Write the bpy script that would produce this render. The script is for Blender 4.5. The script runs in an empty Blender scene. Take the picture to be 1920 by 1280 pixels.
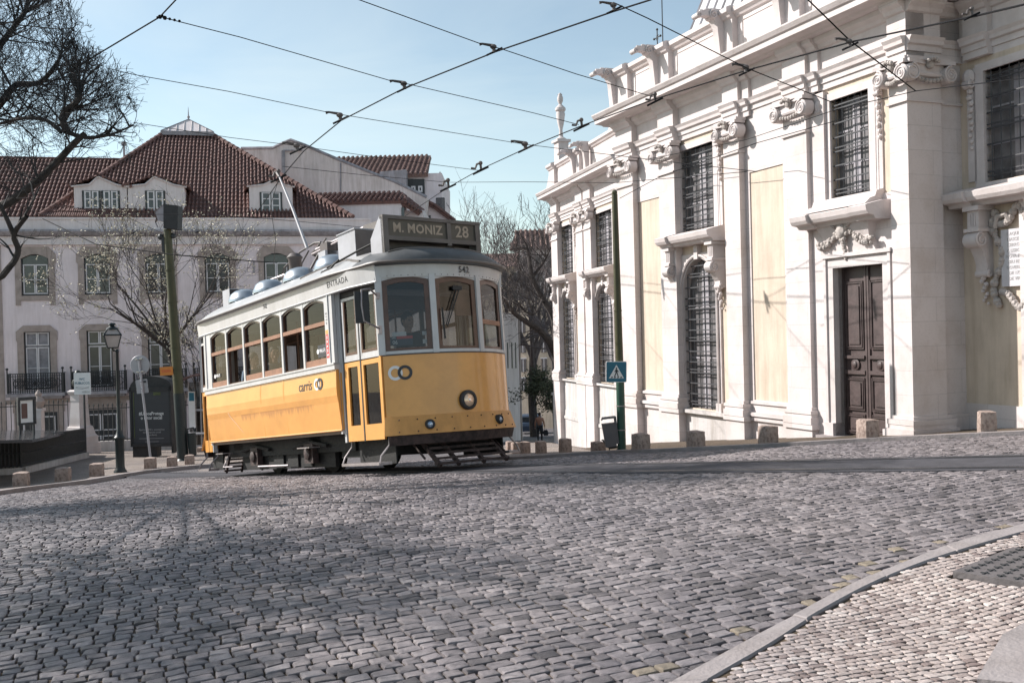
import bpy, math, random
import numpy as np
from mathutils import Vector, Matrix
random.seed(7)
R_ = math.radians
sc = bpy.context.scene
COL = sc.collection
# ---------------------------------------------------------------- camera geometry
FPX = 1867.0
PIT, ROL = 0.0096, 0.025
cF = Vector((0, math.cos(PIT), -math.sin(PIT)))
cZ = Vector((0, math.sin(PIT), math.cos(PIT)))
cX = Vector((1, 0, 0))
cR = cX*math.cos(ROL) - cZ*math.sin(ROL)
cU = cX*math.sin(ROL) + cZ*math.cos(ROL)
def ray(px, py):
    d = cF + cR*((px-960)/FPX) + cU*((640-py)/FPX)
    return d/d.y
def P(px, py, D):
    return ray(px, py)*D
def proj(p):
    p = Vector(p); k = p.dot(cF)
    return (960+FPX*p.dot(cR)/k, 640-FPX*p.dot(cU)/k)
def sst(a, b, x):
    t = max(0., min(1., (x-a)/(b-a))); return t*t*(3-2*t)
def gz(x, y):
    b = .05*(1-sst(25, 45, y))
    xx = max(-14, min(14, x))
    t = (y-12.5)/2
    s = .2*(t if t > 30 else math.log(1+math.exp(t)))
    if y > 60: s = 4.75+(y-60)*.075
    return -1.8+b*xx-s
def gzv(x, y):
    t = np.clip((y-25)/20, 0, 1); b = .05*(1-t*t*(3-2*t))
    return -1.8+b*np.clip(x, -14, 14)-np.where(y > 60, 4.75+(y-60)*.075, .2*np.logaddexp(0, (y-12.5)/2))
def G(px, py):
    r = ray(px, py); a, c = 1., 200.
    n = 1.
    D = 3.
    while D < 160:
        if r.z*D < gz(r.x*D, D): break
        D += .25
    lo, hi = D-.25, D
    for _ in range(30):
        m = (lo+hi)/2
        if r.z*m < gz(r.x*m, m): hi = m
        else: lo = m
    return Vector((r.x*hi, hi, gz(r.x*hi, hi)))
def lerp(a, b, t): return a+(b-a)*t
# ---------------------------------------------------------------- mesh builder
class MB:
    def __init__(s, T=None):
        s.v = []; s.f = []; s.m = []; s.s = []; s.T = T
    def add(s, vs, fs, m=0, sm=False):
        n = len(s.v)
        for p in vs:
            p = Vector(p)
            if s.T is not None: p = s.T @ p
            s.v.append(p)
        for f in fs:
            s.f.append([i+n for i in f]); s.m.append(m); s.s.append(sm)
        return s
    def box(s, x0, x1, y0, y1, z0, z1, m=0, T=None):
        vs = [(x, y, z) for x in (x0, x1) for y in (y0, y1) for z in (z0, z1)]
        if T is not None: vs = [T @ Vector(p) for p in vs]
        return s.add(vs, [(0, 1, 3, 2), (4, 6, 7, 5), (0, 4, 5, 1), (2, 3, 7, 6), (0, 2, 6, 4), (1, 5, 7, 3)], m)
    def prism(s, poly, ax, a0, a1, m=0, T=None, sm=False):
        """poly of (p,q); ax 'x': p=y q=z ; 'y': p=x q=z ; 'z': p=x q=y"""
        n = len(poly)
        def mk(p, q, a):
            v = {'x': (a, p, q), 'y': (p, a, q), 'z': (p, q, a)}[ax]
            return T @ Vector(v) if T is not None else v
        vs = [mk(p, q, a0) for p, q in poly]+[mk(p, q, a1) for p, q in poly]
        s.add(vs, [list(range(n))[::-1], list(range(n, 2*n))], m)
        k = len(s.v)-2*n
        for i in range(n):
            j = (i+1) % n
            s.f.append([k+i, k+j, k+n+j, k+n+i]); s.m.append(m); s.s.append(sm)
        return s
    def tube(s, pts, r, n=6, m=0, cap=True, closed=False):
        pts = [Vector(p) for p in pts]; k = len(pts)
        rs = r if isinstance(r, (list, tuple)) else [r]*k
        t0 = (pts[1]-pts[0]).normalized()
        up = Vector((0, 0, 1)) if abs(t0.z) < .9 else Vector((1, 0, 0))
        a = t0.cross(up).normalized(); vs = []
        for i in range(k):
            if closed: t = (pts[(i+1) % k]-pts[i-1])
            else: t = pts[min(i+1, k-1)]-pts[max(i-1, 0)]
            if t.length < 1e-9: t = t0.copy()
            t.normalize()
            a = (a-t*a.dot(t))
            if a.length < 1e-6: a = t.orthogonal()
            a.normalize(); b = t.cross(a)
            for j in range(n):
                g = 2*math.pi*j/n
                vs.append(pts[i]+(a*math.cos(g)+b*math.sin(g))*rs[i])
        fs = []
        for i in range(k if closed else k-1):
            i2 = (i+1) % k
            for j in range(n):
                j2 = (j+1) % n
                fs.append((i*n+j, i*n+j2, i2*n+j2, i2*n+j))
        if cap and not closed:
            fs.append(tuple(range(n))[::-1]); fs.append(tuple((k-1)*n+j for j in range(n)))
        return s.add(vs, fs, m, True)
    def loft(s, rings, m=0, closed=True, caps=True, sm=True, mf=None):
        n = len(rings[0]); vs = [p for r in rings for p in r]; fs = []
        base = len(s.v); s.add(vs, [])
        for i in range(len(rings)-1):
            for j in range(n if closed else n-1):
                j2 = (j+1) % n
                s.f.append([base+i*n+j, base+i*n+j2, base+(i+1)*n+j2, base+(i+1)*n+j])
                s.m.append(mf(i, j) if mf else m); s.s.append(sm)
        if caps:
            s.f.append([base+j for j in range(n)][::-1]); s.m.append(m); s.s.append(False)
            s.f.append([base+(len(rings)-1)*n+j for j in range(n)]); s.m.append(m); s.s.append(False)
        return s
    def lathe(s, prof, c=(0, 0, 0), n=16, m=0, T=None, sq=False):
        c = Vector(c); rings = []
        for r, z in prof:
            ring = []
            for j in range(n):
                g = 2*math.pi*(j+.5)/n
                p = Vector((math.cos(g)*r, math.sin(g)*r, z))
                if T is not None: p = T @ p
                ring.append(c+p)
            rings.append(ring)
        return s.loft(rings, m, sm=not sq)
    def ball(s, c, r, m=0, sc3=(1, 1, 1), n=8, T=None):
        k = max(4, n//2+1)
        prof = []
        rings = []
        c = Vector(c)
        for i in range(k+1):
            a = math.pi*i/k
            rr = max(math.sin(a), .02)
            rings.append([])
            for j in range(n):
                g = 2*math.pi*j/n
                p = Vector((math.cos(g)*rr*r*sc3[0], math.sin(g)*rr*r*sc3[1], -math.cos(a)*r*sc3[2]))
                if T is not None: p = T @ p
                rings[-1].append(c+p)
        return s.loft(rings, m)
    def build(s, name, mats, parent=None, ang=35):
        me = bpy.data.meshes.new(name)
        me.from_pydata([tuple(p) for p in s.v], [], s.f)
        if not isinstance(mats, (list, tuple)): mats = [mats]
        for m in mats: me.materials.append(m)
        me.polygons.foreach_set('material_index', s.m)
        me.polygons.foreach_set('use_smooth', s.s)
        me.update()
        import bmesh
        bm = bmesh.new(); bm.from_mesh(me)
        bmesh.ops.recalc_face_normals(bm, faces=bm.faces); bm.to_mesh(me); bm.free()
        if any(s.s): me.set_sharp_from_angle(angle=R_(ang))
        o = bpy.data.objects.new(name, me); COL.objects.link(o)
        if parent is not None: o.parent = parent
        return o
def tag(o, label=None, cat=None, group=None, kind=None):
    if label: o['label'] = label
    if cat: o['category'] = cat
    if group: o['group'] = group
    if kind: o['kind'] = kind
    return o
def thing(name, label, cat, M=None, group=None):
    o = bpy.data.objects.new(name, None); COL.objects.link(o)
    o.empty_display_size = .2
    if M is not None:
        if isinstance(M, Matrix): o.matrix_world = M
        else: o.location = M
    return tag(o, label, cat, group)
def dup(root, M, label=None):
    def cp(o, par):
        c = o.copy(); COL.objects.link(c)
        c.parent = par
        if par is not None: c.matrix_basis = o.matrix_basis.copy()
        for ch in list(o.children): cp(ch, c)
        return c
    kids = list(root.children)
    c = root.copy(); COL.objects.link(c)
    for ch in kids: cp(ch, c)
    if isinstance(M, Matrix): c.matrix_world = M
    else: c.location = M
    if label: c['label'] = label
    return c
def frame(o, x, z=(0, 0, 1)):
    """matrix with origin o, local x along x, z near z"""
    x = Vector(x).normalized(); z = Vector(z); y = z.cross(x).normalized(); z = x.cross(y)
    M = Matrix((x, y, z)).transposed().to_4x4(); M.translation = Vector(o); return M
def yawM(o, deg):
    M = Matrix.Rotation(R_(deg), 4, 'Z'); M.translation = Vector(o); return M
def text(name, s, size, mat, parent, M, ext=.002, cx='CENTER', space=1.0, bold=0, sx=1):
    cu = bpy.data.curves.new(name, 'FONT'); cu.body = s; cu.size = size; cu.align_x = cx; cu.align_y = 'CENTER'
    cu.extrude = ext; cu.space_character = space; cu.offset = bold; cu.resolution_u = 2
    t = bpy.data.objects.new(name+'_src', cu); COL.objects.link(t)
    dg = bpy.context.evaluated_depsgraph_get()
    me = bpy.data.meshes.new_from_object(t.evaluated_get(dg))
    bpy.data.objects.remove(t)
    o = bpy.data.objects.new(name, me); COL.objects.link(o)
    me.materials.clear(); me.materials.append(mat)
    me.transform(Matrix.Diagonal((sx, 1, 1, 1)))
    o.parent = parent; o.matrix_basis = M
    return o
# ---------------------------------------------------------------- materials
def newmat(name):
    m = bpy.data.materials.new(name); m.use_nodes = True
    nt = m.node_tree; b = nt.nodes['Principled BSDF']
    return m, nt, b
def N(nt, t, **k):
    n = nt.nodes.new(t)
    for a, v in k.items():
        if a in n.inputs: n.inputs[a].default_value = v
        else: setattr(n, a, v)
    return n
def L(nt, a, b): nt.links.new(a, b)
def rgb(*c):
    return tuple(c)+(1,) if len(c) == 3 else c
def ramp(nt, fac, stops):
    r = N(nt, 'ShaderNodeValToRGB'); e = r.color_ramp.elements
    while len(e) < len(stops): e.new(.5)
    for i, (p, c) in enumerate(stops):
        e[i].position = p; e[i].color = rgb(*c) if len(c) == 3 else c
    L(nt, fac, r.inputs[0]); return r.outputs[0]
def mat(name, c, rough=.6, metal=0., var=.12, scale=3., bump=.0, bscale=30., spec=.5, c2=None, stain=0., coat=0., streak=0.):
    m, nt, b = newmat(name)
    tc = N(nt, 'ShaderNodeTexCoord')
    n1 = N(nt, 'ShaderNodeTexNoise', Scale=scale, Detail=8., Roughness=.62); L(nt, tc.outputs['Object'], n1.inputs['Vector'])
    d = c2 or tuple(x*(1-var*2) for x in c)
    l = tuple(min(1, x*(1+var*.6)) for x in c)
    col = ramp(nt, n1.outputs[0], [(.32, d), (.55, c), (.75, l)])
    if stain or streak:
        mp = N(nt, 'ShaderNodeMapping'); L(nt, tc.outputs['Object'], mp.inputs[0]); mp.inputs['Scale'].default_value = (2.2, 2.2, .22) if streak else (.7, .7, .7)
        n2 = N(nt, 'ShaderNodeTexNoise', Scale=2.5, Detail=9., Roughness=.7); L(nt, mp.outputs[0], n2.inputs['Vector'])
        r2 = ramp(nt, n2.outputs[0], [(.42, (1, 1, 1)), (.72, tuple(1-max(stain, streak)*k for k in (1, 1.1, 1.25)))])
        mx = N(nt, 'ShaderNodeMix', data_type='RGBA', blend_type='MULTIPLY'); mx.inputs[0].default_value = 1
        L(nt, col, mx.inputs[6]); L(nt, r2, mx.inputs[7]); col = mx.outputs[2]
    L(nt, col, b.inputs['Base Color'])
    b.inputs['Roughness'].default_value = rough; b.inputs['Metallic'].default_value = metal
    b.inputs['Specular IOR Level'].default_value = spec; b.inputs['Coat Weight'].default_value = coat
    if bump:
        n3 = N(nt, 'ShaderNodeTexNoise', Scale=bscale, Detail=5.); L(nt, tc.outputs['Object'], n3.inputs['Vector'])
        bp = N(nt, 'ShaderNodeBump', Strength=bump, Distance=.02); L(nt, n3.outputs[0], bp.inputs['Height']); L(nt, bp.outputs[0], b.inputs['Normal'])
    return m
def blockmat(name, c, joint=.82, bw=1.1, bh=.42, rough=.75, stain=.12, c2=None):
    m, nt, b = newmat(name); tc = N(nt, 'ShaderNodeTexCoord')
    sp = N(nt, 'ShaderNodeSeparateXYZ'); L(nt, tc.outputs['Object'], sp.inputs[0])
    ad = N(nt, 'ShaderNodeMath', operation='ADD'); L(nt, sp.outputs[0], ad.inputs[0]); L(nt, sp.outputs[1], ad.inputs[1])
    cb = N(nt, 'ShaderNodeCombineXYZ'); L(nt, ad.outputs[0], cb.inputs[0]); L(nt, sp.outputs[2], cb.inputs[1])
    br = N(nt, 'ShaderNodeTexBrick', Scale=1.); L(nt, cb.outputs[0], br.inputs['Vector'])
    br.inputs['Brick Width'].default_value = bw; br.inputs['Row Height'].default_value = bh; br.inputs['Mortar Size'].default_value = .006
    br.inputs['Mortar Smooth'].default_value = .3
    br.inputs['Color1'].default_value = (1, 1, 1, 1); br.inputs['Color2'].default_value = (.95, .94, .93, 1); br.inputs['Mortar'].default_value = (joint, joint, joint, 1)
    n1 = N(nt, 'ShaderNodeTexNoise', Scale=1.3, Detail=10., Roughness=.65); L(nt, tc.outputs['Object'], n1.inputs['Vector'])
    d = c2 or (c[0]*(1-stain*1.3), c[1]*(1-stain*1.6), c[2]*(1-stain*1.9))
    col = ramp(nt, n1.outputs[0], [(.36, d), (.52, c), (.7, tuple(min(.9, x*1.05) for x in c))])
    n4 = N(nt, 'ShaderNodeTexNoise', Scale=22., Detail=6., Roughness=.7); L(nt, tc.outputs['Object'], n4.inputs['Vector'])
    sp4 = ramp(nt, n4.outputs[0], [(.3, (.86, .85, .84)), (.48, (1, 1, 1))])
    mx = N(nt, 'ShaderNodeMix', data_type='RGBA', blend_type='MULTIPLY'); mx.inputs[0].default_value = 1
    L(nt, col, mx.inputs[6]); L(nt, br.outputs[0], mx.inputs[7])
    mx2 = N(nt, 'ShaderNodeMix', data_type='RGBA', blend_type='MULTIPLY'); mx2.inputs[0].default_value = .8
    L(nt, mx.outputs[2], mx2.inputs[6]); L(nt, sp4, mx2.inputs[7])
    L(nt, mx2.outputs[2], b.inputs['Base Color']); b.inputs['Roughness'].default_value = rough
    bp = N(nt, 'ShaderNodeBump', Strength=.12, Distance=.01); L(nt, n4.outputs[0], bp.inputs['Height']); L(nt, bp.outputs[0], b.inputs['Normal'])
    return m
def glassmat(name, tint=(.62, .62, .60), base=.07, rough=.02):
    m = bpy.data.materials.new(name); m.use_nodes = True; nt = m.node_tree; nt.nodes.clear()
    o = N(nt, 'ShaderNodeOutputMaterial'); g = N(nt, 'ShaderNodeBsdfGlossy', Roughness=rough); t = N(nt, 'ShaderNodeBsdfTransparent')
    t.inputs[0].default_value = rgb(*tint); lw = N(nt, 'ShaderNodeLayerWeight', Blend=.5)
    pw = N(nt, 'ShaderNodeMath', operation='POWER'); L(nt, lw.outputs['Facing'], pw.inputs[0]); pw.inputs[1].default_value = 5.
    mr = N(nt, 'ShaderNodeMapRange'); mr.inputs[3].default_value = base*.5; mr.inputs[4].default_value = .7
    L(nt, pw.outputs[0], mr.inputs[0]); mx = N(nt, 'ShaderNodeMixShader')
    L(nt, mr.outputs[0], mx.inputs[0]); L(nt, t.outputs[0], mx.inputs[1]); L(nt, g.outputs[0], mx.inputs[2]); L(nt, mx.outputs[0], o.inputs[0])
    return m
def emis(name, c, s):
    m, nt, b = newmat(name); b.inputs['Base Color'].default_value = rgb(*c); b.inputs['Emission Color'].default_value = rgb(*c); b.inputs['Emission Strength'].default_value = s
    return m
def stonemat(name, stops, rough=.6, sp=18., bump=.5, lo=.75):
    """paving stones: one random tone per stone + speckle + bump"""
    m, nt, b = newmat(name); at = N(nt, 'ShaderNodeAttribute', attribute_name='tone')
    tc = N(nt, 'ShaderNodeTexCoord')
    n = N(nt, 'ShaderNodeTexNoise', Scale=sp, Detail=8., Roughness=.7); L(nt, tc.outputs['Object'], n.inputs['Vector'])
    col = ramp(nt, at.outputs['Fac'], stops)
    r = ramp(nt, n.outputs[0], [(.28, (lo*.8, lo*.8, lo*.8)), (.46, (.95, .95, .95)), (.6, (1.1, 1.1, 1.1)), (.75, (1.35, 1.33, 1.3))])
    nb = N(nt, 'ShaderNodeTexNoise', Scale=.5, Detail=4.); L(nt, tc.outputs['Object'], nb.inputs['Vector'])
    rb = ramp(nt, nb.outputs[0], [(.35, (.82, .82, .84)), (.65, (1.08, 1.06, 1.04))])
    mx = N(nt, 'ShaderNodeMix', data_type='RGBA', blend_type='MULTIPLY'); mx.inputs[0].default_value = 1
    L(nt, col, mx.inputs[6]); L(nt, r, mx.inputs[7])
    mx2 = N(nt, 'ShaderNodeMix', data_type='RGBA', blend_type='MULTIPLY'); mx2.inputs[0].default_value = 1
    L(nt, mx.outputs[2], mx2.inputs[6]); L(nt, rb, mx2.inputs[7])
    L(nt, mx2.outputs[2], b.inputs['Base Color']); b.inputs['Roughness'].default_value = rough
    b.inputs['Specular IOR Level'].default_value = .32
    n2 = N(nt, 'ShaderNodeTexNoise', Scale=42., Detail=7., Roughness=.8); L(nt, tc.outputs['Object'], n2.inputs['Vector'])
    bp = N(nt, 'ShaderNodeBump', Strength=bump, Distance=.02); L(nt, n2.outputs[0], bp.inputs['Height']); L(nt, bp.outputs[0], b.inputs['Normal'])
    return m
M = {}
M['stone'] = blockmat('church limestone', (.59, .535, .525), joint=.78, stain=.09)
M['stone_trim'] = mat('church trim stone', (.57, .515, .505), .75, var=.05, scale=2.5, bump=.2, bscale=25, stain=.16)
M['stone_low'] = mat('church lower render', (.54, .51, .50), .8, var=.08, scale=1.1, bump=.3, bscale=14, stain=.25, streak=.3)
M['cream'] = mat('cream plaster', (.58, .485, .395), .85, var=.06, scale=1.5, bump=.15, bscale=20, streak=.24)
M['carve'] = mat('carved stone', (.42, .375, .35), .8, var=.2, scale=9, bump=.4, bscale=40)
M['iron'] = mat('black iron', (.035, .037, .04), .5, var=.2, scale=8, bump=.1)
M['iron2'] = mat('grille iron', (.05, .05, .055), .6, var=.2, scale=8)
M['dglass'] = mat('dark window glass', (.045, .05, .055), .12, var=.3, scale=1.2, spec=.8)
M['cglass'] = mat('church window blind', (.15, .14, .145), .45, var=.35, scale=2.)
M['wood_dark'] = mat('dark door wood', (.075, .052, .05), .5, var=.2, scale=5, bump=.15, bscale=20)
M['roofmetal'] = mat('zinc roof', (.42, .42, .43), .45, var=.1, scale=2)
M['pink'] = mat('pale pink plaster', (.80, .70, .715), .85, var=.05, scale=.8, bump=.12, bscale=12, streak=.13)
M['pink2'] = mat('weathered pale plaster', (.74, .64, .62), .85, var=.08, scale=.6, bump=.12, bscale=12, streak=.3)
M['white'] = mat('white painted plaster', (.72, .65, .65), .8, var=.05, scale=1.2, streak=.15)
M['gutter'] = mat('grey gutter', (.36, .34, .37), .6, var=.15, scale=1.5, streak=.4)
M['beige'] = mat('beige window stone', (.40, .33, .30), .85, var=.12, scale=2.5, stain=.2)
M['wframe'] = mat('white window frame', (.68, .65, .66), .5, var=.04)
M['curtain'] = mat('window curtain', (.30, .29, .31), .8, var=.2, scale=3)
M['tile'] = mat('clay roof tile', (.175, .09, .077), .8, var=.25, scale=3.5, c2=(.08, .045, .04), bump=.3, bscale=10, stain=.2)
M['tile2'] = mat('faded clay roof tile', (.22, .135, .115), .8, var=.25, scale=2.2, bump=.3, bscale=10)
M['yellow'] = mat('yellow tram paint', (.74, .352, .088), .30, var=.04, scale=1.4, coat=.35, bump=.10, bscale=2.2, stain=.14)
M['yellow_d'] = mat('dull yellow paint', (.62, .30, .085), .5, var=.08, scale=3, streak=.18)
M['tramwhite'] = mat('white tram paint', (.55, .545, .55), .38, var=.05, scale=2.2, coat=.2, streak=.14)
M['tramroof'] = mat('white tram roof', (.40, .40, .40), .42, var=.12, scale=2., stain=.22, coat=.1)
M['roofgrey'] = mat('grey roof paint', (.075, .08, .085), .55, var=.12, scale=3, stain=.2)
M['boxgrey'] = mat('grey brown sign box paint', (.15, .13, .12), .5, var=.1, scale=3, stain=.2)
M['boxlight'] = mat('light grey box paint', (.42, .42, .45), .45, var=.06, scale=3, stain=.15)
M['dome'] = mat('polished steel dome', (.38, .42, .46), .28, metal=.75, var=.1, scale=3)
M['wood'] = mat('varnished window wood', (.10, .042, .025), .4, var=.2, scale=6, coat=.3)
M['wood_l'] = mat('light window wood', (.31, .155, .095), .5, var=.15, scale=6)
M['black'] = mat('black rubber', (.028, .027, .028), .6, var=.2, scale=5)
M['under'] = mat('dirty shade-darkened undercarriage', (.008, .007, .0065), .75, var=.3, scale=6, bump=.3)  # near-black base colour stands in for shade below the body
M['rust'] = mat('rusty bumper', (.05, .03, .027), .7, var=.4, scale=9, bump=.4)
M['steel'] = mat('worn steel', (.36, .32, .32), .42, metal=.6, var=.15, scale=6)
M['chrome'] = mat('bright metal', (.6, .6, .62), .22, metal=1, var=.05)
M['glass'] = glassmat('tram window glass')
M['glassf'] = glassmat('tram windscreen glass', (.52, .55, .56), .12)
M['glassd'] = glassmat('tram door glass', (.45, .45, .42), .12)
M['lamp'] = mat('warm headlight lens', (.85, .6, .42), .15, var=.15, scale=25, metal=.4)
M['lamp_c'] = mat('clear lamp lens', (.45, .55, .7), .12, var=.3, scale=40, metal=.5)
M['txt_k'] = mat('black lettering', (.04, .04, .045), .5, var=.02)
M['txt_w'] = mat('white lettering', (.75, .74, .74), .5, var=.02)
M['txt_g'] = mat('dull grey lettering', (.36, .35, .35), .5, var=.02)
M['txt_c'] = mat('roller blind lettering', (.40, .32, .25), .6, var=.06)
M['txt_r'] = mat('red lettering', (.62, .06, .06), .5, var=.02)
M['navy'] = mat('dark blue board', (.03, .05, .085), .5, var=.05)
M['blind'] = mat('roller blind', (.10, .085, .065), .5, var=.1)
M['inside'] = mat('tram interior wood', (.15, .09, .06), .5, var=.2, scale=3)
M['seatm'] = mat('tram seat leather', (.07, .05, .045), .5, var=.1)
M['green'] = mat('green pole paint', (.03, .085, .06), .45, var=.15, scale=4, streak=.2)
M['olive'] = mat('olive pole paint', (.062, .06, .022), .5, var=.12, scale=4, streak=.3)
M['dgreen'] = mat('dark green iron', (.012, .019, .02), .42, var=.15, scale=6)
M['teal'] = mat('blue sign enamel', (.012, .13, .20), .35, var=.03)
M['signw'] = mat('white sign enamel', (.78, .76, .75), .4, var=.03, stain=.06)
M['signgrey'] = mat('grey sign back', (.40, .39, .41), .5, metal=.2, var=.06)
M['orange'] = mat('orange sign', (.62, .22, .04), .5, var=.04)
M['lampglass'] = mat('frosted lantern glass', (.42, .38, .36), .25, var=.1, scale=3)
M['bollard'] = mat('bollard stone', (.36, .28, .24), .9, var=.25, scale=5, c2=(.16, .11, .09), bump=.6, bscale=22)
M['kerb'] = mat('limestone kerb', (.30, .265, .26), .85, var=.1, scale=3, bump=.4, bscale=40, stain=.2)
M['bark'] = mat('dark bark', (.045, .038, .035), .9, var=.3, scale=8, bump=.5)
M['bark2'] = mat('brown bark', (.062, .05, .046), .9, var=.3, scale=8, bump=.5)
M['twig'] = mat('twigs', (.15, .12, .115), .9, var=.2)
M['twigd'] = mat('dark twigs', (.035, .036, .038), .9, var=.2)
M['bud'] = mat('yellow buds', (.62, .56, .43), .8, var=.2)
M['leaf'] = mat('dark shrub leaf', (.06, .07, .03), .7, var=.4, scale=20)
M['wire'] = mat('overhead wire', (.02, .02, .022), .9, spec=.1, var=.1)
M['bracket'] = mat('wire hanger metal', (.10, .085, .08), .6, var=.2)
M['asphalt'] = mat('smooth track asphalt', (.085, .083, .092), .8, spec=.15, var=.12, scale=5, bump=.35, bscale=60, stain=.15)
M['rail'] = mat('tram rail steel', (.16, .16, .18), .32, metal=.8, var=.2)
M['moss'] = mat('mossy joint', (.085, .075, .025), .95, var=.4, scale=30, bump=.6)
M['statue'] = mat('bronze bust', (.045, .05, .045), .45, metal=.3, var=.2)
M['skin'] = mat('skin', (.45, .27, .2), .6, var=.04)
M['hair'] = mat('dark hair', (.03, .02, .018), .7, var=.1)
M['denim'] = mat('blue jacket', (.07, .11, .16), .8, var=.15)
M['darkcloth'] = mat('dark clothes', (.03, .03, .035), .85, var=.1)
M['tan'] = mat('tan vest', (.42, .22, .15), .8, var=.1, scale=8)
M['plaque'] = mat('marble plaque', (.52, .50, .52), .6, var=.06)
M['binm'] = mat('grey litter bin', (.13, .115, .115), .5, var=.08)
M['brown'] = mat('brown shelter roof', (.13, .065, .055), .5, var=.1)
M['manhole'] = mat('cast iron cover', (.13, .115, .115), .6, var=.15, scale=6, bump=.3)
M['brick'] = mat('poster green', (.10, .12, .04), .5, var=.3, scale=2)
M['cobble'] = stonemat('granite setts', [(0, (.095, .085, .088)), (.2, (.175, .156, .160)), (.75, (.24, .213, .218)), (.97, (.30, .27, .273)), (1, (.27, .225, .17))], rough=.5, lo=.62, bump=.75)
M['calcada'] = stonemat('limestone paving', [(0, (.20, .155, .145)), (.2, (.34, .285, .265)), (.8, (.45, .385, .36)), (1, (.54, .49, .46))], rough=.65)

def side_paint():
    m = M['yellow'].copy(); m.name = 'yellow side paint with drip stain'; nt = m.node_tree; b = nt.nodes['Principled BSDF']
    src = b.inputs['Base Color'].links[0].from_socket
    tc = N(nt, 'ShaderNodeTexCoord'); sp = N(nt, 'ShaderNodeSeparateXYZ'); L(nt, tc.outputs['Object'], sp.inputs[0])
    mp = N(nt, 'ShaderNodeMapping'); mp.inputs['Scale'].default_value = (6, 1, .9); L(nt, tc.outputs['Object'], mp.inputs[0])
    n = N(nt, 'ShaderNodeTexNoise', Scale=2.2, Detail=6., Roughness=.6); L(nt, mp.outputs[0], n.inputs['Vector'])
    band = N(nt, 'ShaderNodeMapRange'); L(nt, sp.outputs[2], band.inputs[0]); band.inputs[1].default_value = 1.02; band.inputs[2].default_value = 1.26
    top = N(nt, 'ShaderNodeMath', operation='LESS_THAN'); L(nt, sp.outputs[2], top.inputs[0]); top.inputs[1].default_value = 1.265
    xr = N(nt, 'ShaderNodeMapRange'); L(nt, sp.outputs[0], xr.inputs[0]); xr.inputs[1].default_value = -2.2; xr.inputs[2].default_value = -1.0
    xr2 = N(nt, 'ShaderNodeMapRange'); L(nt, sp.outputs[0], xr2.inputs[0]); xr2.inputs[1].default_value = 2.9; xr2.inputs[2].default_value = 1.6
    cur = band.outputs[0]
    for q in (top.outputs[0], xr.outputs[0], xr2.outputs[0]):
        mu = N(nt, 'ShaderNodeMath', operation='MULTIPLY'); L(nt, cur, mu.inputs[0]); L(nt, q, mu.inputs[1]); cur = mu.outputs[0]
    ad = N(nt, 'ShaderNodeMath', operation='MULTIPLY_ADD'); L(nt, cur, ad.inputs[0]); ad.inputs[1].default_value = .42; L(nt, n.outputs[0], ad.inputs[2])
    f = ramp(nt, ad.outputs[0], [(.72, (0, 0, 0)), (.88, (.55, .55, .55))])
    mx = N(nt, 'ShaderNodeMix', data_type='RGBA'); L(nt, f, mx.inputs[0]); L(nt, src, mx.inputs[6]); mx.inputs[7].default_value = (.36, .15, .05, 1)
    L(nt, mx.outputs[2], b.inputs['Base Color']); return m
M['yellow_side'] = side_paint()
SUN_E, SKY_E, SKY_SAT, EXPO = 4.6, .105, .78, .72
CLOUD = (6, 6.2, 6.4, 1); SKY_TINT = (.97, 1.02, .95, 1)
# ---------------------------------------------------------------- ground
def farcobble(name, c1, c2, mor, bw, bh, ang, rough=.55, bump=.8):
    m, nt, b = newmat(name); tc = N(nt, 'ShaderNodeTexCoord'); mp = N(nt, 'ShaderNodeMapping'); mp.inputs['Rotation'].default_value = (0, 0, ang)
    L(nt, tc.outputs['Object'], mp.inputs[0])
    nz = N(nt, 'ShaderNodeTexNoise', Scale=2.); L(nt, mp.outputs[0], nz.inputs['Vector'])
    va = N(nt, 'ShaderNodeVectorMath', operation='MULTIPLY_ADD'); L(nt, nz.outputs['Color'], va.inputs[0]); va.inputs[1].default_value = (.12, .12, 0); L(nt, mp.outputs[0], va.inputs[2])
    br = N(nt, 'ShaderNodeTexBrick', Scale=1.); L(nt, va.outputs[0], br.inputs['Vector'])
    br.inputs['Brick Width'].default_value = bw; br.inputs['Row Height'].default_value = bh; br.inputs['Mortar Size'].default_value = .012; br.inputs['Mortar Smooth'].default_value = .6
    br.inputs['Color1'].default_value = rgb(*c1); br.inputs['Color2'].default_value = rgb(*c2); br.inputs['Mortar'].default_value = rgb(*mor)
    nb = N(nt, 'ShaderNodeTexNoise', Scale=.6, Detail=6.); L(nt, tc.outputs['Object'], nb.inputs['Vector'])
    rb = ramp(nt, nb.outputs[0], [(.35, (.78, .78, .8)), (.65, (1.1, 1.08, 1.05))])
    mx = N(nt, 'ShaderNodeMix', data_type='RGBA', blend_type='MULTIPLY'); mx.inputs[0].default_value = 1
    L(nt, br.outputs[0], mx.inputs[6]); L(nt, rb, mx.inputs[7]); L(nt, mx.outputs[2], b.inputs['Base Color'])
    inv = N(nt, 'ShaderNodeMath', operation='SUBTRACT'); inv.inputs[0].default_value = 1; L(nt, br.outputs['Fac'], inv.inputs[1])
    bp = N(nt, 'ShaderNodeBump', Strength=bump, Distance=.02); L(nt, inv.outputs[0], bp.inputs['Height']); L(nt, bp.outputs[0], b.inputs['Normal'])
    b.inputs['Roughness'].default_value = rough; b.inputs['Specular IOR Level'].default_value = .2
    return m
M['road'] = farcobble('sett road', (.18, .17, .18), (.13, .122, .13), (.05, .04, .03), .15, .125, -.38, .8)
M['paving'] = farcobble('small limestone paving', (.36, .32, .30), (.30, .26, .245), (.13, .10, .07), .085, .075, .3, .75, .6)
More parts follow.
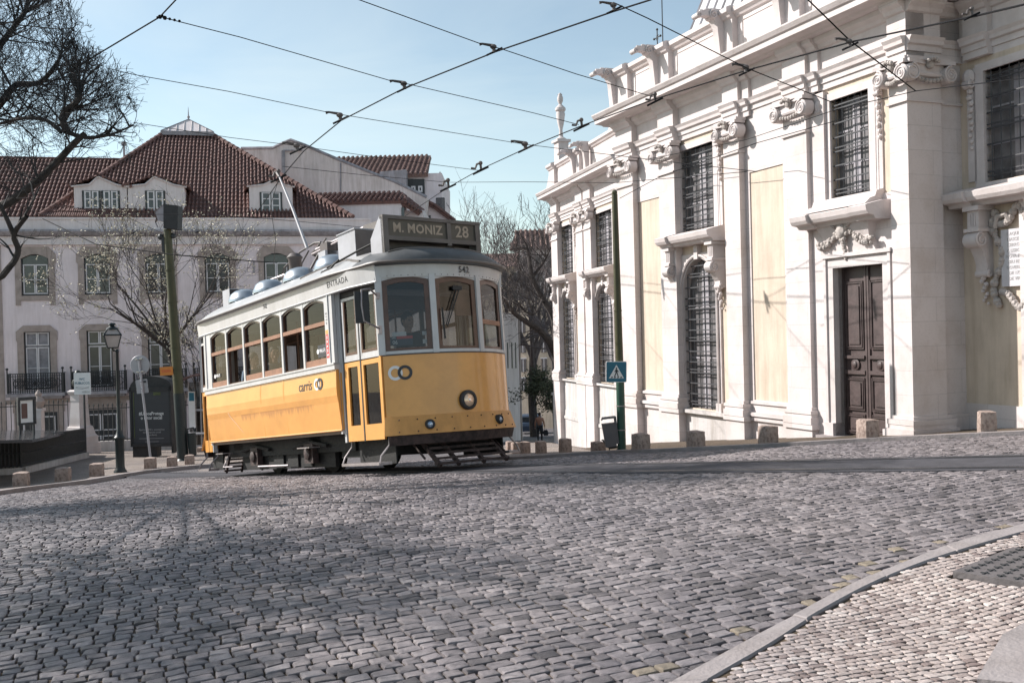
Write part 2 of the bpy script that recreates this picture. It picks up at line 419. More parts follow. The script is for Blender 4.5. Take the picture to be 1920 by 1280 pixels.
M['joint'] = mat('sandy joints', (.095, .065, .04), .95, var=.4, scale=20, bump=.6, bscale=50, c2=(.04, .035, .03))
def sheet(name, xs, ys, off, m, mask=None, kind='structure'):
    nx, ny = len(xs), len(ys); X, Y = np.meshgrid(xs, ys); Z = gzv(X, Y)+off
    me = bpy.data.meshes.new(name)
    vs = np.stack([X, Y, Z], -1).reshape(-1, 3)
    fs = [(j*nx+i, j*nx+i+1, (j+1)*nx+i+1, (j+1)*nx+i) for j in range(ny-1) for i in range(nx-1) if mask is None or mask((xs[i]+xs[i+1])/2, (ys[j]+ys[j+1])/2)]
    me.from_pydata(vs.tolist(), [], fs); me.materials.append(m); me.polygons.foreach_set('use_smooth', [True]*len(fs))
    o = bpy.data.objects.new(name, me); COL.objects.link(o); tag(o, kind=kind); return o
ys = np.concatenate([np.linspace(-30, 0, 8)[:-1], np.linspace(0, 34, 69), np.linspace(35, 70, 36), np.linspace(75, 400, 30)])
xs = np.concatenate([np.linspace(-300, -40, 14), np.linspace(-36, 36, 73), np.linspace(40, 300, 14)])
# sett coordinates: courses run across the church's street
EU = Vector((.93, .368, 0)); EV = Vector((-.368, .93, 0))
def inpoly(x, y, poly):
    c = np.zeros(np.shape(x), bool); n = len(poly)
    for i in range(n):
        x1, y1 = poly[i][0], poly[i][1]; x2, y2 = poly[(i+1) % n][0], poly[(i+1) % n][1]
        if y1 == y2: continue
        c ^= ((y1 > y) != (y2 > y)) & (x < (x2-x1)*(y-y1)/(y2-y1)+x1)
    return c
def smooth_line(pts, n=8):
    out = []
    for i in range(len(pts)-1):
        p0, p1, p2, p3 = pts[max(i-1, 0)], pts[i], pts[i+1], pts[min(i+2, len(pts)-1)]
        for k in range(n):
            t = k/n
            out.append(.5*((2*p1)+(p2-p0)*t+(2*p0-5*p1+4*p2-p3)*t*t+(3*p1-p0-3*p2+p3)*t**3))
    out.append(pts[-1]); return out
# right kerb (road edge and pavement edge)
kr = [G(*p) for p in [(1279, 1280), (1410, 1207), (1500, 1159), (1594, 1108), (1684, 1069), (1800, 1024), (1920, 992)]]
kp = [G(*p) for p in [(1346, 1280), (1444, 1222), (1530, 1166), (1627, 1112), (1717, 1072), (1819, 1037), (1920, 1007)]]
kr = [kr[0]+(kr[0]-kr[1])*4] + [kr[0]+(kr[0]-kr[1])*1.5] + kr + [kr[-1]+(kr[-1]-kr[-2])*2.5]
kp = [kp[0]+(kp[0]-kp[1])*4] + [kp[0]+(kp[0]-kp[1])*1.5] + kp + [kp[-1]+(kp[-1]-kp[-2])*2.5]
kr = smooth_line(kr); kp = smooth_line(kp)
rightpoly = [(p.x, p.y) for p in kr] + [(kr[-1].x+8, kr[-1].y-1), (20, -5), (kr[0].x, -6)]
rightin = [(p.x, p.y) for p in kp] + [(kp[-1].x+8, kp[-1].y-1), (20, -5), (kp[0].x, -6)]
# left kerb
lk = [G(*p) for p in [(-120, 950), (0, 930), (66, 920), (153, 909), (230, 896), (306, 885), (400, 876), (500, 871)]]
lk = smooth_line([lk[0]+(lk[0]-lk[1])*3]+lk+[Vector((-6.3, 33, 0)), Vector((-4.5, 40, 0)), Vector((-3.5, 50, 0))])
leftpoly = [(p.x, p.y) for p in lk]+[(-5.5, 60), (-60, 60), (-60, lk[0].y-2)]
# church side kerb
ck = [G(*p) for p in [(930, 864), (1000, 861), (1125, 853), (1220, 850), (1310, 846), (1445, 840), (1633, 830), (1860, 820)]]
ck = smooth_line([Vector((-.6, 29, 0)), G(900, 858)]+ck+[Vector((10.5, 12.6, 0)), Vector((14, 9.5, 0))])
churchpoly = [(p.x, p.y) for p in ck]+[(40, 8), (40, 60), (1.2, 60), (-.2, 42)]
# track centre line
tc_ = [Vector(p) for p in [(-20, 43, 0), (-12, 31, 0), (-7.36, 24.7, 0), (-3.69, 19.97, 0), (-1.854, 17.6, 0), (-.32, 15.6, 0), (1.4, 13.75, 0), (3.1, 12.45, 0), (5.75, 10.85, 0), (9.5, 9.1, 0), (14, 7.4, 0)]]
tcl = smooth_line(tc_, 10)
def offline(line, d):
    out = []
    for i, p in enumerate(line):
        t = line[min(i+1, len(line)-1)]-line[max(i-1, 0)]; t.z = 0; t.normalize()
        out.append(Vector((p.x-t.y*d, p.y+t.x*d, 0)))
    return out
def ribbon(name, la, lb, h, m, sink=.06, parent=None):
    mb = MB(); rings = []
    for a, b in zip(la, lb):
        za, zb = gz(a.x, a.y), gz(b.x, b.y)
        rings.append([(a.x, a.y, za-sink), (a.x, a.y, za+h), (b.x, b.y, zb+h), (b.x, b.y, zb-sink)])
    mb.loft(rings, sm=False); return mb.build(name, m, parent)
tA, tB = offline(tcl, .68), offline(tcl, -.68)
trackpoly = [(p.x, p.y) for p in tA]+[(p.x, p.y) for p in tB[::-1]]
rd = sheet('road', xs, ys, 0, M['road'])
near = [y for y in ys if -10 < y < 30]
tag(ribbon('track_bed', tA, tB, .034, M['asphalt']), kind='structure')
for sgn, lab in ((1, 'far tram rail curving through the smooth track bed, church side'), (-1, 'near tram rail curving through the smooth track bed, cobble side')):
    tag(ribbon('tram_rail', offline(tcl, sgn*.5-.045), offline(tcl, sgn*.5+.045), .04, M['rail'], sink=-.036), lab, 'rail', 'tram rails in the road')
for sgn, q in ((1, .5), (-1, -.5)):
    o = ribbon('rail_groove', offline(tcl, q-.012), offline(tcl, q+.018), .0415, M['black'], sink=-.038); tag(o, kind='structure')
# ---- stones
def stones(name, region, eu, ev, pu, pv, gap, h, m, jit, base_off, seed, running=True, wv=(.85, 1.3), bbox=(-12, 12, 4, 25), warp=0., tonefn=None, cut=.22):
    rg = np.random.default_rng(seed)
    x0, x1, y0, y1 = bbox
    cs = np.array([(x, y) for x in (x0, x1) for y in (y0, y1)])
    U = cs @ np.array([eu.x, eu.y]); V_ = cs @ np.array([ev.x, ev.y])
    rows = np.arange(V_.min(), V_.max(), pv)
    Q = []
    for r, v in enumerate(rows):
        n = int((U.max()-U.min())/pu)+2
        w = rg.uniform(wv[0], wv[1], n)*pu; e = U.min()-rg.uniform(0, pu)+np.concatenate([[0], np.cumsum(w)])
        a, b = e[:-1], e[1:]
        Q.append(np.stack([a, b, np.full_like(a, v), np.full_like(a, v+pv)], -1))
    Q = np.concatenate(Q)
    cu, cv = (Q[:, 0]+Q[:, 1])/2, (Q[:, 2]+Q[:, 3])/2
    wob = warp*np.sin(cu*.55+.6)+warp*.5*np.sin(cu*1.7+cv*.9)
    cx = cu*eu.x+(cv+wob)*ev.x; cy = cu*eu.y+(cv+wob)*ev.y
    cpx = 960+FPX*cx/np.maximum(cy, .1)
    ok = region(cx, cy) & (cy > y0) & (cy < y1) & (cpx > -120) & (cpx < 2060) & (cy > 4.4)
    Q = Q[ok]; n = len(Q)
    hu = (Q[:, 1]-Q[:, 0])/2-gap*rg.uniform(.35, .75, n); hv = (Q[:, 3]-Q[:, 2])/2-gap*rg.uniform(.3, .7, n)
    cu, cv = (Q[:, 0]+Q[:, 1])/2, (Q[:, 2]+Q[:, 3])/2
    c1 = 1-cut
    o8 = np.array([(-1, -c1), (-c1, -1), (c1, -1), (1, -c1), (1, c1), (c1, 1), (-c1, 1), (-1, c1)])
    J = rg.normal(0, jit, (n, 8, 2))
    skew = rg.normal(0, jit*1.5, (n, 1, 1))
    oo = o8[None]+J; oo = oo+np.concatenate([oo[:, :, 1:]*skew, np.zeros((n, 8, 1))], -1)
    tilt = rg.normal(0, .05, (n, 2)); hh = h*rg.uniform(.85, 1.15, n)
    rings = []
    for sc_, hz in ((1.0, -.02), (.985, .70), (.93, .95), (.60, 1.0)):
        uu = oo[:, :, 0]*hu[:, None]*sc_; vv = oo[:, :, 1]*hv[:, None]*sc_
        zz = hz*hh[:, None]+(.6 if jit < .1 else .2)*(uu*tilt[:, :1]+vv*tilt[:, 1:])*(1 if hz > 0 else 0)+(rg.normal(0, .0020 if jit < .08 else .0008, (n, 8)) if hz > .3 else 0)
        rings.append(np.stack([uu, vv, zz], -1))
    ctr = np.stack([np.zeros((n, 1)), np.zeros((n, 1)), (hh*1.02)[:, None]], -1)
    A = np.concatenate(rings+[ctr], 1)
    A[:, :, 0] += cu[:, None]; A[:, :, 1] += cv[:, None]
    A[:, :, 1] += warp*np.sin(A[:, :, 0]*.55+.6)+warp*.5*np.sin(A[:, :, 0]*1.7+A[:, :, 1]*.9)
    X = A[:, :, 0]*eu.x+A[:, :, 1]*ev.x; Y = A[:, :, 0]*eu.y+A[:, :, 1]*ev.y
    und = .006+.006*np.sin(X*1.9+Y*.7)*np.sin(Y*1.3-X*.6)
    Z = gzv(X, Y)+A[:, :, 2]+base_off+und
    verts = np.stack([X, Y, Z], -1).reshape(-1, 3).astype(np.float32)
    fl = []
    for k in range(3):
        for j in range(8):
            j2 = (j+1) % 8; fl.append((k*8+j, k*8+j2, (k+1)*8+j2, (k+1)*8+j))
    q = np.array(fl); t = np.array([(24+j, 24+(j+1) % 8, 32) for j in range(8)])
    offs = (np.arange(n)*33)[:, None]
    qi = (q.reshape(1, -1)+offs); ti = (t.reshape(1, -1)+offs)
    loops = np.concatenate([qi.ravel(), ti.ravel()]).astype(np.int32)
    nq, nt_ = n*24, n*8
    starts = np.concatenate([np.arange(nq)*4, nq*4+np.arange(nt_)*3]).astype(np.int32)
    me = bpy.data.meshes.new(name); me.vertices.add(len(verts)); me.vertices.foreach_set('co', verts.ravel())
    me.loops.add(len(loops)); me.loops.foreach_set('vertex_index', loops)
    me.polygons.add(len(starts)); me.polygons.foreach_set('loop_start', starts)
    sm_ = np.ones((n, 24), bool); sm_[:, :16] = False; me.polygons.foreach_set('use_smooth', np.concatenate([sm_.ravel(), np.ones(n*8, bool)]))
    me.update(calc_edges=True); me.validate()
    tone = rg.uniform(0, .96, n)
    if tonefn is not None: tone = tonefn(cu*eu.x+cv*ev.x, cu*eu.y+cv*ev.y, tone, rg)
    at = me.attributes.new('tone', 'FLOAT', 'POINT'); at.data.foreach_set('value', np.repeat(tone, 33).astype(np.float32))
    me.materials.append(m)
    o = bpy.data.objects.new(name, me); COL.objects.link(o); tag(o, kind='structure'); return o
krx = np.array([(p.x, p.y) for p in kr])
def roadreg(x, y):
    return ~inpoly(x, y, rightpoly) & ~inpoly(x, y, leftpoly) & ~inpoly(x, y, churchpoly) & ~inpoly(x, y, trackpoly)
def ochre(x, y, tone, rg):
    d = np.min(np.hypot(x[:, None]-krx[None, ::4, 0], y[:, None]-krx[None, ::4, 1]), 1)
    m_ = (d < .30) & (rg.uniform(0, 1, len(x)) < .16) & (y < 9)
    return np.where(m_, 1., tone)
stones('road_setts', roadreg, EU, EV, .118, .108, .012, .017, M['cobble'], .045, .0, 3, bbox=(-13, 13, 4.4, 25), warp=.04, tonefn=ochre, cut=.11)
# dark joint soil just above the road sheet where the setts stand
jm = lambda x, y: True
sheet('joint_soil', np.linspace(-14, 14, 120), np.linspace(3, 25, 100), .005, M['joint'])
# right pavement
def pavement(name, poly, h, m):
    cx = sum(p[0] for p in poly)/len(poly)
    mb = MB(); z0 = [gz(*p) for p in poly]
    return mb
PAVH = .035
def polysheet(name, poly, off, m, bbox, step):
    X = np.arange(bbox[0], bbox[1]+step, step); Y = np.arange(bbox[2], bbox[3]+step, step)
    import bmesh
    bm = bmesh.new(); vs = [bm.verts.new((x, y, 0)) for x, y in poly]; bm.faces.new(vs)
    for x in X: bmesh.ops.bisect_plane(bm, geom=bm.verts[:]+bm.edges[:]+bm.faces[:], plane_co=(x, 0, 0), plane_no=(1, 0, 0))
    for y in Y: bmesh.ops.bisect_plane(bm, geom=bm.verts[:]+bm.edges[:]+bm.faces[:], plane_co=(0, y, 0), plane_no=(0, 1, 0))
    bmesh.ops.triangulate(bm, faces=bm.faces[:])
    for v in bm.verts: v.co.z = gz(v.co.x, v.co.y)+off
    bmesh.ops.recalc_face_normals(bm, faces=bm.faces)
    for f in bm.faces:
        if f.normal.z < 0: f.normal_flip()
    me = bpy.data.meshes.new(name); bm.to_mesh(me); bm.free(); me.materials.append(m)
    o = bpy.data.objects.new(name, me); COL.objects.link(o); tag(o, kind='structure'); return o
polysheet('pavement_soil', rightin, PAVH-.006, M['joint'], (-2, 16, -6, 12), .5)
cvp = (G(1880, 1090)); 
def coverreg(x, y):
    u = (x-cvx)*.743+(y-cvy)*.669; v = -(x-cvx)*.669+(y-cvy)*.743
    return (np.abs(u) < .50) & (np.abs(v) < .50)
c0 = G(1797, 1098); cvx, cvy = c0.x+.66, c0.y+.03
slab = [G(*p) for p in [(1995, 1150), (1880, 1214), (1832, 1300), (2100, 1330)]]
slabpoly = [(p.x, p.y) for p in slab]
def rightreg(x, y):
    d = np.min(np.hypot(x[:, None]-kpx[None, :, 0], y[:, None]-kpx[None, :, 1]), 1)
    return inpoly(x, y, rightin) & (d > .045) & ~coverreg(x, y) & ~inpoly(x, y, slabpoly)
kpx = np.array([(p.x, p.y) for p in kp])
e1 = Vector((.90, .436, 0)); e2 = Vector((-.436, .90, 0))
stones('pavement', rightreg, e1, e2, .060, .053, .0075, .007, M['calcada'], .10, PAVH, 5, wv=(.65, 1.4), bbox=(.5, 7, 4.3, 10.5), warp=.16, cut=.34)
mb = MB(); acc = 0.; seg = []; nxt = 1.25; rk = random.Random(8)
def kstone(seg):
    a0, b0 = seg[0]; a1, b1 = seg[-1]
    dz = rk.uniform(-.004, .004); rings = []
    for i, (a, b) in enumerate(seg):
        e = .006 if i in (0, len(seg)-1) else 0
        zz = gz(a.x, a.y)+PAVH+.014+dz-e; zw = gz(b.x, b.y)+PAVH+.014+dz-e
        u = (b-a); u.z = 0; u.normalize()
        rings.append([(a.x, a.y, zz-.13), (a.x, a.y, zz-.012), (a.x+u.x*.012, a.y+u.y*.012, zz), (b.x-u.x*.010, b.y-u.y*.010, zw), (b.x, b.y, zw-.012), (b.x, b.y, zw-.13)])
    mb.loft(rings, sm=False)
def fine(line, k=6):
    out = []
    for i in range(len(line)-1):
        for j in range(k): out.append(lerp(line[i], line[i+1], j/k))
    return out+[line[-1]]
FA, FB = fine(kr), fine(kp)
for i in range(len(FA)-1):
    seg.append((FA[i], FB[i])); acc += (FA[i+1]-FA[i]).length
    if acc > nxt:
        g = .012/max(.01, (FA[i+1]-FA[i]).length); seg.append((lerp(FA[i+1], FA[i], min(.6, g)), lerp(FB[i+1], FB[i], min(.6, g)))); kstone(seg); seg = []; acc = 0; nxt = rk.uniform(.9, 1.4)
kb = mb.build('kerb', M['kerb']); tag(kb, kind='structure')
ribbon_soil = ribbon('kerb_bedding', kr, kp, PAVH-.02, M['joint'], sink=.1); tag(ribbon_soil, kind='structure')
# kerb joints
# left and church pavements
polysheet('paved_square', leftpoly, .09, M['paving'], (-60, -3, 8, 60), 2.)
tag(ribbon('square_kerb', lk, offline(lk, .28), .12, M['kerb'], sink=.1), kind='structure')
cpv = polysheet('church_pavement', churchpoly, .06, M['paving'], (-1, 40, 8, 60), .5)
tag(ribbon('church_kerb', ck, offline(ck, .25), .075, M['kerb'], sink=.1), kind='structure')
# the pavement along the church falls away behind the kerb
ckx = np.array([(p.x, p.y) for p in ck])
def dip(x, y):
    if not inpoly(np.array([x]), np.array([y]), churchpoly)[0]: return 0.
    d = float(np.min(np.hypot(x-ckx[:, 0], y-ckx[:, 1])))
    return .42*sst(.15, 1.6, d)*sst(1.2, 3.5, x)
for o in (rd, cpv):
    for v in o.data.vertices:
        if 0 < v.co.x < 40 and 8 < v.co.y < 60: v.co.z -= dip(v.co.x, v.co.y)*(1. if o is cpv else 1.)+(.25 if o is rd and dip(v.co.x, v.co.y) > 0 else 0)
# manhole cover
Mc = yawM((cvx, cvy, gz(cvx, cvy)+PAVH), 42.)
mh = thing('manhole_cover', 'cast iron cover with rows of raised crosses set in the pale paving', 'manhole cover', Mc)
mb = MB(); mb.box(-.47, .47, -.47, .47, -.03, .012); mb.build('plate', M['manhole'], mh)
mb = MB()
for i in range(9):
    for j in range(9):
        x = -.40+i*.10; y = -.40+j*.10
        mb.box(x-.034, x+.034, y-.006, y+.006, .012, .018); mb.box(x-.006, x+.006, y-.026, y+.026, .012, .0182)
tag(mb.build('raised_crosses', M['iron'], mh), kind='stuff')
mb = MB(); mb.prism(slabpoly, 'z', 0, 1)
for v in mb.v: v.z = gz(v.x, v.y)+PAVH+(.035 if v.z > .5 else -.05)
tag(mb.build('stone_step', M['kerb']), 'big worn stone slab at the corner of the pale paving', 'stone slab')
# ---------------------------------------------------------------- tram
S1 = Vector((-2.905, 16.74, 0)); Fd = Vector((.612, -.7906, 0)); Nd = Vector((.7906, .612, 0))
org = S1+Nd*1.4-Fd*3.02
def gpt(a, b): p = org+Fd*a+Nd*b; return Vector((p.x, p.y, gz(p.x, p.y)))
pf, pb, pl, pr = gpt(1.6, 0), gpt(-1.6, 0), gpt(0, .6), gpt(0, -.6)
TM = frame((pf+pb)/2+Vector((0, 0, .035)), pf-pb, (pf-pb).cross(pl-pr) if (pf-pb).cross(pl-pr).z > 0 else (pl-pr).cross(pf-pb))
TMi = TM.inverted()
def tp(x, y, z): return proj(TM @ Vector((x, y, z)))
tram = thing('tram', 'yellow and white vintage tram with a rooftop destination box, crossing the cobbled square', 'tram', TM)
HL, HW, RA, AX = 3.02, 1.40, 1.87, 2.906       # saloon half length, half width, front arc radius, arc centre x
PH = math.asin(1.23/RA)
def arc(ph, off=0): return (AX+(RA+off)*math.cos(ph), (RA+off)*math.sin(ph))
def arcband(mb, z0, z1, o0, o1, p0=-PH, p1=PH, n=24, th=.03, m=0, end=1):
    rings = []
    for i in range(n+1):
        ph = lerp(p0, p1, i/n); a = arc(ph, o0); b = arc(ph, o1); c = arc(ph, o0-th); d = arc(ph, o1-th)
        rings.append([(end*a[0], a[1], z0), (end*b[0], b[1], z1), (end*d[0], d[1], z1), (end*c[0], c[1], z0)])
    mb.loft(rings, m)
def phipx(px, z):
    best = None
    for i in range(400):
        ph = -PH+2*PH*i/399; a = arc(ph); q = tp(a[0], a[1], z)[0]
        if best is None or abs(q-px) < best[0]: best = (abs(q-px), ph)
    return best[1]
def xpx(px, z, y=-HW):
    lo, hi = -3.4, 5
    for _ in range(40):
        m_ = (lo+hi)/2
        if tp(m_, y, z)[0] < px: lo = m_
        else: hi = m_
    return lo
ZB = 1.80     # belt rail bottom
ZW0, ZW1, ZD = 1.92, 3.07, 3.40
wx = [(xpx(a, 2.3), xpx(b, 2.3)) for a, b in ((397.6, 422), (426, 454.5), (459.6, 489), (495, 527), (533, 567.6), (573.3, 612))]
print('WIN', [(round(a, 2), round(b, 2)) for a, b in wx])
x0_, x1_ = wx[0][0], wx[-1][1]; pit = (x1_-x0_+.07)/6; wx = [(x0_+pit*i, x0_+pit*(i+1)-.07) for i in range(6)]
# side panels
for sy in (-1, 1):
    mb = MB()
    rings = []
    for x in (-HL, HL):
        rings.append([(x, sy*HW, ZB), (x, sy*(HW+.012), 1.50), (x, sy*(HW+.008), 1.36), (x, sy*(HW-.012), 1.24), (x, sy*(HW-.055), .76), (x, sy*(HW-.10), .76), (x, sy*(HW-.05), ZB)])
    mb.loft(rings, sm=False)
    pn = mb.build('side_panel', M['yellow_side'], tram)
    if sy < 0:
        mb = MB()
        for px in (490, 533): 
            xx = xpx(px, 1.4)
            mb.loft([[(xx-.035, -HW-.002, ZB), (xx-.03, -(HW+.012), 1.45), (xx-.03, -(HW-.02), 1.25), (xx-.03, -(HW-.052), .77)], [(xx, -HW-.010, ZB), (xx, -(HW+.020), 1.45), (xx, -(HW-.011), 1.25), (xx, -(HW-.046), .77)], [(xx+.035, -HW-.002, ZB), (xx+.03, -(HW+.012), 1.45), (xx+.03, -(HW-.02), 1.25), (xx+.03, -(HW-.052), .77)]], closed=False, caps=False)
        mb.tube([(-HL, -HW+.05, .765), (HL, -HW+.05, .765)], .016, 6)
        mb.build('panel_seams', M['yellow_side'], pn)
        mb = MB(); mb.tube([(-2.35, -HW-.004, 1.75), (-1.75, -HW-.003, 1.27), (-1.15, -HW+.035, .9)], [.002, .004, .002], 5); tag(mb.build('dent_shading_line', M['wood_l'], pn), 'long diagonal dent crease, its shading painted brown')  # thin brown tube paints the shading line along the dent
        lt = text('operator_lettering', 'carris', .26, M['txt_k'], pn, frame((1.84, -HW-.0105, 1.60), (1, 0, 0), (0, -1, .04)), bold=.001, sx=.92)
        # ring emblem
        for k, (dx, mm) in enumerate(((2.30, 'signw'), (2.42, 'txt_k'))):
            mb = MB(); ring = []
            for s_ in (0, 1):
                pass
            o_, i_ = [], []
            n = 28
            for j in range(n):
                g = 2*math.pi*j/n; o_.append((dx+.105*math.cos(g), 1.60+.105*math.sin(g))); i_.append((dx+.06*math.cos(g), 1.60+.06*math.sin(g)))
            yy = -HW-.0155-.002*k
            mb.add([(p[0], yy, p[1]) for p in o_]+[(p[0], yy, p[1]) for p in i_]+[(p[0], yy+.006, p[1]) for p in o_]+[(p[0], yy+.006, p[1]) for p in i_],
                   [(j, (j+1) % n, n+(j+1) % n, n+j) for j in range(n)]+[(2*n+j, 2*n+(j+1) % n, (j+1) % n, j) for j in range(n)])
            mb.build('ring_emblem', M[mm], pn)
    # belt rail, posts, letter board
    mb = MB()
    mb.box(-HL-.02, HL+.01, sy*(HW-.06), sy*(HW+.03), ZB, ZW0-.01)
    mb.box(-HL-.02, HL+.01, sy*(HW-.06), sy*(HW+.045), ZB+.085, ZB+.115)
    mb.build('belt_rail', M['tramwhite'], tram)
    mb = MB()
    plan = [(-HL-1.3, 1.25), (-HL-.9, 1.33), (-HL-.5, 1.385), (-HL, HW), (HL, HW), (HL+.62, 1.385), (HL+.9, 1.33), (HL+1.3, 1.25)]
    mb.loft([[(x, sy*(h-.06), ZW1+.02), (x, sy*(h+.015), ZW1+.02), (x, sy*(h+.045), ZD), (x, sy*(h-.06), ZD)] for x, h in plan], sm=False)
    mb.tube([(x, sy*(h+.022), ZW1+.03) for x, h in plan], .014)
    lb = mb.build('letter_board', M['tramwhite'], tram)
    if sy < 0:
        text('entrance_lettering', 'ENTRADA', .145, M['txt_k'], lb, frame((3.29, -HW+.0085-.0330, ZW1+.18), (1, .0242, 0), (0, -1, -.097)), bold=.001, space=1.12)
        text('fleet_number', '542', .12, M['txt_k'], lb, frame((.35, -HW-.0335, ZW1+.19), (1, 0, 0), (0, -1, -.097)))
    # window units
    edges = [-HL]+[e for w_ in wx for e in w_]+[HL]
    for k in range(7):
        a, b = edges[2*k], edges[2*k+1]
        mb = MB(); mb.box(a, b, sy*(HW-.05), sy*(HW+.012), ZW0-.01, ZW1+.02)
        if k in (0, 6): mb.box(a+.12 if k == 0 else b-.14, a+.14 if k == 0 else b-.12, sy*(HW+.012), sy*(HW+.03), ZW0, ZW1+.02)
        po = mb.build('window_post', M['tramwhite'], tram)
        if k == 6 and sy < 0:
            mb = MB(); mb.box(b-.27, b-.16, -HW-.016, -HW-.012, 2.02, 2.42); mb.build('red_sticker', M['txt_r'], po)
            for q in range(5):
                text('sticker_sign', 'BHRXH'[q], .07, M['signw'], po, frame((b-.215, -HW-.018, 2.07+.075*q), (0, 0, 1), (0, -1, 0)), bold=.003)
            mb = MB(); mb.box(b-.27, b-.16, -HW-.016, -HW-.012, 2.43, 2.50); mb.build('yellow_sticker', M['yellow'], po)
            text('post_lettering', '< L I S', .08, M['txt_g'], po, frame((b-.215, -HW-.018, 2.70), (0, 0, 1), (0, -1, 0)))
    for k, (a, b) in enumerate(wx):
        mb = MB(); c = .03; zs = ZW1-.075
        top = [(lerp(a, b, j/10), zs+.075*(1-(2*j/10-1)**2)) for j in range(11)]
        topi = [(lerp(a+c, b-c, j/10), zs-.03+.075*(1-(2*j/10-1)**2)) for j in range(11)]
        # white spandrel
        mb.prism([(a, ZW1+.03)]+top+[(b, ZW1+.03)], 'y', sy*(HW-.03), sy*(HW+.008)); sp_ = mb.build('arch_spandrel', M['tramwhite'], tram)
        mb = MB()
        outer = [(a, ZW0)]+top+[(b, ZW0)]; inner = [(a+c, ZW0+.02)]+topi+[(b-c, ZW0+.02)]
        n = len(outer); y_a, y_b = sy*(HW-.06), sy*(HW-.015)
        vs = [(p[0], y_a, p[1]) for p in outer]+[(p[0], y_a, p[1]) for p in inner]+[(p[0], y_b, p[1]) for p in outer]+[(p[0], y_b, p[1]) for p in inner]
        fs = []
        for j in range(n):
            j2 = (j+1) % n
            fs += [(j, j2, n+j2, n+j), (2*n+j, 3*n+j, 3*n+j2, 2*n+j2), (n+j, n+j2, 3*n+j2, 3*n+j), (j, 2*n+j, 2*n+j2, j2)]
        mb.add(vs, fs); wf = mb.build('side_window', M['wood'], tram)
        mb = MB(); mb.box(a+.02, b-.02, sy*(HW-.04), sy*(HW+.005), 2.60, 2.67)
        openw = sy < 0 and k in (1, 4)
        if not openw: mb.box(a+.02, b-.02, sy*(HW-.04), sy*(HW+.004), ZW0, ZW0+.11)
        mb.build('sash_rail', M['wood_l'], wf)
        mb = MB(); yq = sy*(HW-.043)
        mb.add([(a+.02, yq, 2.62), (b-.02, yq, 2.62), (b-.02, yq, ZW1+.02), (a+.02, yq, ZW1+.02)], [(0, 1, 2, 3)])
        if not openw: mb.add([(a+.02, yq, ZW0+.08), (b-.02, yq, ZW0+.08), (b-.02, yq, 2.62), (a+.02, yq, 2.62)], [(0, 1, 2, 3)])
        mb.build('pane', M['glass'], wf)
        if sy < 0 and k in (0, 5):
            q = (a+.22, 2.16) if k == 0 else (b-.26, 2.17)
            if k == 5:
                mb = MB(); mb.box(b-.40, b-.04, -HW+.030, -HW+.036, 2.06, 2.28); mb.build('wifi_sticker', M['txt_k'], wf)
            text('wifi_lettering', 'Wi-Fi', .10, M['txt_w'], wf, frame((q[0]+.04, -HW+.027, q[1]), (1, 0, 0), (0, -1, 0)), bold=.002)
            mb = MB(); mb.lathe([(.045, 0), (.045, .004)], (q[0]-.13, -HW+.028, q[1]), 14, T=Matrix.Rotation(R_(90), 3, 'X')); mb.build('wifi_badge', M['txt_w'], wf)
# bulkheads at the saloon ends with corner post
for e in (-1, 1):
    mb = MB()
    for sy in (-1, 1):
        mb.box(e*(HL-.05), e*HL, sy*(HW-.16), sy*(HW-.06), .70, ZD-.05)
        mb.box(e*HL, e*(HL+.06), sy*(HW-.19), sy*(HW-.10), .55, ZD-.1)
    mb.build('corner_post', M['tramwhite'], tram)
    mb = MB()
    for sy in (-1, 1): mb.box(e*HL, e*(HL+.012), sy*(HW-.13), sy*(HW-.07), .77, ZB-.06)
    mb.build('corner_trim', M['yellow'], tram)
# interior
mb = MB(); mb.box(-4.1, 4.1, -1.18, 1.18, .70, .78); mb.box(-HL, HL, -1.30, 1.30, .70, .80); mb.build('floor', M['inside'], tram)
mb = MB(); mb.box(-HL, HL, -1.33, 1.33, ZW1+.1, ZW1+.14); mb.build('ceiling', M['boxlight'], tram)
for sy in (-1, 1):
    mb = MB(); mb.box(-HL+.05, HL-.05, sy*(HW-.12), sy*(HW-.09), .8, ZW0); mb.build('wall_lining', M['inside'], tram)
for e in (-1, 1):
    mb = MB(); xx = e*(HL-.08)
    for y0, y1 in ((-1.31, -.42), (.42, 1.31)): mb.box(xx-.02, xx+.02, y0, y1, .8, 2.0); 
    for y in (-1.29, -.44, .44, 1.29): mb.box(xx-.025, xx+.025, y-.035, y+.035, 2.0, 3.1)
    mb.box(xx-.024, xx+.024, -1.3, 1.3, 2.85, 3.11)
    mb.build('bulkhead', M['inside'], tram)
for k in range(5):
    for sy in (-1, 1):
        x = -2.3+k*1.0; mb = MB(); mb.box(x-.22, x+.22, sy*.35, sy*1.2, 1.15, 1.27); mb.box(x-.27, x-.2, sy*.35, sy*1.2, 1.2, 1.98)
        mb.box(x-.2, x+.2, sy*.7, sy*.8, .8, 1.15); st = mb.build('seat', M['seatm'], tram)
mb = MB()
for x in (-2, -.6, .8, 2.2):
    for sy in (-1, 1): mb.tube([(x, sy*.33, .8), (x, sy*.33, 3.1)], .02, 6)
for sy in (-1, 1): mb.tube([(-2.8, sy*.34, 2.85), (2.8, sy*.34, 2.85)], .018, 6)
mb.build('grab_rails', M['wood_l'], tram)
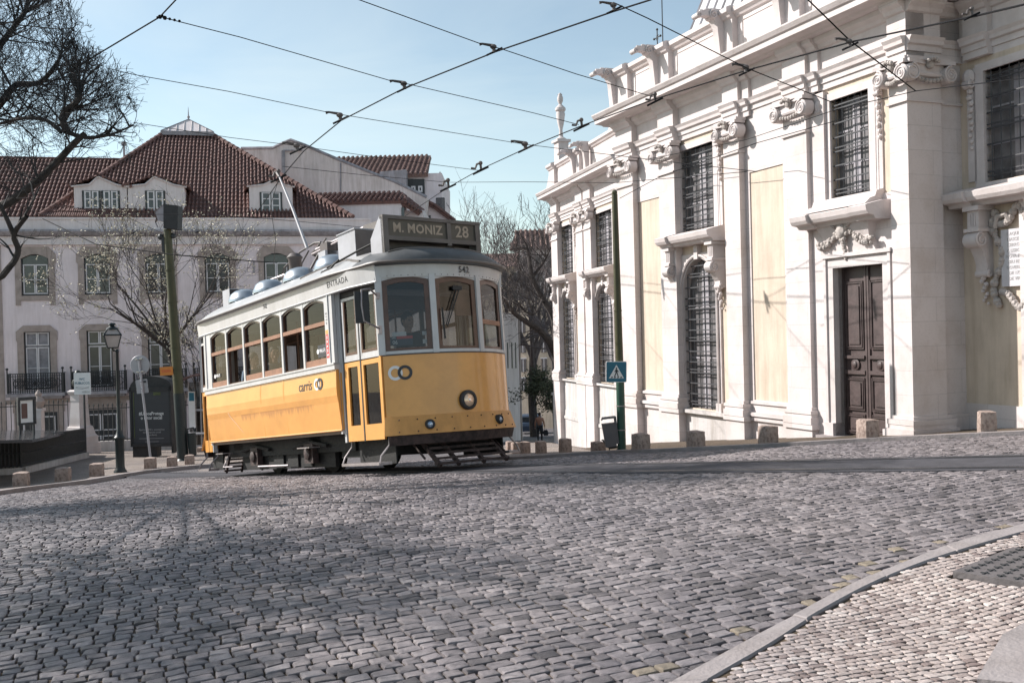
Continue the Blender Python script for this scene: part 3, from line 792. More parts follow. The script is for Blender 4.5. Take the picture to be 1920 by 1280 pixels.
# ends: aprons, windows, doors
wpost = [-PH, math.asin(-.457/RA), math.asin(.457/RA), PH]
for e in (1, -1):
    mb = MB(); arcband(mb, .88, 1.90, 0, 0, end=e); ap = mb.build('front_apron' if e > 0 else 'rear_apron', M['yellow'], tram)
    mb = MB()
    for k_ in range(9):
        for zz_, of_ in ((.84, .045), (.65, .105)):
            ph_ = lerp(-PH*.85, PH*.85, k_/8); a_ = arc(ph_, of_); mb.ball((e*a_[0], a_[1], zz_), .012, n=6)
    for k_ in range(24):
        ph_ = lerp(-PH*.97, PH*.97, k_/23); a_ = arc(ph_, .005); mb.ball((e*a_[0], a_[1], 3.18), .008, n=5)
    tag(mb.build('rivets', M['rust'], ap), kind='stuff')
    mb = MB(); arcband(mb, .60, .90, .11, .02, end=e, p0=-PH*1.02, p1=PH*1.02, th=.04); sk_ = mb.build('apron_skirt', M['yellow_d'], ap)
    mb = MB(); arcband(mb, 1.885, 1.905, .012, .012, end=e); mb.build('trim_line', M['txt_k'], ap)
    mb = MB(); arcband(mb, 1.90, 1.955, .008, .008, end=e, th=.06); mb.build('end_sill', M['tramwhite'], tram)
    mb = MB(); arcband(mb, 3.15, 3.38, .0, .03, end=e, th=.05, p0=-PH*1.03, p1=PH*1.03); hb = mb.build('head_band', M['tramwhite'], tram)
    for k in range(4):
        ph = wpost[k]; a = arc(ph-.022 if k else ph, 0); b = arc(ph+.022 if k < 3 else ph, 0); wd = .055 if k in (0, 3) else .05
        mb = MB(); c = arc(ph, -.02); T = Matrix.Translation((e*c[0], c[1], 0)) @ Matrix.Rotation(e*ph if e > 0 else math.pi-ph, 4, 'Z')
        z0 = .6 if k in (0, 3) else 1.98
        mb.box(-.05, .035, -wd, wd, 1.9, 3.18, T=T); mb.build('end_post', M['tramwhite'], tram)
    for k in range(3):
        pa, pb_ = wpost[k], wpost[k+1]; A = Vector((*arc(pa, -.03), 0)); B = Vector((*arc(pb_, -.03), 0))
        if e < 0: A.x *= -1; B.x *= -1
        d = (B-A); ln = d.length; T = frame(A, d)   # local x along window, y perpendicular
        g = .05; a, b = g, ln-g; zb, zs = 1.945, 3.11; c = .08
        top = [(lerp(a, b, j/12), zs+.05*(1-(2*j/12-1)**2)) for j in range(13)]
        topi = [(lerp(a+c, b-c, j/12), zs-c+.05*(1-(2*j/12-1)**2)) for j in range(13)]
        outer = [(a, zb)]+top+[(b, zb)]; inner = [(a+c, zb+.06)]+topi+[(b-c, zb+.06)]; n = len(outer)
        s_ = -1 if e > 0 else 1
        ya, yb = s_*-.03, s_*.025
        mb = MB(T)
        vs = [(p[0], ya, p[1]) for p in outer]+[(p[0], ya, p[1]) for p in inner]+[(p[0], yb, p[1]) for p in outer]+[(p[0], yb, p[1]) for p in inner]
        fs = []
        for j in range(n):
            j2 = (j+1) % n
            fs += [(j, j2, n+j2, n+j), (2*n+j, 3*n+j, 3*n+j2, 2*n+j2), (n+j, n+j2, 3*n+j2, 3*n+j), (j, 2*n+j, 2*n+j2, j2)]
        mb.add(vs, fs)
        wf = mb.build('windscreen_frame', M['wood'], tram)
        mb = MB(T); mb.add([(p[0], 0, p[1]-.01) for p in [(a+.02, zb+.04)]+top[1:-1]+[(b-.02, zb+.04)]], [tuple(range(13))])
        mb.build('pane', M['glassf'], wf)
        # white spandrel above the arch
        mb = MB(T); mb.prism([(a-.04, 3.20)]+[(p[0], p[1]-.004) for p in top]+[(b+.04, 3.20)], 'y', s_*-.02, s_*.035); mb.build('arch_spandrel', M['tramwhite'], tram)
        if e > 0 and k == 1: wmid = (T, ln)
        if e > 0 and k == 0: wleft = (T, ln)
        if e > 0 and k == 2:
            mb = MB(T); mb.box(a+.03, b-.03, -.03, .0, 2.38, 2.46); mb.build('sash_rail', M['wood_l'], wf)
# front lettering and lamps
ph = phipx(868, 3.25); a = arc(ph, .03)
text('fleet_number', '542', .15, M['txt_k'], tram, frame((a[0], a[1], 3.262), (-math.sin(ph), math.cos(ph), 0), (math.cos(ph), math.sin(ph), .02)), bold=.002, space=1.15, sx=.9)
for k, (px, mm) in enumerate(((741, 'signw'), (759, 'txt_k'))):
    ph = phipx(px, 1.65); a = arc(ph, .004+.004*k); T = frame((a[0], a[1], 1.60), (-math.sin(ph), math.cos(ph), 0), (math.cos(ph), math.sin(ph), 0))
    o_, i_ = [], []; n = 36
    for j in range(n):
        g = 2*math.pi*j/n
        for lst, r in ((o_, .118), (i_, .072)):
            q = ph+r*math.cos(g)/RA; aa = arc(q, .006+.004*k); lst.append((aa[0], aa[1], 1.60+r*math.sin(g)))
    mb = MB(); mb.add(o_+i_, [(j, (j+1) % n, n+(j+1) % n, n+j) for j in range(n)]); mb.build('ring_emblem', M[mm], tram)
def lampunit(px, z, r, lens, off=.02, nm='headlight'):
    ph = phipx(px, z); a = arc(ph, off); T = frame((a[0], a[1], z), (-math.sin(ph), math.cos(ph), 0), (math.cos(ph), math.sin(ph), 0)).to_3x3()
    mb = MB(); mb.lathe([(r*1.12, -.08), (r*1.12, .035), (r*1.02, .05), (r*.78, .055), (r*.74, .03)], (a[0], a[1], z), 24, T=T); o = mb.build(nm, M['black'], tram)
    mb = MB(); mb.lathe([(r*.76, .03), (r*.55, .045), (r*.22, .052), (.01, .054)], (a[0], a[1], z), 20, T=T); mb.build('lens', lens, o)
    mb = MB(); mb.lathe([(r*.16, .05), (r*.16, .06), (.01, .062)], (a[0], a[1], z), 12, T=T); mb.build('bulb_cap', M['chrome'], o)
lampunit(876, 1.10, .145, M['lamp']); lampunit(804, .745, .072, M['lamp_c'], .075); lampunit(928, .75, .072, M['lamp_c'], .075)
# doors on the near side (and the same on the far side)
for e, sy in ((1, -1), (1, 1), (-1, -1), (-1, 1)):
    A = Vector((e*(HL+.08), sy*(HW-.13), 0)); c = arc(PH, -.02); B = Vector((e*(c[0]-.03), sy*(c[1]), 0)); T = frame(A, B-A); ln = (B-A).length
    s_ = 1 if e*sy < 0 else -1     # outward is -y when s_=1
    ow = -s_
    mb = MB(T); mb.box(0, ln, ow*-.02, ow*.015, 3.0, 3.1); mb.box(0, .03, ow*-.03, ow*.02, .56, 3.05)
    mb.build('door_surround', M['black'], tram)
    for k in range(2):
        x0, x1 = lerp(.04, ln-.02, k*.47+.0), lerp(.04, ln-.02, .445 if k == 0 else 1.0)
        mb = MB(T); t = .05
        yo0, yo1 = ow*-.01, ow*.03
        def fr(a0, a1, z0, z1, tt=t):
            mb.box(a0, a0+tt, yo0, yo1, z0, z1); mb.box(a1-tt, a1, yo0, yo1, z0, z1); mb.box(a0+tt, a1-tt, yo0, yo1, z1-tt, z1); mb.box(a0+tt, a1-tt, yo0, yo1, z0, z0+tt)
        fr(x0, x1, 1.90, 2.98); mb.box(x0, x1, yo0-.001, yo1+.004, 1.9, 2.0); dl = mb.build('door_leaf', M['tramwhite'], tram)
        mb = MB(T)
        w_ = .11 if k == 0 else .075
        mb.box(x0, x0+w_, yo0, yo1, .56, 1.88); mb.box(x1-w_*.7, x1, yo0, yo1, .56, 1.88); mb.box(x0+w_, x1-w_*.7, yo0, yo1, 1.80, 1.88); mb.box(x0+w_, x1-w_*.7, yo0, yo1, .56, .82)
        mb.build('lower_panel', M['yellow'], dl)
        mb = MB(T); mb.add([(x0+.05, 0, 2.0), (x1-.05, 0, 2.0), (x1-.05, 0, 2.94), (x0+.05, 0, 2.94)], [(0, 1, 2, 3)]); mb.add([(x0+w_-.01, 0, .8), (x1-w_*.6, 0, .8), (x1-w_*.6, 0, 1.82), (x0+w_-.01, 0, 1.82)], [(0, 1, 2, 3)]); mb.build('pane', M['glassd'], dl)
        mb = MB(T); mb.box(x0+.05, x0+.085, yo0*.5, yo1*.9, 2.0, 2.93); mb.box(x1-.085, x1-.05, yo0*.5, yo1*.9, 2.0, 2.93); mb.box(x0+.05, x1-.05, yo0*.5, yo1*.85, 2.0, 2.05); mb.build('wood_lining', M['wood'], dl)
    mb = MB(T); mb.box(lerp(.04, ln, .445), lerp(.04, ln, .475), ow*-.02, ow*.035, .55, 3.0); mb.build('door_seal', M['black'], tram)
    # yellow narrow corner beside the door
    mb = MB(T); mb.box(ln-.03, ln+.02, ow*-.02, ow*.04, .6, 1.9); mb.build('corner_strip', M['yellow'], tram)
# roof
def Wx(x):
    x = abs(x)
    if x < 2.9: return HW+.085
    o = math.sqrt(max((RA+.13)**2-(x-AX)**2, 0)) if x-AX < RA+.13 else 0
    s = lerp(HW+.085, 1.34, sst(2.9, 4.25, x))
    return min(s, o)
def Hx(x):
    x = abs(x); H = .46
    if x > 2.7: H = .46*math.sqrt(max(0, 1-((x-2.7)/(AX+RA+.13-2.7))**2.3))
    return H
xs_ = [-4.9055, -4.904, -4.896, -4.88, -4.85, -4.80, -4.7, -4.6, -4.45, -4.25, -4., -3.7, -3.3, -2.9]; xs_ = xs_+[-2+i for i in range(5)]+[-x for x in xs_[::-1]]
rings = []
for x in xs_:
    W, H = Wx(x), Hx(x); ring = []
    for j in range(25):
        t = -1+2*j/24; y = W*math.sin(t*math.pi/2)
        zz = ZD+.005+H*(1-abs(y/W)**3.0 if W > .01 else 0)
        ring.append((x, y, zz))
    ring += [(x, W*.96 if W else 0, ZD-.05), (x, -W*.96 if W else 0, ZD-.05)]
    rings.append(ring)
mb = MB(); mb.loft(rings, m=1, mf=lambda i, j: 1 if xs_[i] > 3.65 else 0)
roof = mb.build('roof', [M['tramroof'], M['roofgrey']], tram, ang=50)
mb = MB()
edge = []
for x in xs_[1:-1]: edge.append((x, -Wx(x)-.008, ZD-.005))
for x in xs_[1:-1][::-1]: edge.append((x, Wx(x)+.008, ZD-.005))
mb.tube(edge, .028, 6, closed=True); mb.build('drip_rail', M['boxgrey'], roof)
mb = MB()
def roofz(x, y): return ZD+Hx(x)*(1-abs(y/Wx(x))**3.0)
for yy in (-.5, -.9):
    pass
ln_ = [(x, -.62-.25*((x-3.2)/1.0)**2 if x > 2.2 else -.87, 0) for x in ()]
for s_ in (-1, 1):
    pts = []
    for i in range(15):
        t = i/14; x = 4.62-.0*t; 
        ph_ = lerp(.06, .62, t)*s_; r = RA-.16; x = AX+r*math.cos(ph_); y = r*math.sin(ph_)
        pts.append((x, y, roofz(x, y)+.008))
    mb.tube(pts, .016, 5)
# seams running back over the white roof
for s_ in (-1, 1):
    pts = []
    for i in range(16):
        t = i/15; x = lerp(3.75, 1.5, t); y = s_*(1.22-.75*math.sin(t*math.pi*.9)*0-.35*(1-(1-t)**2)*math.sin(math.pi*t))
        pts.append((x, y, roofz(x, y)+.01))
    mb.tube(pts, .022, 5)
mb.build('roof_ribs', M['boxgrey'], roof)
for px in (458, 505, 563, 623):
    x = None
    lo, hi = -3, 4
    for _ in range(30):
        m_ = (lo+hi)/2
        if tp(m_, -.55, 3.95)[0] < px: lo = m_
        else: hi = m_
    mb = MB(); r = .36; mb.lathe([(r*1.05, -.08), (r*1.05, .0), (r, .03), (r*.88, .14), (r*.62, .22), (r*.3, .26), (.01, .27)], (lo, -.55, roofz(lo, -.55)+.03), 22, T=Matrix.Diagonal((1.1, .9, .85)))
    mb.build('roof_ventilator', M['dome'], tram)
# destination box
BX = 4.17
mb = MB()
prof = [(BX-.02, 3.42), (BX, 3.88), (BX-.03, 4.23), (BX-.10, 4.25), (BX-.42, 3.90), (BX-.42, 3.62)]
mb.prism([(BX-.10, 4.25), (BX-.42, 3.92), (BX-.42, 3.66), (BX-.02, 3.50), (BX, 3.9), (BX-.03, 4.22)], 'y', -.99, -.95)
mb.prism([(BX-.10, 4.25), (BX-.42, 3.92), (BX-.42, 3.66), (BX-.02, 3.50), (BX, 3.9), (BX-.03, 4.22)], 'y', .95, .99)
db = mb.build('destination_box', M['boxlight'], tram)
mb = MB()
mb.box(BX-.10, BX+.012, -.99, .99, 4.20, 4.26); mb.box(BX-.08, BX+.01, -.93, .93, 3.84, 3.91)
for y0, y1 in ((-.99, -.89), (.89, .99), (.29, .37)): mb.box(BX-.06, BX+.012, y0, y1, 3.5 if abs(y0) > .5 else 3.8, 4.22)
mb.box(BX-.3, BX-.05, -.94, .94, 3.9, 3.93); mb.box(BX-.32, BX-.28, -.94, .94, 3.6, 4.05)
mb.prism([(BX-.05, 4.23), (BX-.09, 4.255), (BX-.43, 3.93), (BX-.41, 3.90)], 'y', -.95, .95)
mb.build('box_frame', M['boxgrey'], db)
mb = MB(); mb.box(BX-.05, BX-.02, -.9, .3, 3.9, 4.21); mb.box(BX-.05, BX-.02, .36, .9, 3.9, 4.21); mb.build('roller_blind', M['blind'], db)
fr_ = lambda y, z: frame((BX-.018, y, z), (0, 1, 0), (1, 0, 0))
text('destination_lettering', 'M. MONIZ', .22, M['txt_c'], db, fr_(-.29, 4.055), bold=.006, space=1.06, sx=.94)
text('route_number', '28', .29, M['txt_c'], db, fr_(.62, 4.055), bold=.004)
for y in (-.68, .68): pass
# rectangular resistor box behind it and small cabinets at the rear
mb = MB(); mb.box(2.2, 2.85, -.78, .55, 3.72, 4.30); mb.box(2.18, 2.87, -.80, .57, 4.30, 4.32); b_ = mb.build('roof_cabinet', M['boxlight'], tram)
mb = MB(); mb.box(2.85, 2.862, -.77, .54, 3.73, 4.29); mb.build('cabinet_front', M['boxgrey'], b_)  # darker sheet paints shade onto the cabinet's front face
mb = MB(); mb.box(.75, 1.05, -.45, .1, 3.85, 4.28); mb.build('roof_cabinet', M['boxlight'], tram)
mb = MB(); mb.prism([(.1, 3.86), (.1, 4.02), (1.05, 4.05), (1.05, 3.86)], 'y', -.35, -.15); mb.build('roof_cabinet', M['boxlight'], tram)
mb = MB(); mb.box(-3.9, -3.1, -.75, .3, 3.74, 4.17); b_ = mb.build('roof_cabinet', M['boxlight'], tram)
mb = MB(); mb.box(-3.1, -3.09, -.74, .29, 3.75, 4.15); mb.build('cabinet_front', M['black'], b_)
mb = MB(); mb.prism([(-2.3, 3.95), (-2.35, 4.08), (-1.25, 4.22), (-1.1, 4.0)], 'y', -.1, .45); mb.build('roof_cabinet', M['boxlight'], tram)
# trolley gear
TG = Matrix.Translation((-1.15, 0, .2))
mb = MB(TG)
mb.lathe([(.30, 3.86), (.30, 3.92), (.12, 3.96), (.09, 4.2)], (1.7, .0, 0), 14); mb.lathe([(.13, 4.2), (.16, 4.28), (.10, 4.36)], (1.7, 0, 0), 12)
mb.lathe([(.12, 3.9), (.14, 4.2), (.17, 4.24), (.1, 4.32)], (.55, -.3, 0), 12)
for i in range(7):
    g = i*.9; mb.tube([(1.5+.16*math.cos(g)*i/4, -.05+.1*math.sin(g), 4.25+.03*i), (1.3-.1*i, .1*math.cos(g), 4.3+.04*math.sin(i)), (1.0-.05*i, .05, 4.12+.03*i)], .018, 5)
mb.box(1.9, 2.2, -.4, -.2, 3.9, 4.25); mb.box(1.5, 1.9, -.25, .25, 4.0, 4.06)
mb.tube([(1.8, -.25, 3.85), (1.5, -.1, 4.35), (1.2, 0, 4.45)], .03, 6); mb.tube([(1.2, -.3, 3.85), (1.5, -.1, 4.35)], .025, 6)
tb = mb.build('trolley_base', M['bracket'], tram)
mb = MB(TG); mb.tube([(1.25, -.15, 4.28), (3.45, -.2, 4.30)], .035, 8); mb.tube([(1.35, -.30, 4.16), (3.0, -.35, 4.20)], .022, 8); mb.build('spring_tube', M['steel'], tb)
mb = MB(TG); mb.prism([(3.30, 4.0), (3.38, 4.33), (4.1, 4.30), (4.2, 3.9)], 'y', -.25, .75); mb.build('pole_housing', M['boxgrey'], tb)
mb = MB(TG); mb.tube([(1.55, .05, 4.40), (.8, .05, 4.52), (.1, .05, 4.46), (-.5, -.05, 4.22), (-.62, -.05, 4.1)], .022, 6); mb.tube([(.3, .15, 4.45), (-.05, .15, 4.25), (-.1, .15, 4.15)], .018, 6); mb.build('pole_hook', M['bracket'], tb)
mb = MB(); mb.tube([(-2.9, -.1, 3.85), (-2.8, -.1, 4.2), (-2.6, -.1, 4.26), (-1.6, -.1, 4.25), (-1.5, -.1, 4.1)], .022, 6); mb.tube([(-.8, -.5, 3.75), (-.8, -.5, 4.05), (-.72, -.5, 4.1), (-.65, -.5, 4.05), (-.65, -.5, 3.8)], .02, 6); mb.build('roof_handrail', M['steel'], tram)
# pole reaches the wire behind
pa_ = TMi @ P(576, 465, (TM @ Vector((1.0, 0, 4.2))).y)
pw_ = TMi @ P(524, 332, 20.6)
mb = MB(); mb.tube([pa_, lerp(pa_, pw_, .5)+Vector((0, 0, .05)), pw_], [.034, .028, .018], 8); tpo = mb.build('trolley_pole', M['boxlight'], tram)
mb = MB(); mb.tube([pw_, pw_+Vector((-.12, 0, .12))], .03, 6); mb.tube([pw_, pw_+Vector((-.3, -.1, -.55)), pw_+Vector((-.35, 0, -1.25)), pa_+Vector((-1.6, 0, -.1))], .008, 4); mb.build('trolley_shoe_and_rope', M['bracket'], tpo)
mb = MB()
x_ = xpx(640, 3.5)-.2
mb.tube([(x_-.6, -1.25, 3.62), (x_, -1.0, 3.80), (x_+.35, -.88, 3.88)], .02, 5); mb.tube([(x_-.75, -1.35, 3.44), (x_-.7, -1.3, 3.56), (x_-.45, -1.28, 3.58), (x_-.25, -1.2, 3.7)], .02, 5); mb.tube([(x_-.5, -1.36, 3.43), (x_-.35, -1.22, 3.68)], .02, 5)
mb.build('folding_bracket', M['under'], tram)
# mirror
mb = MB(); ph = -PH; a = arc(ph, .0)
mb.tube([(a[0]+.02, a[1]-.05, 2.87), (a[0]+.10, a[1]-.22, 2.96), (a[0]+.05, a[1]-.34, 2.95), (a[0]+.04, a[1]-.35, 2.7), (a[0]+.05, a[1]-.33, 2.45), (a[0]+.08, a[1]-.2, 2.38), (a[0]+.03, a[1]-.04, 2.33)], .016, 6)
mb.box(a[0]-.005, a[0]+.03, a[1]-.07, a[1]+.02, 2.82, 2.92); mb.box(a[0]-.005, a[0]+.03, a[1]-.06, a[1]+.0, 2.25, 2.38); mi = mb.build('mirror_arm', M['steel'], tram)
mb = MB(); T = Matrix.Translation((a[0]+.02, a[1]-.33, 2.66)) @ Matrix.Rotation(R_(-20), 4, 'Z'); mb.box(-.03, .02, -.115, .115, -.24, .27, T=T); mb.build('mirror', M['black'], mi)
# wipers, route boards behind windscreen
T, ln = wmid
mb = MB(T); mb.tube([(ln*.52, -.06, 2.98), (ln*.22, -.06, 2.35)], .010, 5); mb.tube([(ln*.58, -.06, 2.98), (ln*.25, -.06, 2.33)], .010, 5); mb.tube([(ln*.15, -.07, 2.62), (ln*.16, -.07, 2.35), (ln*.17, -.07, 2.12)], .016, 5); mb.box(ln*.42, ln*.62, -.07, -.03, 2.93, 3.0)
mb.build('wiper', M['black'], tram)
T, ln = wleft
mb = MB(T); mb.box(.13, .5, .03, .035, 2.05, 2.19); bo = mb.build('route_board', M['navy'], tram)
mb = MB(T); mb.box(.24, .5, .024, .03, 2.155, 2.20); mb.build('pink_strip', M['txt_r'], bo)
mb = MB(T); mb.box(.17, .40, .03, .035, 2.20, 2.27); mb.box(.66, .76, .03, .035, 2.2, 2.26); mb.box(.66, .76, .03, .035, 2.06, 2.13); mb.build('paper_note', M['signw'], bo)
text('board_number', '06', .085, M['txt_w'], bo, T @ frame((.21, .022, 2.10), (1, 0, 0), (0, -1, 0)), bold=.002)
text('board_code', '28E', .045, M['txt_w'], bo, T @ frame((.19, .022, 2.175), (1, 0, 0), (0, -1, 0)), bold=.001)
# driver's desk and blind
mb = MB(); mb.box(3.7, 4.35, -.75, .55, .8, 1.75); mb.build('driver_desk', M['inside'], tram)
mb = MB(T := wmid[0]); mb.box(.55*wmid[1], .97*wmid[1], .06, .07, 2.52, 2.96); mb.build('sun_blind', M['wood_l'], tram)
# undercarriage
mb = MB()
mb.box(-2.9, 2.9, -1.0, 1.0, .42, .72); mb.box(-4.2, 4.3, -.95, .95, .52, .70); mb.box(-2.2, 2.0, -.98, -.9, .13, .45); mb.box(-1.9, 1.9, 1.0, 1.12, .22, .45); mb.box(-2.7, 2.9, -1.05, -.9, .40, .76); mb.box(2.3, 4.1, -1.0, .9, .28, .60)
uf = mb.build('underframe', M['under'], tram)
mb = MB()
for x in (-.55, .1, .7): mb.box(x, x+.45, -1.02, -.7, .16, .5)
mb.box(-2.5, -2.0, -1.05, -.8, .55, .74); mb.box(1.15, 1.6, -1.05, -.8, .55, .74)
mb.build('equipment_box', M['under'], uf)
for e in (-1, 1):
    for sy in (-1, 1):
        mb = MB(); x = e*1.25; prof = [(.40, -.05), (.43, -.05), (.43, -.03), (.38, -.02), (.38, .04), (.30, .05), (.12, .03), (.1, .09), (.02, .09)]
        mb.lathe(prof, (x, sy*.60, .40), 26, T=Matrix.Rotation(R_(90)*(1 if sy < 0 else -1), 3, 'X')); wh = mb.build('wheel', M['under'], tram)
        mb = MB(); mb.box(x-.18, x+.18, sy*1.02, sy*1.14, .22, .58); mb.lathe([(.11, 0), (.11, .04), (.07, .06)], (x, sy*1.14, .4), 12, T=Matrix.Rotation(R_(90)*(1 if sy < 0 else -1), 3, 'X')); mb.build('axle_box', M['rust'], wh)
    mb = MB()
    for sy in (-1, 1):
        mb.tube([(e*.55, sy*1.1, .52), (e*1.25, sy*1.12, .62), (e*1.95, sy*1.1, .52)], .035, 6)
    mb.build('leaf_spring', M['under'], uf)
    # bumper
    mb = MB(); arcband(mb, .44, .62, .04, .09, end=e, th=.12, p0=-PH*.98, p1=PH*.98); mb.build('bumper', M['rust'], tram)
    # lifeguard tray
    mb = MB()
    for i in range(5): 
        t = i/4; mb.box(e*lerp(4.5, 4.88, t)-.04, e*lerp(4.5, 4.88, t)+.04, -.62-.1*t, .62+.1*t, lerp(.42, .09, t), lerp(.46, .13, t))
    for y in (-.66, -.3, .2, .66):
        mb.prism([(e*4.45, .48), (e*4.95, .10), (e*4.91, .05), (e*4.41, .43)], 'y', y-.025, y+.025)
    mb.tube([(e*4.3, -.8, .5), (e*4.7, -.8, .2)], .02, 5); mb.tube([(e*4.3, .8, .5), (e*4.7, .8, .2)], .02, 5)
    mb.build('lifeguard', M['rust'], tram)
    # steps
    for sy in (-1, 1):
        xa, xb = e*(HL+.05), e*(4.32); yo = sy*1.36
        mb = MB(); mb.box(xa, xb, sy*1.18, sy*1.42, .155, .20); st = mb.build('step', M['steel'], tram)
        mb = MB()
        for x, d in ((xa, -e*.0), (xb, e*.0)):
            mb.tube([(x, sy*1.2, .62), (x-.02*e, sy*1.2, .46), (x+.02*e*(1 if x==xa else -1), sy*1.36, .30), (x, sy*1.4, .18)], .018, 6)
        mb.build('step_bracket', M['steel'], st)
        mb = MB(); mb.box(xa+e*.03, xb-e*.03, sy*1.05, sy*1.08, .16, .56); mb.build('step_back', M['under'], st)
mb = MB(); mb.box(-2.75, -2.35, -1.36, -1.15, .50, .52); mb.box(1.25, 1.75, -1.36, -1.15, .50, .52); mb.tube([(-2.6, -1.1, .5), (-2.62, -1.25, .22), (-2.1, -1.25, .22)], .015, 5); mb.tube([(-.9, -1.2, .2), (.5, -1.2, .2)], .02, 5); mb.build('side_guard', M['steel'], uf)
for nm, q, z in (('belt rear', (-HL, -HW), 1.8), ('belt front', (HL, -HW), 1.8), ('bot front', (HL, -HW+.05), .76), ('drip', (HL, -HW), 3.4), ('corner', (4.26, -1.23), 1.9), ('corner far', (4.26, 1.23), 1.9), ('box tl', (BX, -.95), 4.25), ('box tr', (BX, .95), 4.25)):
    print(nm, [round(v) for v in tp(q[0], q[1], z)])

for o in list(tram.children_recursive):
    if o.type == 'MESH' and not o.get('_c'):
        for v in o.data.vertices:
            p = o.matrix_basis @ v.co if o.matrix_basis != Matrix.Identity(4) else v.co
            if p.x < -HL and o.matrix_basis == Matrix.Identity(4): v.co.x = -(HL+(abs(v.co.x)-HL)*.5)
# ---------------------------------------------------------------- church
CO = Vector((6.83, 17.0, 0)); CD = Vector((-.368, .93, 0)).normalized()
CM = frame(CO, CD); CMi = CM.inverted()
church = thing('church', 'tall pale stone baroque church with cream panels, grilled windows and a carved cornice', 'church', CM)
def uof(px, v=0., Mx=None):
    Mx = Mx or CM
    o = Mx @ Vector((0, v, 0)); d = Mx.to_3x3() @ Vector((1, 0, 0)); k = (px-960)/FPX
    return (k*o.y-o.x)/(d.x-k*d.y)
ZP, ZB0, ZCAP0, ZCAP1 = -1.96, -1.62, 3.90, 4.50
ENT = [(ZCAP1, 0), (4.62, 0), (4.62, .03), (4.72, .03), (4.74, .08), (4.80, .09), (4.86, .13), (4.88, 0), (5.28, 0), (5.30, .05), (5.36, .08), (5.42, .16), (5.5, .18)]
def entab(mb, u0, u1, v, back=-.6):
    poly = [(back, ENT[0][0])]+[(v+d, z) for z, d in ENT]+[(back, 5.5)]
    mb.prism(poly, 'x', u0, u1)
def cornice(mb, u0, u1, v, back=-.6):
    poly = [(back, 5.5), (v+.18, 5.5), (v+.22, 5.53), (v+.44, 5.55), (v+.44, 5.66), (v+.48, 5.68), (v+.53, 5.76), (v+.53, 5.79), (v+.1, 5.86), (back, 5.88)]
    mb.prism(poly, 'x', u0, u1)
def attic(mb, u0, u1, v, back=-.6):
    poly = [(back, 5.8), (v, 5.8), (v, 6.68), (v+.05, 6.70), (v+.08, 6.76), (v+.14, 6.80), (v+.14, 6.90), (v+.05, 6.94), (back, 6.94)]
    mb.prism(poly, 'x', u0, u1)
def base_mould(mb, u0, u1, v, back, side=.0):
    for z0, z1, d in ((ZP, ZP+.14, .10), (ZP+.14, ZP+.20, .07), (ZP+.20, ZP+.27, .09), (ZP+.27, ZP+.34, .04)):
        mb.box(u0-d*.8, u1+d*.8, back, v+d, z0, z1)
def capital(par, T, u0, u1, v, face=True):
    """ionic capital: abacus, cushion, two volutes with spirals, mask and pendant festoon"""
    w = u1-u0; m = (u0+u1)/2
    mb = MB(T); mb.box(u0-.16, u1+.16, v-.12, v+.15, 4.44, 4.50)
    mb.prism([(u0-.18, v+.20), (u0-.14, v-.1), (u1+.14, v-.1), (u1+.18, v+.20), (m+.1, v+.12), (m-.1, v+.12)], 'z', 4.38, 4.44)
    mb.box(u0-.02, u1+.02, v-.1, v+.09, 4.20, 4.38)
    mb.tube([(u0-.02, v+.08, 4.22), (u1+.02, v+.08, 4.22)], .05, 8)
    r = .145
    for uc, s_ in ((u0-.09, -1), (u1+.09, 1)):
        Tc = Matrix.Rotation(R_(90), 3, 'X')
        mb.lathe([(r, -.12), (r, .08), (r*.85, .10)], (uc, v+.08, 4.22), 20, T=Matrix.Rotation(R_(-90), 3, 'X'))
        pts = []
        for i in range(34):
            g = i/33*2*math.pi*2.3; rr = r*(1-.82*i/33)
            pts.append((uc-s_*rr*math.sin(g)*1.0, v+.185, 4.22+rr*math.cos(g)))
        mb.tube(pts, [.020*(1-.5*i/33) for i in range(34)], 5)
        mb.ball((uc, v+.18, 4.22), .026)
    cp = mb.build('capital', M['stone_trim'], par)
    mb = MB(T)
    mb.ball((m, v+.14, 4.38), .085, sc3=(1, .8, 1), n=8)
    for k in range(5): mb.ball((m+(k-2)*.055, v+.22, 4.46-.02*abs(k-2)), .04, n=6)
    for k in range(7): mb.ball((m+.26*(k-3)/3*w/.7, v+.12, 4.14-.04*math.cos((k-3)/3*1.5)), .045, n=6)
    mb.build('mask_carving', M['carve'], cp)
    return cp
def spans(T, u0, u1, v, holes, back, mat_, name, par, z0=ZP, z1=ZCAP1):
    """wall slab from u0..u1 with rectangular holes [(ua,ub,za,zb)] stacked in one column range"""
    mb = MB(T)
    if not holes: mb.box(u0, u1, back, v, z0, z1)
    else:
        ua, ub = holes[0][0], holes[0][1]
        mb.box(u0, ua, back, v, z0, z1); mb.box(ub, u1, back, v, z0, z1)
        z = z0
        for h in sorted(holes, key=lambda h: h[2]):
            if h[2] > z: mb.box(ua, ub, back, v, z, h[2])
            z = h[3]
        mb.box(ua, ub, back, v, z, z1)
    return mb.build(name, mat_, par)
def pilaster(T, u0, u1, v=0., wallv=-.15, cap=True, zped=-3.2):
    mb = MB(T); mb.box(u0, u1, wallv-.1, v, ZP+.34, ZCAP1-.1)
    mb.box(u0-.03, u1+.03, wallv-.1, v+.045, 3.76, 3.80)
    base_mould(mb, u0, u1, v, wallv-.1)
    mb.box(u0-.10, u1+.10, wallv-.1, v+.09, ZP-.10, ZP); mb.box(u0-.05, u1+.05, wallv-.1, v+.05, zped, ZP-.10)
    p = mb.build('pilaster', M['stone'], church)
    if cap: capital(p, T, u0+.02, u1-.02, v)
    return p
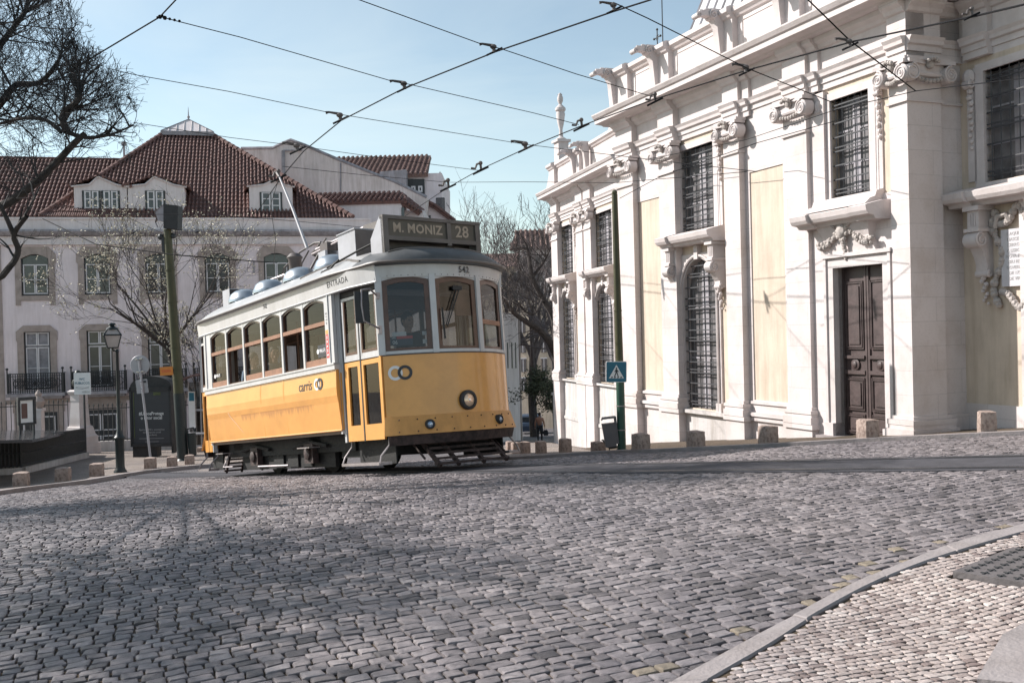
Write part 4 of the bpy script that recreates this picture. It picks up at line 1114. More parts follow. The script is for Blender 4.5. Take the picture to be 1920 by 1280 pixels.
def window_glass(T, u0, u1, z0, z1, v, arch=False, name='window'):
    """outer stone frame, recessed pane with blinds, projecting iron grille"""
    fw = .17; us = (u0-fw, u1+fw)
    mb = MB(T)
    if not arch:
        mb.box(u0-fw, u0, v-.21, v+.05, z0-.02, z1); mb.box(u1, u1+fw, v-.21, v+.05, z0-.02, z1); mb.box(u0-fw, u1+fw, v-.21, v+.05, z1, z1+.14)
        mb.box(u0-fw-.05, u0-fw, v-.1, v+.04, z0, z1+.1); mb.box(u1+fw, u1+fw+.05, v-.1, v+.04, z0, z1+.1)
        mb.box(u0-fw, u1+fw, v-.21, v+.08, z0-.1, z0-.02)
    else:
        r = (u1-u0)/2; m = (u0+u1)/2; zs = z1-r*1.15
        arcp = [(m-r*math.cos(math.pi*j/14), zs+r*1.15*math.sin(math.pi*j/14)) for j in range(15)]
        mb.prism([(u0-fw, z0-.1), (u0, z0-.1)]+arcp+[(u1, z0-.1), (u1+fw, z0-.1), (u1+fw, z1+.12), (u0-fw, z1+.12)], 'y', v-.21, v+.05)
        arc2 = [(m-(r+.07)*math.cos(math.pi*j/14), v+.075, zs+(r*1.15+.07)*math.sin(math.pi*j/14)) for j in range(15)]
        mb.tube([(u0-.07, v+.075, z0)]+arc2+[(u1+.07, v+.075, z0)], .035, 6)
        mb.box(u0-fw-.02, u0+.02, v-.3, v+.10, z0-.1, z0+.18); mb.box(u1-.02, u1+fw+.02, v-.3, v+.10, z0-.1, z0+.18)
    w = mb.build('window_frame', M['stone_trim'], church)
    mb = MB(T); mb.box(u0-.02, u1+.02, v-.20, v-.16, z0-.08, z1+.05); mb.build('pane', M['cglass'], w)
    # inner mesh blind, lighter vertical strip
    mb = MB(T); 
    mb.box(lerp(u0, u1, .42), lerp(u0, u1, .60), v-.16, v-.145, z0, z1-(.2 if arch else 0))
    for k in range(2): mb.box(u0, u1, v-.16, v-.146, lerp(z0, z1, (k+1)/3), lerp(z0, z1, (k+1)/3)+.035)
    mb.build('casement', M['gutter'], w)
    mb = MB(T); vg = v-.03; nb = 6; nh = int(round((z1-z0)/.26))
    for i in range(nb): mb.tube([(lerp(u0, u1, (i+.5)/nb), vg, z0-.03), (lerp(u0, u1, (i+.5)/nb), vg, z1+(.02 if not arch else -.02-.12*abs(i-2.5)))], .014, 4)
    for i in range(nh):
        z = lerp(z0, z1, (i+.35)/nh)
        mb.box(u0-.01, u1+.01, vg-.012, vg+.014, z-.013, z+.013)
        if i % 3 == 0: mb.box(u0-.01, u1+.01, vg-.010, vg+.012, z+.06, z+.085)
    mb.build('grille', M['iron2'], w)
    return w
def volute(mb, c, r, u_w, flip=1, axis='u'):
    """scroll roll with its axis along u"""
    mb.lathe([(r, -u_w/2), (r, u_w/2), (r*.8, u_w/2+.01)], c, 14, T=Matrix.Rotation(R_(90), 3, 'Y'))
    pts = []
    for i in range(22):
        g = i/21*2*math.pi*1.7; rr = r*(1-.8*i/21)
        pts.append((c[0]-u_w/2-.01, c[1]+flip*rr*math.sin(g), c[2]+rr*math.cos(g)))
    mb.tube(pts, .018, 4)
def console(T, uc, v, ztop, h, par, w=.2, mt='stone_trim'):
    mb = MB(T); z = ztop
    # fluted block
    mb.box(uc-w/2-.05, uc+w/2+.05, v-.05, v+.36, z-.08, z); mb.box(uc-w/2, uc+w/2, v-.05, v+.30, z-.38, z-.08)
    for k in (-.05, .0, .05): mb.box(uc+k-.012, uc+k+.012, v+.30, v+.312, z-.34, z-.13)
    mb.box(uc-w/2-.04, uc+w/2+.04, v-.05, v+.35, z-.44, z-.38)
    z -= .44
    prof = [(v-.05, z), (v+.30, z), (v+.36, z-.06), (v+.36, z-.18), (v+.26, z-.26), (v+.17, z-.42), (v+.12, z-h*.75), (v+.13, z-h*.95), (v+.05, z-h), (v-.05, z-h)]
    mb.prism(prof, 'x', uc-w/2, uc+w/2)
    volute(mb, (uc, v+.27, z-.14), .13, w+.04); volute(mb, (uc, v+.09, z-h*.95), .06, w+.02)
    o = mb.build('console', M[mt], par)
    mb = MB(T)
    for k in range(9):
        mb.ball((uc+.05*math.sin(k*2.1), v+.08-.006*k, z-h-.03-.055*k), .05*(1-.06*k), n=6)
    mb.build('pendant_carving', M['stone_trim'], o)
def hood(T, u0, u1, v, z, par=church, proj_=.46, swept=False):
    mb = MB(T)
    poly = [(v-.1, z-.18), (v+.30, z-.18), (v+.34, z-.12), (v+proj_-.04, z-.10), (v+proj_, z-.04), (v+proj_+.02, z+.05), (v+proj_-.02, z+.07), (v+.1, z+.16), (v-.1, z+.17)]
    mb.prism(poly, 'x', u0, u1)
    for a, b in ((u0-.06, u0+.42), (u1-.42, u1+.06)): 
        mb.prism([(p[0]+.07, p[1]-.004) if p[0] > v else (p[0], p[1]-.004) for p in poly], 'x', a, b)
    return mb.build('window_hood', M['stone_trim'], par)
def attic_scroll(T, uc, v, z=6.86, par=church, s=1.):
    mb = MB(T); pts = []; w = .2
    path = [(v+.02, z-1.15), (v+.10, z-.9), (v+.13, z-.6), (v+.16, z-.3), (v+.28, z-.10), (v+.45, z-.07), (v+.62, z-.12)]
    up = [(p[0]-.02, p[1]+.16) if i < 4 else (p[0]+.0, p[1]+.17) for i, p in enumerate(path)]
    mb.prism([(v-.05, z-1.15)]+path+[(v+.66, z-.06)]+[(v+.5, z+.04), (v+.3, z+.09), (v-.05, z+.09)], 'x', uc-w/2, uc+w/2)
    volute(mb, (uc, v+.26, z-.04), .10, w+.03); volute(mb, (uc, v+.62, z-.08), .06, w+.03)
    for k in range(4): mb.ball((uc+.03*(-1)**k, v+.32+.07*k, z+.08-.02*k), .05, n=6)
    return mb.build('attic_scroll', M['stone_trim'], par)
I4 = Matrix.Identity(4)
# ---- centre section
pA = (uof(1193), uof(1163)); pB = (uof(1271), uof(1242)); pC = (uof(1393), uof(1364)); pD = (uof(1520), uof(1477)); pE = (0., uof(1676))
print('PIL', [[round(x, 2) for x in p] for p in (pA, pB, pC, pD, pE)])
WV, CV = -.15, -.20
UL = pA[1]
for p in (pA, pB, pC, pD): pilaster(I4, *p)
mb = MB(); 
# corner pilaster with its return face
mb.box(0, pE[1], -.4, 0, ZP+.34, ZCAP1-.1); mb.box(-.001, .3, -.75, -.002, ZP+.34, ZCAP1-.1)
mb.box(-.045, pE[1]+.03, -.78, .045, 3.76, 3.80)
for z0, z1, d in ((ZP-.04, ZP+.12, .14), (ZP+.12, ZP+.19, .10), (ZP+.19, ZP+.28, .11), (ZP+.28, ZP+.34, .05)): mb.box(-d, pE[1]+d*.8, -.75-d, d, z0, z1)
mb.box(-.18, pE[1]+.1, -.9, .18, -2.4, ZP-.04)
# receding stretch of the return
mb.box(.10, .5, -1.3, -.74, -2.4, 5.5); mb.box(.02, .5, -1.32, -.74, ZP, ZP+.34); mb.box(-.03, .5, -1.3, -.74, -2.4, ZP); mb.box(.05, .5, -1.3, -.74, 3.76, 3.80); mb.box(.05, .5, -1.3, -.74, ZCAP1, ZCAP1+.3); mb.box(.002, .6, -1.6, -.01, 5.5, 7.2)
cpil = mb.build('corner_pilaster', M['stone'], church)
capital(cpil, I4, .04, pE[1]-.02, 0)
Tret = frame((0, 0, 0), (0, -1, 0))   # local u runs inward along the return face, outward is -x of church frame... 
Tret = Matrix(((0, -1, 0, 0), (-1, 0, 0, 0), (0, 0, 1, 0), (0, 0, 0, 1)))
capital(cpil, Tret, .06, .72, 0)
# wall slabs
def bay_panel(T, u0, u1, pu0, pu1, z0=-1.60, z1=3.30):
    spans(T, u0, u1, WV, [(pu0, pu1, z0, z1)], -.5, M['stone'], 'wall', church, z0=-3.3)
    mb = MB(T); mb.box(pu0, pu1, -.5, WV-.025, z0, z1); mb.build('cream_panel', M['cream'], church)
bay_panel(I4, pB[1], pA[0], uof(1243, WV)+.0 if False else pB[1]+.12, uof(1202, WV))
bay_panel(I4, pD[1], pC[0], uof(1475, WV), uof(1412, WV))
def bay_window(T, u0, u1, wu0, wu1, lower=True, zl0=-1.93, zl1=1.62, zu0=2.30, zu1=4.25, fr=.21):
    holes = [(wu0, wu1, zl0, zl1)] if lower else []
    holes.append((wu0, wu1, zu0, zu1))
    spans(T, u0, u1, CV, holes, -.5, M['cream'], 'cream_wall', church)
    if lower: window_glass(T, wu0, wu1, zl0, zl1, CV, arch=True)
    window_glass(T, wu0, wu1, zu0, zu1, CV)
    mb = MB(T); mb.box(u0, u1, -.5, CV+.05, -3.3, ZP-.08); mb.box(u0, u1, -.5, CV+.16, ZP-.08, ZP); mb.build('plinth', M['stone_low'], church)
    # carved side drops on the upper window
    mb = MB(T)
    for uu in (wu0-.27, wu1+.27):
        mb.ball((uu, CV+.08, zu1-.02), .10, sc3=(1, .9, 1.2)); volute(mb, (uu, CV+.08, zu1-.12), .06, .12)
        for k in range(7): mb.ball((uu+.02*math.sin(k*2.), CV+.05, zu1-.25-.11*k), .06*(1-.05*k), n=6)
        mb.box(uu-.05, uu+.05, CV-.01, CV+.03, zu0, zu1-.1)
    mb.build('window_drops', M['stone_trim'], church)
    if lower:
        hd = hood(T, wu0-.38, wu1+.38, CV, 2.12)
        for uu in (wu0-.22, wu1+.22): console(T, uu, CV+.02, 1.94, .62, hd)
        mb = MB(T); m = (wu0+wu1)/2; mb.box(m-.08, m+.08, CV, CV+.12, zl1-.02, 1.94); mb.build('keystone', M['stone_trim'], hd)
bay_window(I4, pC[1], pB[0], uof(1344, CV+.05), uof(1296, CV-.16))
# plinth runs under the panel bays
mb = MB()
for a, b in ((pB[1], pA[0]), (pD[1], pC[0])):
    mb.box(a, b, -.5, WV+.06, ZP-.08, ZP); mb.box(a, b, -.5, WV+.10, ZP+.02, ZP+.10); mb.box(a, b, -.5, WV+.04, ZP+.28, ZP+.34)
mb.build('plinth_band', M['stone_trim'], church)
# door bay
du0, du1 = uof(1657, -.02), uof(1583, -.26)
spans(I4, pE[1], pD[0], WV, [(du0, du1, -2.6, 1.05), (uof(1640, -.3), uof(1583, -.3), 2.42, 4.25)], -.5, M['stone'], 'wall', church, z0=-3.2) if False else None
mb = MB()
wu0, wu1 = uof(1637, -.15), uof(1581, -.36)
mb.box(pE[1], du0, -.5, WV, -2.8, 2.3); mb.box(du1, pD[0], -.5, WV, -2.8, 2.3); mb.box(du0, du1, -.5, WV, 1.05, 2.3)
mb.box(du1+.25, pD[0], -.5, WV+.06, -2.8, ZCAP1-.05)
mb.build('wall', M['stone'], church)
mb = MB(); mb.box(pE[1], wu0, -.5, CV, 2.3, ZCAP1); mb.box(wu1, pD[0], -.5, CV, 2.3, ZCAP1); mb.box(wu0, wu1, -.5, CV, 4.25, ZCAP1); mb.box(wu0, wu1, -.5, CV, 2.3, 2.36)
mb.build('cream_wall', M['cream'], church)
window_glass(I4, wu0, wu1, 2.38, 4.25, CV)
mb = MB()
for uu in (wu0-.27, wu1+.27):
    mb.ball((uu, CV+.08, 4.2), .10, sc3=(1, .9, 1.2)); volute(mb, (uu, CV+.08, 4.1), .06, .12)
    for k in range(7): mb.ball((uu+.02*math.sin(k*2.), CV+.05, 3.97-.11*k), .06*(1-.05*k), n=6)
    mb.box(uu-.05, uu+.05, CV-.01, CV+.03, 2.4, 4.1)
mb.build('window_drops', M['stone_trim'], church)
hd = hood(I4, wu0-.45, wu1+.5, CV+.02, 2.02, proj_=.5)
mb = MB(); mb.prism([(CV, 2.1), (CV+.46, 2.12), (CV+.34, 2.22), (CV+.22, 2.26), (CV+.18, 2.36), (CV, 2.40)], 'x', wu0-.32, wu1+.36); mb.build('sill_slope', M['stone_trim'], hd)
# flared frieze panel with festoons and cartouche
m = (wu0+wu1)/2
mb = MB(); mb.loft([[(m-.75, -.2, 1.32), (m+.75, -.2, 1.32), (m+.75, -.05, 1.32), (m-.75, -.05, 1.32)], [(m-.62, -.2, 1.6), (m+.62, -.2, 1.6), (m+.62, -.02, 1.6), (m-.62, -.02, 1.6)], [(m-.72, -.2, 1.88), (m+.72, -.2, 1.88), (m+.72, .1, 1.88), (m-.72, .1, 1.88)]], sm=False); fz = mb.build('door_frieze', M['stone_trim'], hd)
mb = MB(); rr = random.Random(4)
for s_ in (-1, 1):
    for k in range(26):
        t = k/25; x = m+s_*lerp(.12, .72, t); z = 1.74-.26*math.sin(math.pi*t*.62)
        for q in range(2): mb.ball((x+rr.uniform(-.02, .02), -.01+rr.uniform(-.02, .05), z+rr.uniform(-.05, .05)), rr.uniform(.03, .055), n=6)
mb.ball((m, .05, 1.72), .13, sc3=(1, .8, 1.25), n=10)
for k in range(9): mb.ball((m+.13*math.cos(k*.7), .06, 1.72+.17*math.sin(k*.7)), .045, n=6)
for s_ in (-1, 1):
    mb.tube([(m+s_*.05, .08, 1.9), (m+s_*.18, .1, 1.93), (m+s_*.24, .09, 1.84), (m+s_*.17, .08, 1.8)], .035, 6)
for k in range(8): mb.ball((m-.03+.02*math.sin(k*3), .06-.01*k, 1.55-.05*k), .055-.003*k, n=6)
mb.build('festoon_carving', M['carve'], fz)
# door surround and leaves
mb = MB(); f = .20
mb.box(du0-f, du0, -.5, -.02, -2.7, 1.05); mb.box(du1, du1+f, -.5, -.02, -2.7, 1.05); mb.box(du0-f, du1+f, -.5, -.02, 1.05, 1.24)
mb.box(du0-f-.06, du1+f+.06, -.3, .04, 1.24, 1.31); mb.box(du0-f-.03, du0-f+.04, -.3, .015, -2.3, 1.24); mb.box(du1+f-.04, du1+f+.03, -.3, .015, -2.3, 1.24)
mb.box(du0-f-.06, du0-.0, -.3, .05, -2.7, -2.0+.12); mb.box(du1+.0, du1+f+.06, -.3, .05, -2.7, -2.0+.12)
ds = mb.build('door_surround', M['stone_trim'], church)
mb = MB(); mb.box(du0-.4, du1+.35, -.5, .18, -2.8, -2.12); mb.build('threshold_step', M['kerb'], church)
mid = (du0+du1)/2
for k, (a, b) in enumerate(((du0, mid-.01), (mid+.01, du1))):
    mb = MB(); mb.box(a, b, -.33, -.26, -2.13, 1.06); w_ = b-a; c = (a+b)/2
    mb.box(a, a+.05, -.26, -.23, -2.13, 1.06); mb.box(b-.05, b, -.26, -.23, -2.13, 1.06)
    mb.box(a+.05, b-.05, -.26, -.21, -.95+.0, -.88); mb.box(a+.05, b-.05, -.26, -.20, -.66, -.60)
    o = mb.build('door_leaf', M['wood_dark'], church)
    mb = MB()
    def panel(z0, z1, g=.09, arch=0):
        a0, b0 = a+g, b-g
        mb.box(a0, b0, -.26, -.235, z0, z1)
        for q in range(2):
            i = q*.035; pts = [(a0+i, z0+i), (b0-i, z0+i), (b0-i, z1-i), (a0+i, z1-i)]
            mb.tube([(p[0], -.232+q*.008, p[1]) for p in pts], .014, 5, closed=True)
        mb.box(a0+.09, b0-.09, -.235, -.215, z0+.09, z1-.09)
    panel(-.48, .78); panel(-1.90, -1.02) if False else None
    panel(-1.62, -1.02); panel(-2.06, -1.70)
    mb.ball((c, -.22, -.77), .07, sc3=(1, .5, 1)); mb.lathe([(.10, 0), (.11, .02), (.08, .03)], (c, -.25, -.77), 14, T=Matrix.Rotation(R_(-90), 3, 'X'))
    mb.build('raised_panels', M['wood_dark'], o)
# entablature with ressauts
mb = MB()
entab(mb, pE[1], UL, WV)
mb.build('entablature', M['stone_trim'], church)
for p in (pA, pB, pC, pD):
    mb = MB(); entab(mb, p[0], p[1], 0, back=-.4)
    for e_ in (p[0], p[1]): pass
    mb.build('entablature_break', M['stone_trim'], church)
    if p in (pC, pD): 
        mb = MB(); entab(mb, p[0]-.28, p[0]-.002, -.08, back=-.4); mb.build('entablature_break', M['stone_trim'], church)
mb = MB(); entab(mb, 0, pE[1]+.02, 0, back=-.4)
for i in range(len(ENT)-1):
    pass
# mitred return of the entablature along the corner
poly = [(.3, ENT[0][0])]+[(-d, z) for z, d in ENT]+[(.3, 5.5)]
mb.prism(poly, 'y', -.76, -.002); 
poly = [(.5, ENT[0][0])]+[(.10-d, z) for z, d in ENT]+[(.5, 5.5)]
mb.prism(poly, 'y', -1.3, -.762)
mb.build('corner_entablature', M['stone'], church)
mb = MB(); cornice(mb, -.5, UL+.35, 0)
mb.build('cornice', M['stone_trim'], church)
mb = MB(); attic(mb, -.5, UL, -.08); 
mb.build('attic', M['stone'], church)
for a, b in ((pB[1], pA[0]), (pC[1], pB[0]), (pD[1], pC[0]), (pE[1], pD[0])):
    mb = MB(); a += .15; b -= .15; z0, z1 = 5.98, 6.58
    mb.tube([(a, -.08, z0), (b, -.08, z0), (b, -.08, z1), (a, -.08, z1)], .02, 4, closed=True)
    mb.build('attic_panel', M['stone_trim'], church)
for p in (pA, pB, pC, pD):
    mb = MB(); attic(mb, p[0]+.05, p[1]-.05, .06, back=-.3); mb.build('attic_pedestal', M['stone_trim'], church)
    attic_scroll(I4, p[1]-.12, .06)
# rear volume and zinc roof
mb = MB(); mb.box(.5, UL-.02, -6, -.5, -3.4, 5.85); mb.box(-7, .5, -7, -1.8, -3.4, 5.85); mb.build('nave_volume', M['stone_low'], church)
mb = MB(); mb.prism([(-6, 5.9), (-.7, 6.3), (-2.7, 10.6), (-6, 10.8)], 'x', 1.0, 8.9)
z_ = mb.build('zinc_roof', M['roofmetal'], church)
mb = MB()
for i in range(18):
    u = 1.2+i*.45
    if u < 8.9: mb.tube([(u, -.70, 6.32), (u, -2.7, 10.62)], .03, 4)
mb.build('standing_seams', M['gutter'], z_)
mb = MB()
c = TMi  # cross and rod stand on the roof behind the attic
cp_ = CMi @ P(1233, 98, 27.5); b0 = cp_.copy()
mb.tube([(b0.x, b0.y, 6.0), (b0.x, b0.y, b0.z+.15), (b0.x, b0.y, b0.z+.62)], .018, 6)
zc = b0.z+.40
mb.tube([(b0.x-.17, b0.y, zc), (b0.x+.17, b0.y, zc)], .016, 6)
for q in ((-.17, 0), (.17, 0), (0, .22)): mb.ball((b0.x+q[0], b0.y, zc+q[1]), .035, n=6)
for g in range(4): mb.tube([(b0.x, b0.y, zc), (b0.x+.09*math.cos(g*1.57+.78), b0.y, zc+.09*math.sin(g*1.57+.78))], .008, 4)
mb.build('iron_cross', M['iron'], church)
b1 = CMi @ P(1243, 90, 27.6); mb = MB(); mb.tube([(b1.x, b1.y, 6.0), (b1.x, b1.y, b1.z+1.9)], .016, 5); mb.build('lightning_rod', M['iron'], church)
# ---- right wing, set back, towards the photographer
VR = -1.3
TR = Matrix.Translation((0, VR, 0))
ru0, ru1 = uof(1965, VR), uof(1870, VR-.16)
mb = MB(); hz = (2.36, 4.25)
UR0 = -5.5
mb.box(ru1, .12, VR-.5, VR, -1.45, ZCAP1); mb.box(UR0, ru0, VR-.5, VR, -1.45, ZCAP1); mb.box(ru0, ru1, VR-.5, VR, -1.45, hz[0]); mb.box(ru0, ru1, VR-.5, VR, hz[1], ZCAP1)
mb.build('cream_wall', M['cream'], church)
mb = MB(); mb.box(UR0, .12, VR-.5, VR+.03, -2.6, -1.45); mb.build('plinth', M['stone'], church)
pr_ = uof(1925, VR)
mb = MB(); mb.box(pr_-.7, pr_, VR-.3, VR+.12, -2.5, 2.0); mb.box(pr_-.75, pr_+.1, VR-.3, VR+.25, -2.5, -1.9); mb.build('pilaster', M['stone'], church)
window_glass(TR, ru0, ru1, 2.36, 4.25, 0)
mb = MB()
for uu in (ru1+.27,):
    mb.ball((uu, VR+.08, 4.2), .12, sc3=(1, .9, 1.2)); volute(mb, (uu, VR+.1, 4.08), .08, .14)
    for k in range(10): mb.ball((uu+.02*math.sin(k*2.), VR+.06, 3.97-.11*k), .06*(1-.04*k), n=6)
    mb.box(uu-.09, uu+.09, VR-.01, VR+.04, 2.4, 4.1)
mb.build('window_drops', M['stone_trim'], church)
hd = hood(TR, ru0-.4, ru1+.42, 0, 2.12, proj_=.5)
for uu in (ru1+.02, ru0-.1): console(TR, uu, .02, 1.94, .75, hd, w=.24)
mb = MB(); mb.prism([(-.6+VR, ENT[0][0])]+[(VR+d, z) for z, d in ENT]+[(VR-.6, 5.5)], 'x', UR0, .1); mb.prism([(VR-.6, 5.5), (VR+.18, 5.5), (VR+.44, 5.55), (VR+.44, 5.66), (VR+.53, 5.79), (VR-.6, 5.88)], 'x', UR0, .1)
mb.build('entablature', M['stone_trim'], church)
mb = MB(); mb.prism([(VR-.4, 5.8), (VR, 5.8), (VR, 6.9), (VR-.4, 6.9)], 'x', UR0, .1); mb.build('attic', M['stone'], church)
u_e = uof(1824, VR)
mb = MB(); entab(mb, u_e-.55, u_e-.02, VR+.12, back=VR-.3); mb.build('entablature_break', M['stone_trim'], church)
# inscribed plaque with carved frame
qc = (uof(1893, VR)+uof(1950, VR))/2; z0p, z1p = .55, 1.50
mb = MB(); mb.box(qc-.40, qc+.36, VR, VR+.08, z0p, z1p); pq = mb.build('inscription_plaque', M['plaque'], church)
mb = MB()
for s_ in (-1, 1):
    for k in range(26):
        t = k/25; z = lerp(z0p-.3, z1p+.3, t); x = qc+s_*(.44+.10*math.sin(t*9)); mb.ball((x, VR+.06, z), .06+.02*math.sin(k*2.3), n=6)
    mb.tube([(qc+s_*.44, VR+.1, z1p+.05), (qc+s_*.38, VR+.13, z1p+.22), (qc+s_*.2, VR+.13, z1p+.25), (qc+s_*.16, VR+.1, z1p+.12)], .05, 6)
for k in range(16): mb.ball((qc-.4+.05*k, VR+.08, z1p+.10+.28*math.exp(-((k-8)/3)**2)), .07, n=6)
for k in range(16): mb.ball((qc-.4+.05*k, VR+.08, z0p-.08-.28*math.exp(-((k-8)/3.5)**2)), .065, n=6)
mb.build('carved_border', M['carve'], pq)
for i, s_ in enumerate(('E AQUI NESTA', 'NASCEO E EM', 'CERRO PERPE', 'A LISBOA A DI', 'NOVA FABRICA', 'SEU REAL SO', 'GOVERNO A C', 'DE 1757 DIA', 'DE VIRTUDE')):
    text('inscription', s_, .075, M['txt_g'], pq, frame((qc, VR+.083, 1.42-.093*i), (-1, 0, 0), (0, 1, 0)), space=1.0, bold=.0005)
# ---- far wing, further down the street, set back
LO = Vector((3.64, 34.3, 0)); LD = Vector((-.24, .97, 0)).normalized(); LM = frame(LO, LD); TL = CMi @ LM
def ul(px, v=0): return uof(px, v, LM)
q1 = (ul(1049), ul(1038)); q2 = (ul(1096.5), ul(1084)); q3 = (ul(1112), ul(1099)); LE = q1[1]
print('LEFT', q1, q2, q3)
for p in (q1, q2, q3): pilaster(TL, *p, zped=-5.6)
pilaster(TL, -1.2, -.6)
for a, b, w0, w1 in ((q2[1], q1[0], ul(1078, -.15), ul(1062, -.36)), (-.6, q3[0], ul(1152, -.15), ul(1127, -.36))):
    bay_window(TL, a, b, w0, w1)
mb = MB(TL); mb.box(q3[1], q2[0], -.5, WV, -3.3, ZCAP1); mb.build('wall', M['stone'], church)
mb = MB(TL); mb.box(-1.2, LE+.02, -6, -.5, -6.5, 5.9); mb.box(-1.2, LE, -.5, WV+.02, -6.5, -3.25)
mb.box(-1.2, LE, -.5, WV+.06, -3.6, -3.48); mb.box(-1.2, LE, -.5, WV+.08, ZP-.08, ZP); mb.build('plinth', M['stone_low'], church)
mb = MB(TL); entab(mb, -1.2, LE, WV); mb.build('entablature', M['stone_trim'], church)
for p in (q1, q2, q3):
    mb = MB(TL); entab(mb, p[0], p[1], 0, back=-.4); mb.build('entablature_break', M['stone_trim'], church)
mb = MB(TL); cornice(mb, -1.2, LE+.4, 0)
# returned end of the cornice
mb.build('cornice', M['stone_trim'], church)
mb = MB(TL); attic(mb, -1.2, LE-.3, -.08); mb.build('attic', M['stone'], church)
for p in (q1, q2):
    mb = MB(TL); attic(mb, p[0], p[1]-.1, .06, back=-.3); mb.build('attic_pedestal', M['stone_trim'], church)
attic_scroll(TL, q2[1]-.3, .06); attic_scroll(TL, q3[0], .06)
# curved scroll at the far end of the attic
mb = MB(TL); mb.prism([(LE-.3, 5.85), (LE-.3, 6.95), (LE-.1, 6.9), (LE+.35, 6.5), (LE+.65, 6.15), (LE+.75, 5.85)], 'y', -.5, -.05); mb.build('end_scroll', M['stone_trim'], church)
mb = MB(TL); uu = 2.2
mb.prism([(uu-2.6, 6.9)]+[(uu-2.6+3.6*j/10, 6.9+.95*math.sin(math.pi*j/10)) for j in range(1, 10)]+[(uu+1.0, 6.9)], 'y', -1.0, -.75); mb.build('curved_pediment', M['stone_low'], church)
# urn finial on a pedestal
fp = CMi @ P(1053, 300, 43.5)
mb = MB(); mb.box(fp.x-.24, fp.x+.24, fp.y-.24, fp.y+.24, 5.8, fp.z+.75); mb.box(fp.x-.32, fp.x+.32, fp.y-.32, fp.y+.32, fp.z+.75, fp.z+.86)
mb.lathe([(.24, .86), (.22, .92), (.10, 1.0), (.07, 1.3), (.12, 1.5), (.16, 1.7), (.20, 2.0), (.17, 2.08), (.23, 2.15), (.23, 2.25), (.12, 2.36), (.06, 2.42), (.12, 2.55), (.13, 2.7), (.05, 2.9)], (fp.x, fp.y, fp.z), 14)
for k in range(5): mb.tube([(fp.x, fp.y, fp.z+2.6), (fp.x+.1*math.cos(k*1.25), fp.y+.1*math.sin(k*1.25), fp.z+2.85)], [.05, .015], 5)
mb.build('urn_finial', M['stone_trim'], church)
# low garden wall at the far corner
mb = MB(TL); mb.box(LE, LE+2.4, -.9, -.6, -7, -2.86); mb.box(LE, LE+2.45, -.95, -.55, -2.86, -2.74)
o = mb.build('garden_wall', M['stone_low']); o.matrix_world = CM; tag(o, 'low grey wall running downhill past the far corner of the church', 'wall')
# ---------------------------------------------------------------- left building
BM = frame(P(50, 600, 50)*1.0, (.97, .242, 0)); BM.translation.z = 0
lb_ = thing('old_town_building', 'long pale pink building with a red tiled roof, dormers and balconies behind the square', 'building', BM)
def ub(px): return uof(px, 0, BM)
def zb(px, py):
    u = ub(px); p = BM @ Vector((u, 0, 0)); return P(px, py, p.y).z
def bpx(px, py): u = ub(px); return u, zb(px, py)
UR = ub(700)
U0 = ub(-60)
rows = [('arch', 4.50, 2.42, 1.28), ('door', .60, -2.3, 1.22)]
wc = [ub(p) for p in (70, 187, 301, 412, 522, 632)]
mb = MB()
# wall in strips between openings
ed = [U0]
for c in wc: ed += [c-.64, c+.64]
ed.append(UR)
for k in range(0, len(ed), 2): mb.box(ed[k], ed[k+1], -.02, .45, -7, 6.3)
for c in wc:
    mb.box(c-.64, c+.64, -.02, .45, 4.52, 6.3); mb.box(c-.64, c+.64, -.02, .45, .62, 2.4); mb.box(c-.64, c+.64, -.02, .45, -3.4, -2.3); mb.box(c-.64, c+.64, -.02, .45, -7, -6)
mb.box(U0, UR, .46, 12, -7, 6.3)
mb.build('wall', M['pink'], lb_)
mb = MB(); mb.box(ub(7)-.9, ub(7), -.06, -.02, -7, 5.2); mb.build('stone_pier', M['beige'], lb_)
def sash(c, z0, z1, w, par, split, arch=False, curt=False):
    m_ = M['wframe']
    mb = MB(); mb.box(c-w/2, c+w/2, .12, .14, z0, z1); p_ = mb.build('pane', M['curtain'] if curt else M['dglass'], par)
    mb = MB()
    zt = split
    mb.box(c-w/2, c-w/2+.05, .06, .12, z0, z1); mb.box(c+w/2-.05, c+w/2, .06, .12, z0, z1)
    mb.box(c-w/2, c+w/2, .06, .12, z0, z0+.07); 
    if arch: mb.box(c-w/2, c+w/2, .04, .12, z1-.06, z1)
    mb.build('outer_frame', M['iron'], par)
    mb = MB(); a, b = c-w/2+.07, c+w/2-.07
    def fr(a, b, z0, z1, t=.055):
        mb.box(a, a+t, .05, .11, z0, z1); mb.box(b-t, b, .05, .11, z0, z1); mb.box(a+t, b-t, .05, .11, z0, z0+t); mb.box(a+t, b-t, .05, .11, z1-t, z1)
    m2 = (a+b)/2
    fr(a, m2-.01, z0+.08, zt-.03); fr(m2+.01, b, z0+.08, zt-.03)
    zz = (z0+zt)/2; mb.box(a+.05, b-.05, .06, .10, zz-.018, zz+.018)
    if not arch:
        fr(a, m2-.01, zt+.06, z1-.04); fr(m2+.01, b, zt+.06, z1-.04)
    mb.build('casement', m_, par)
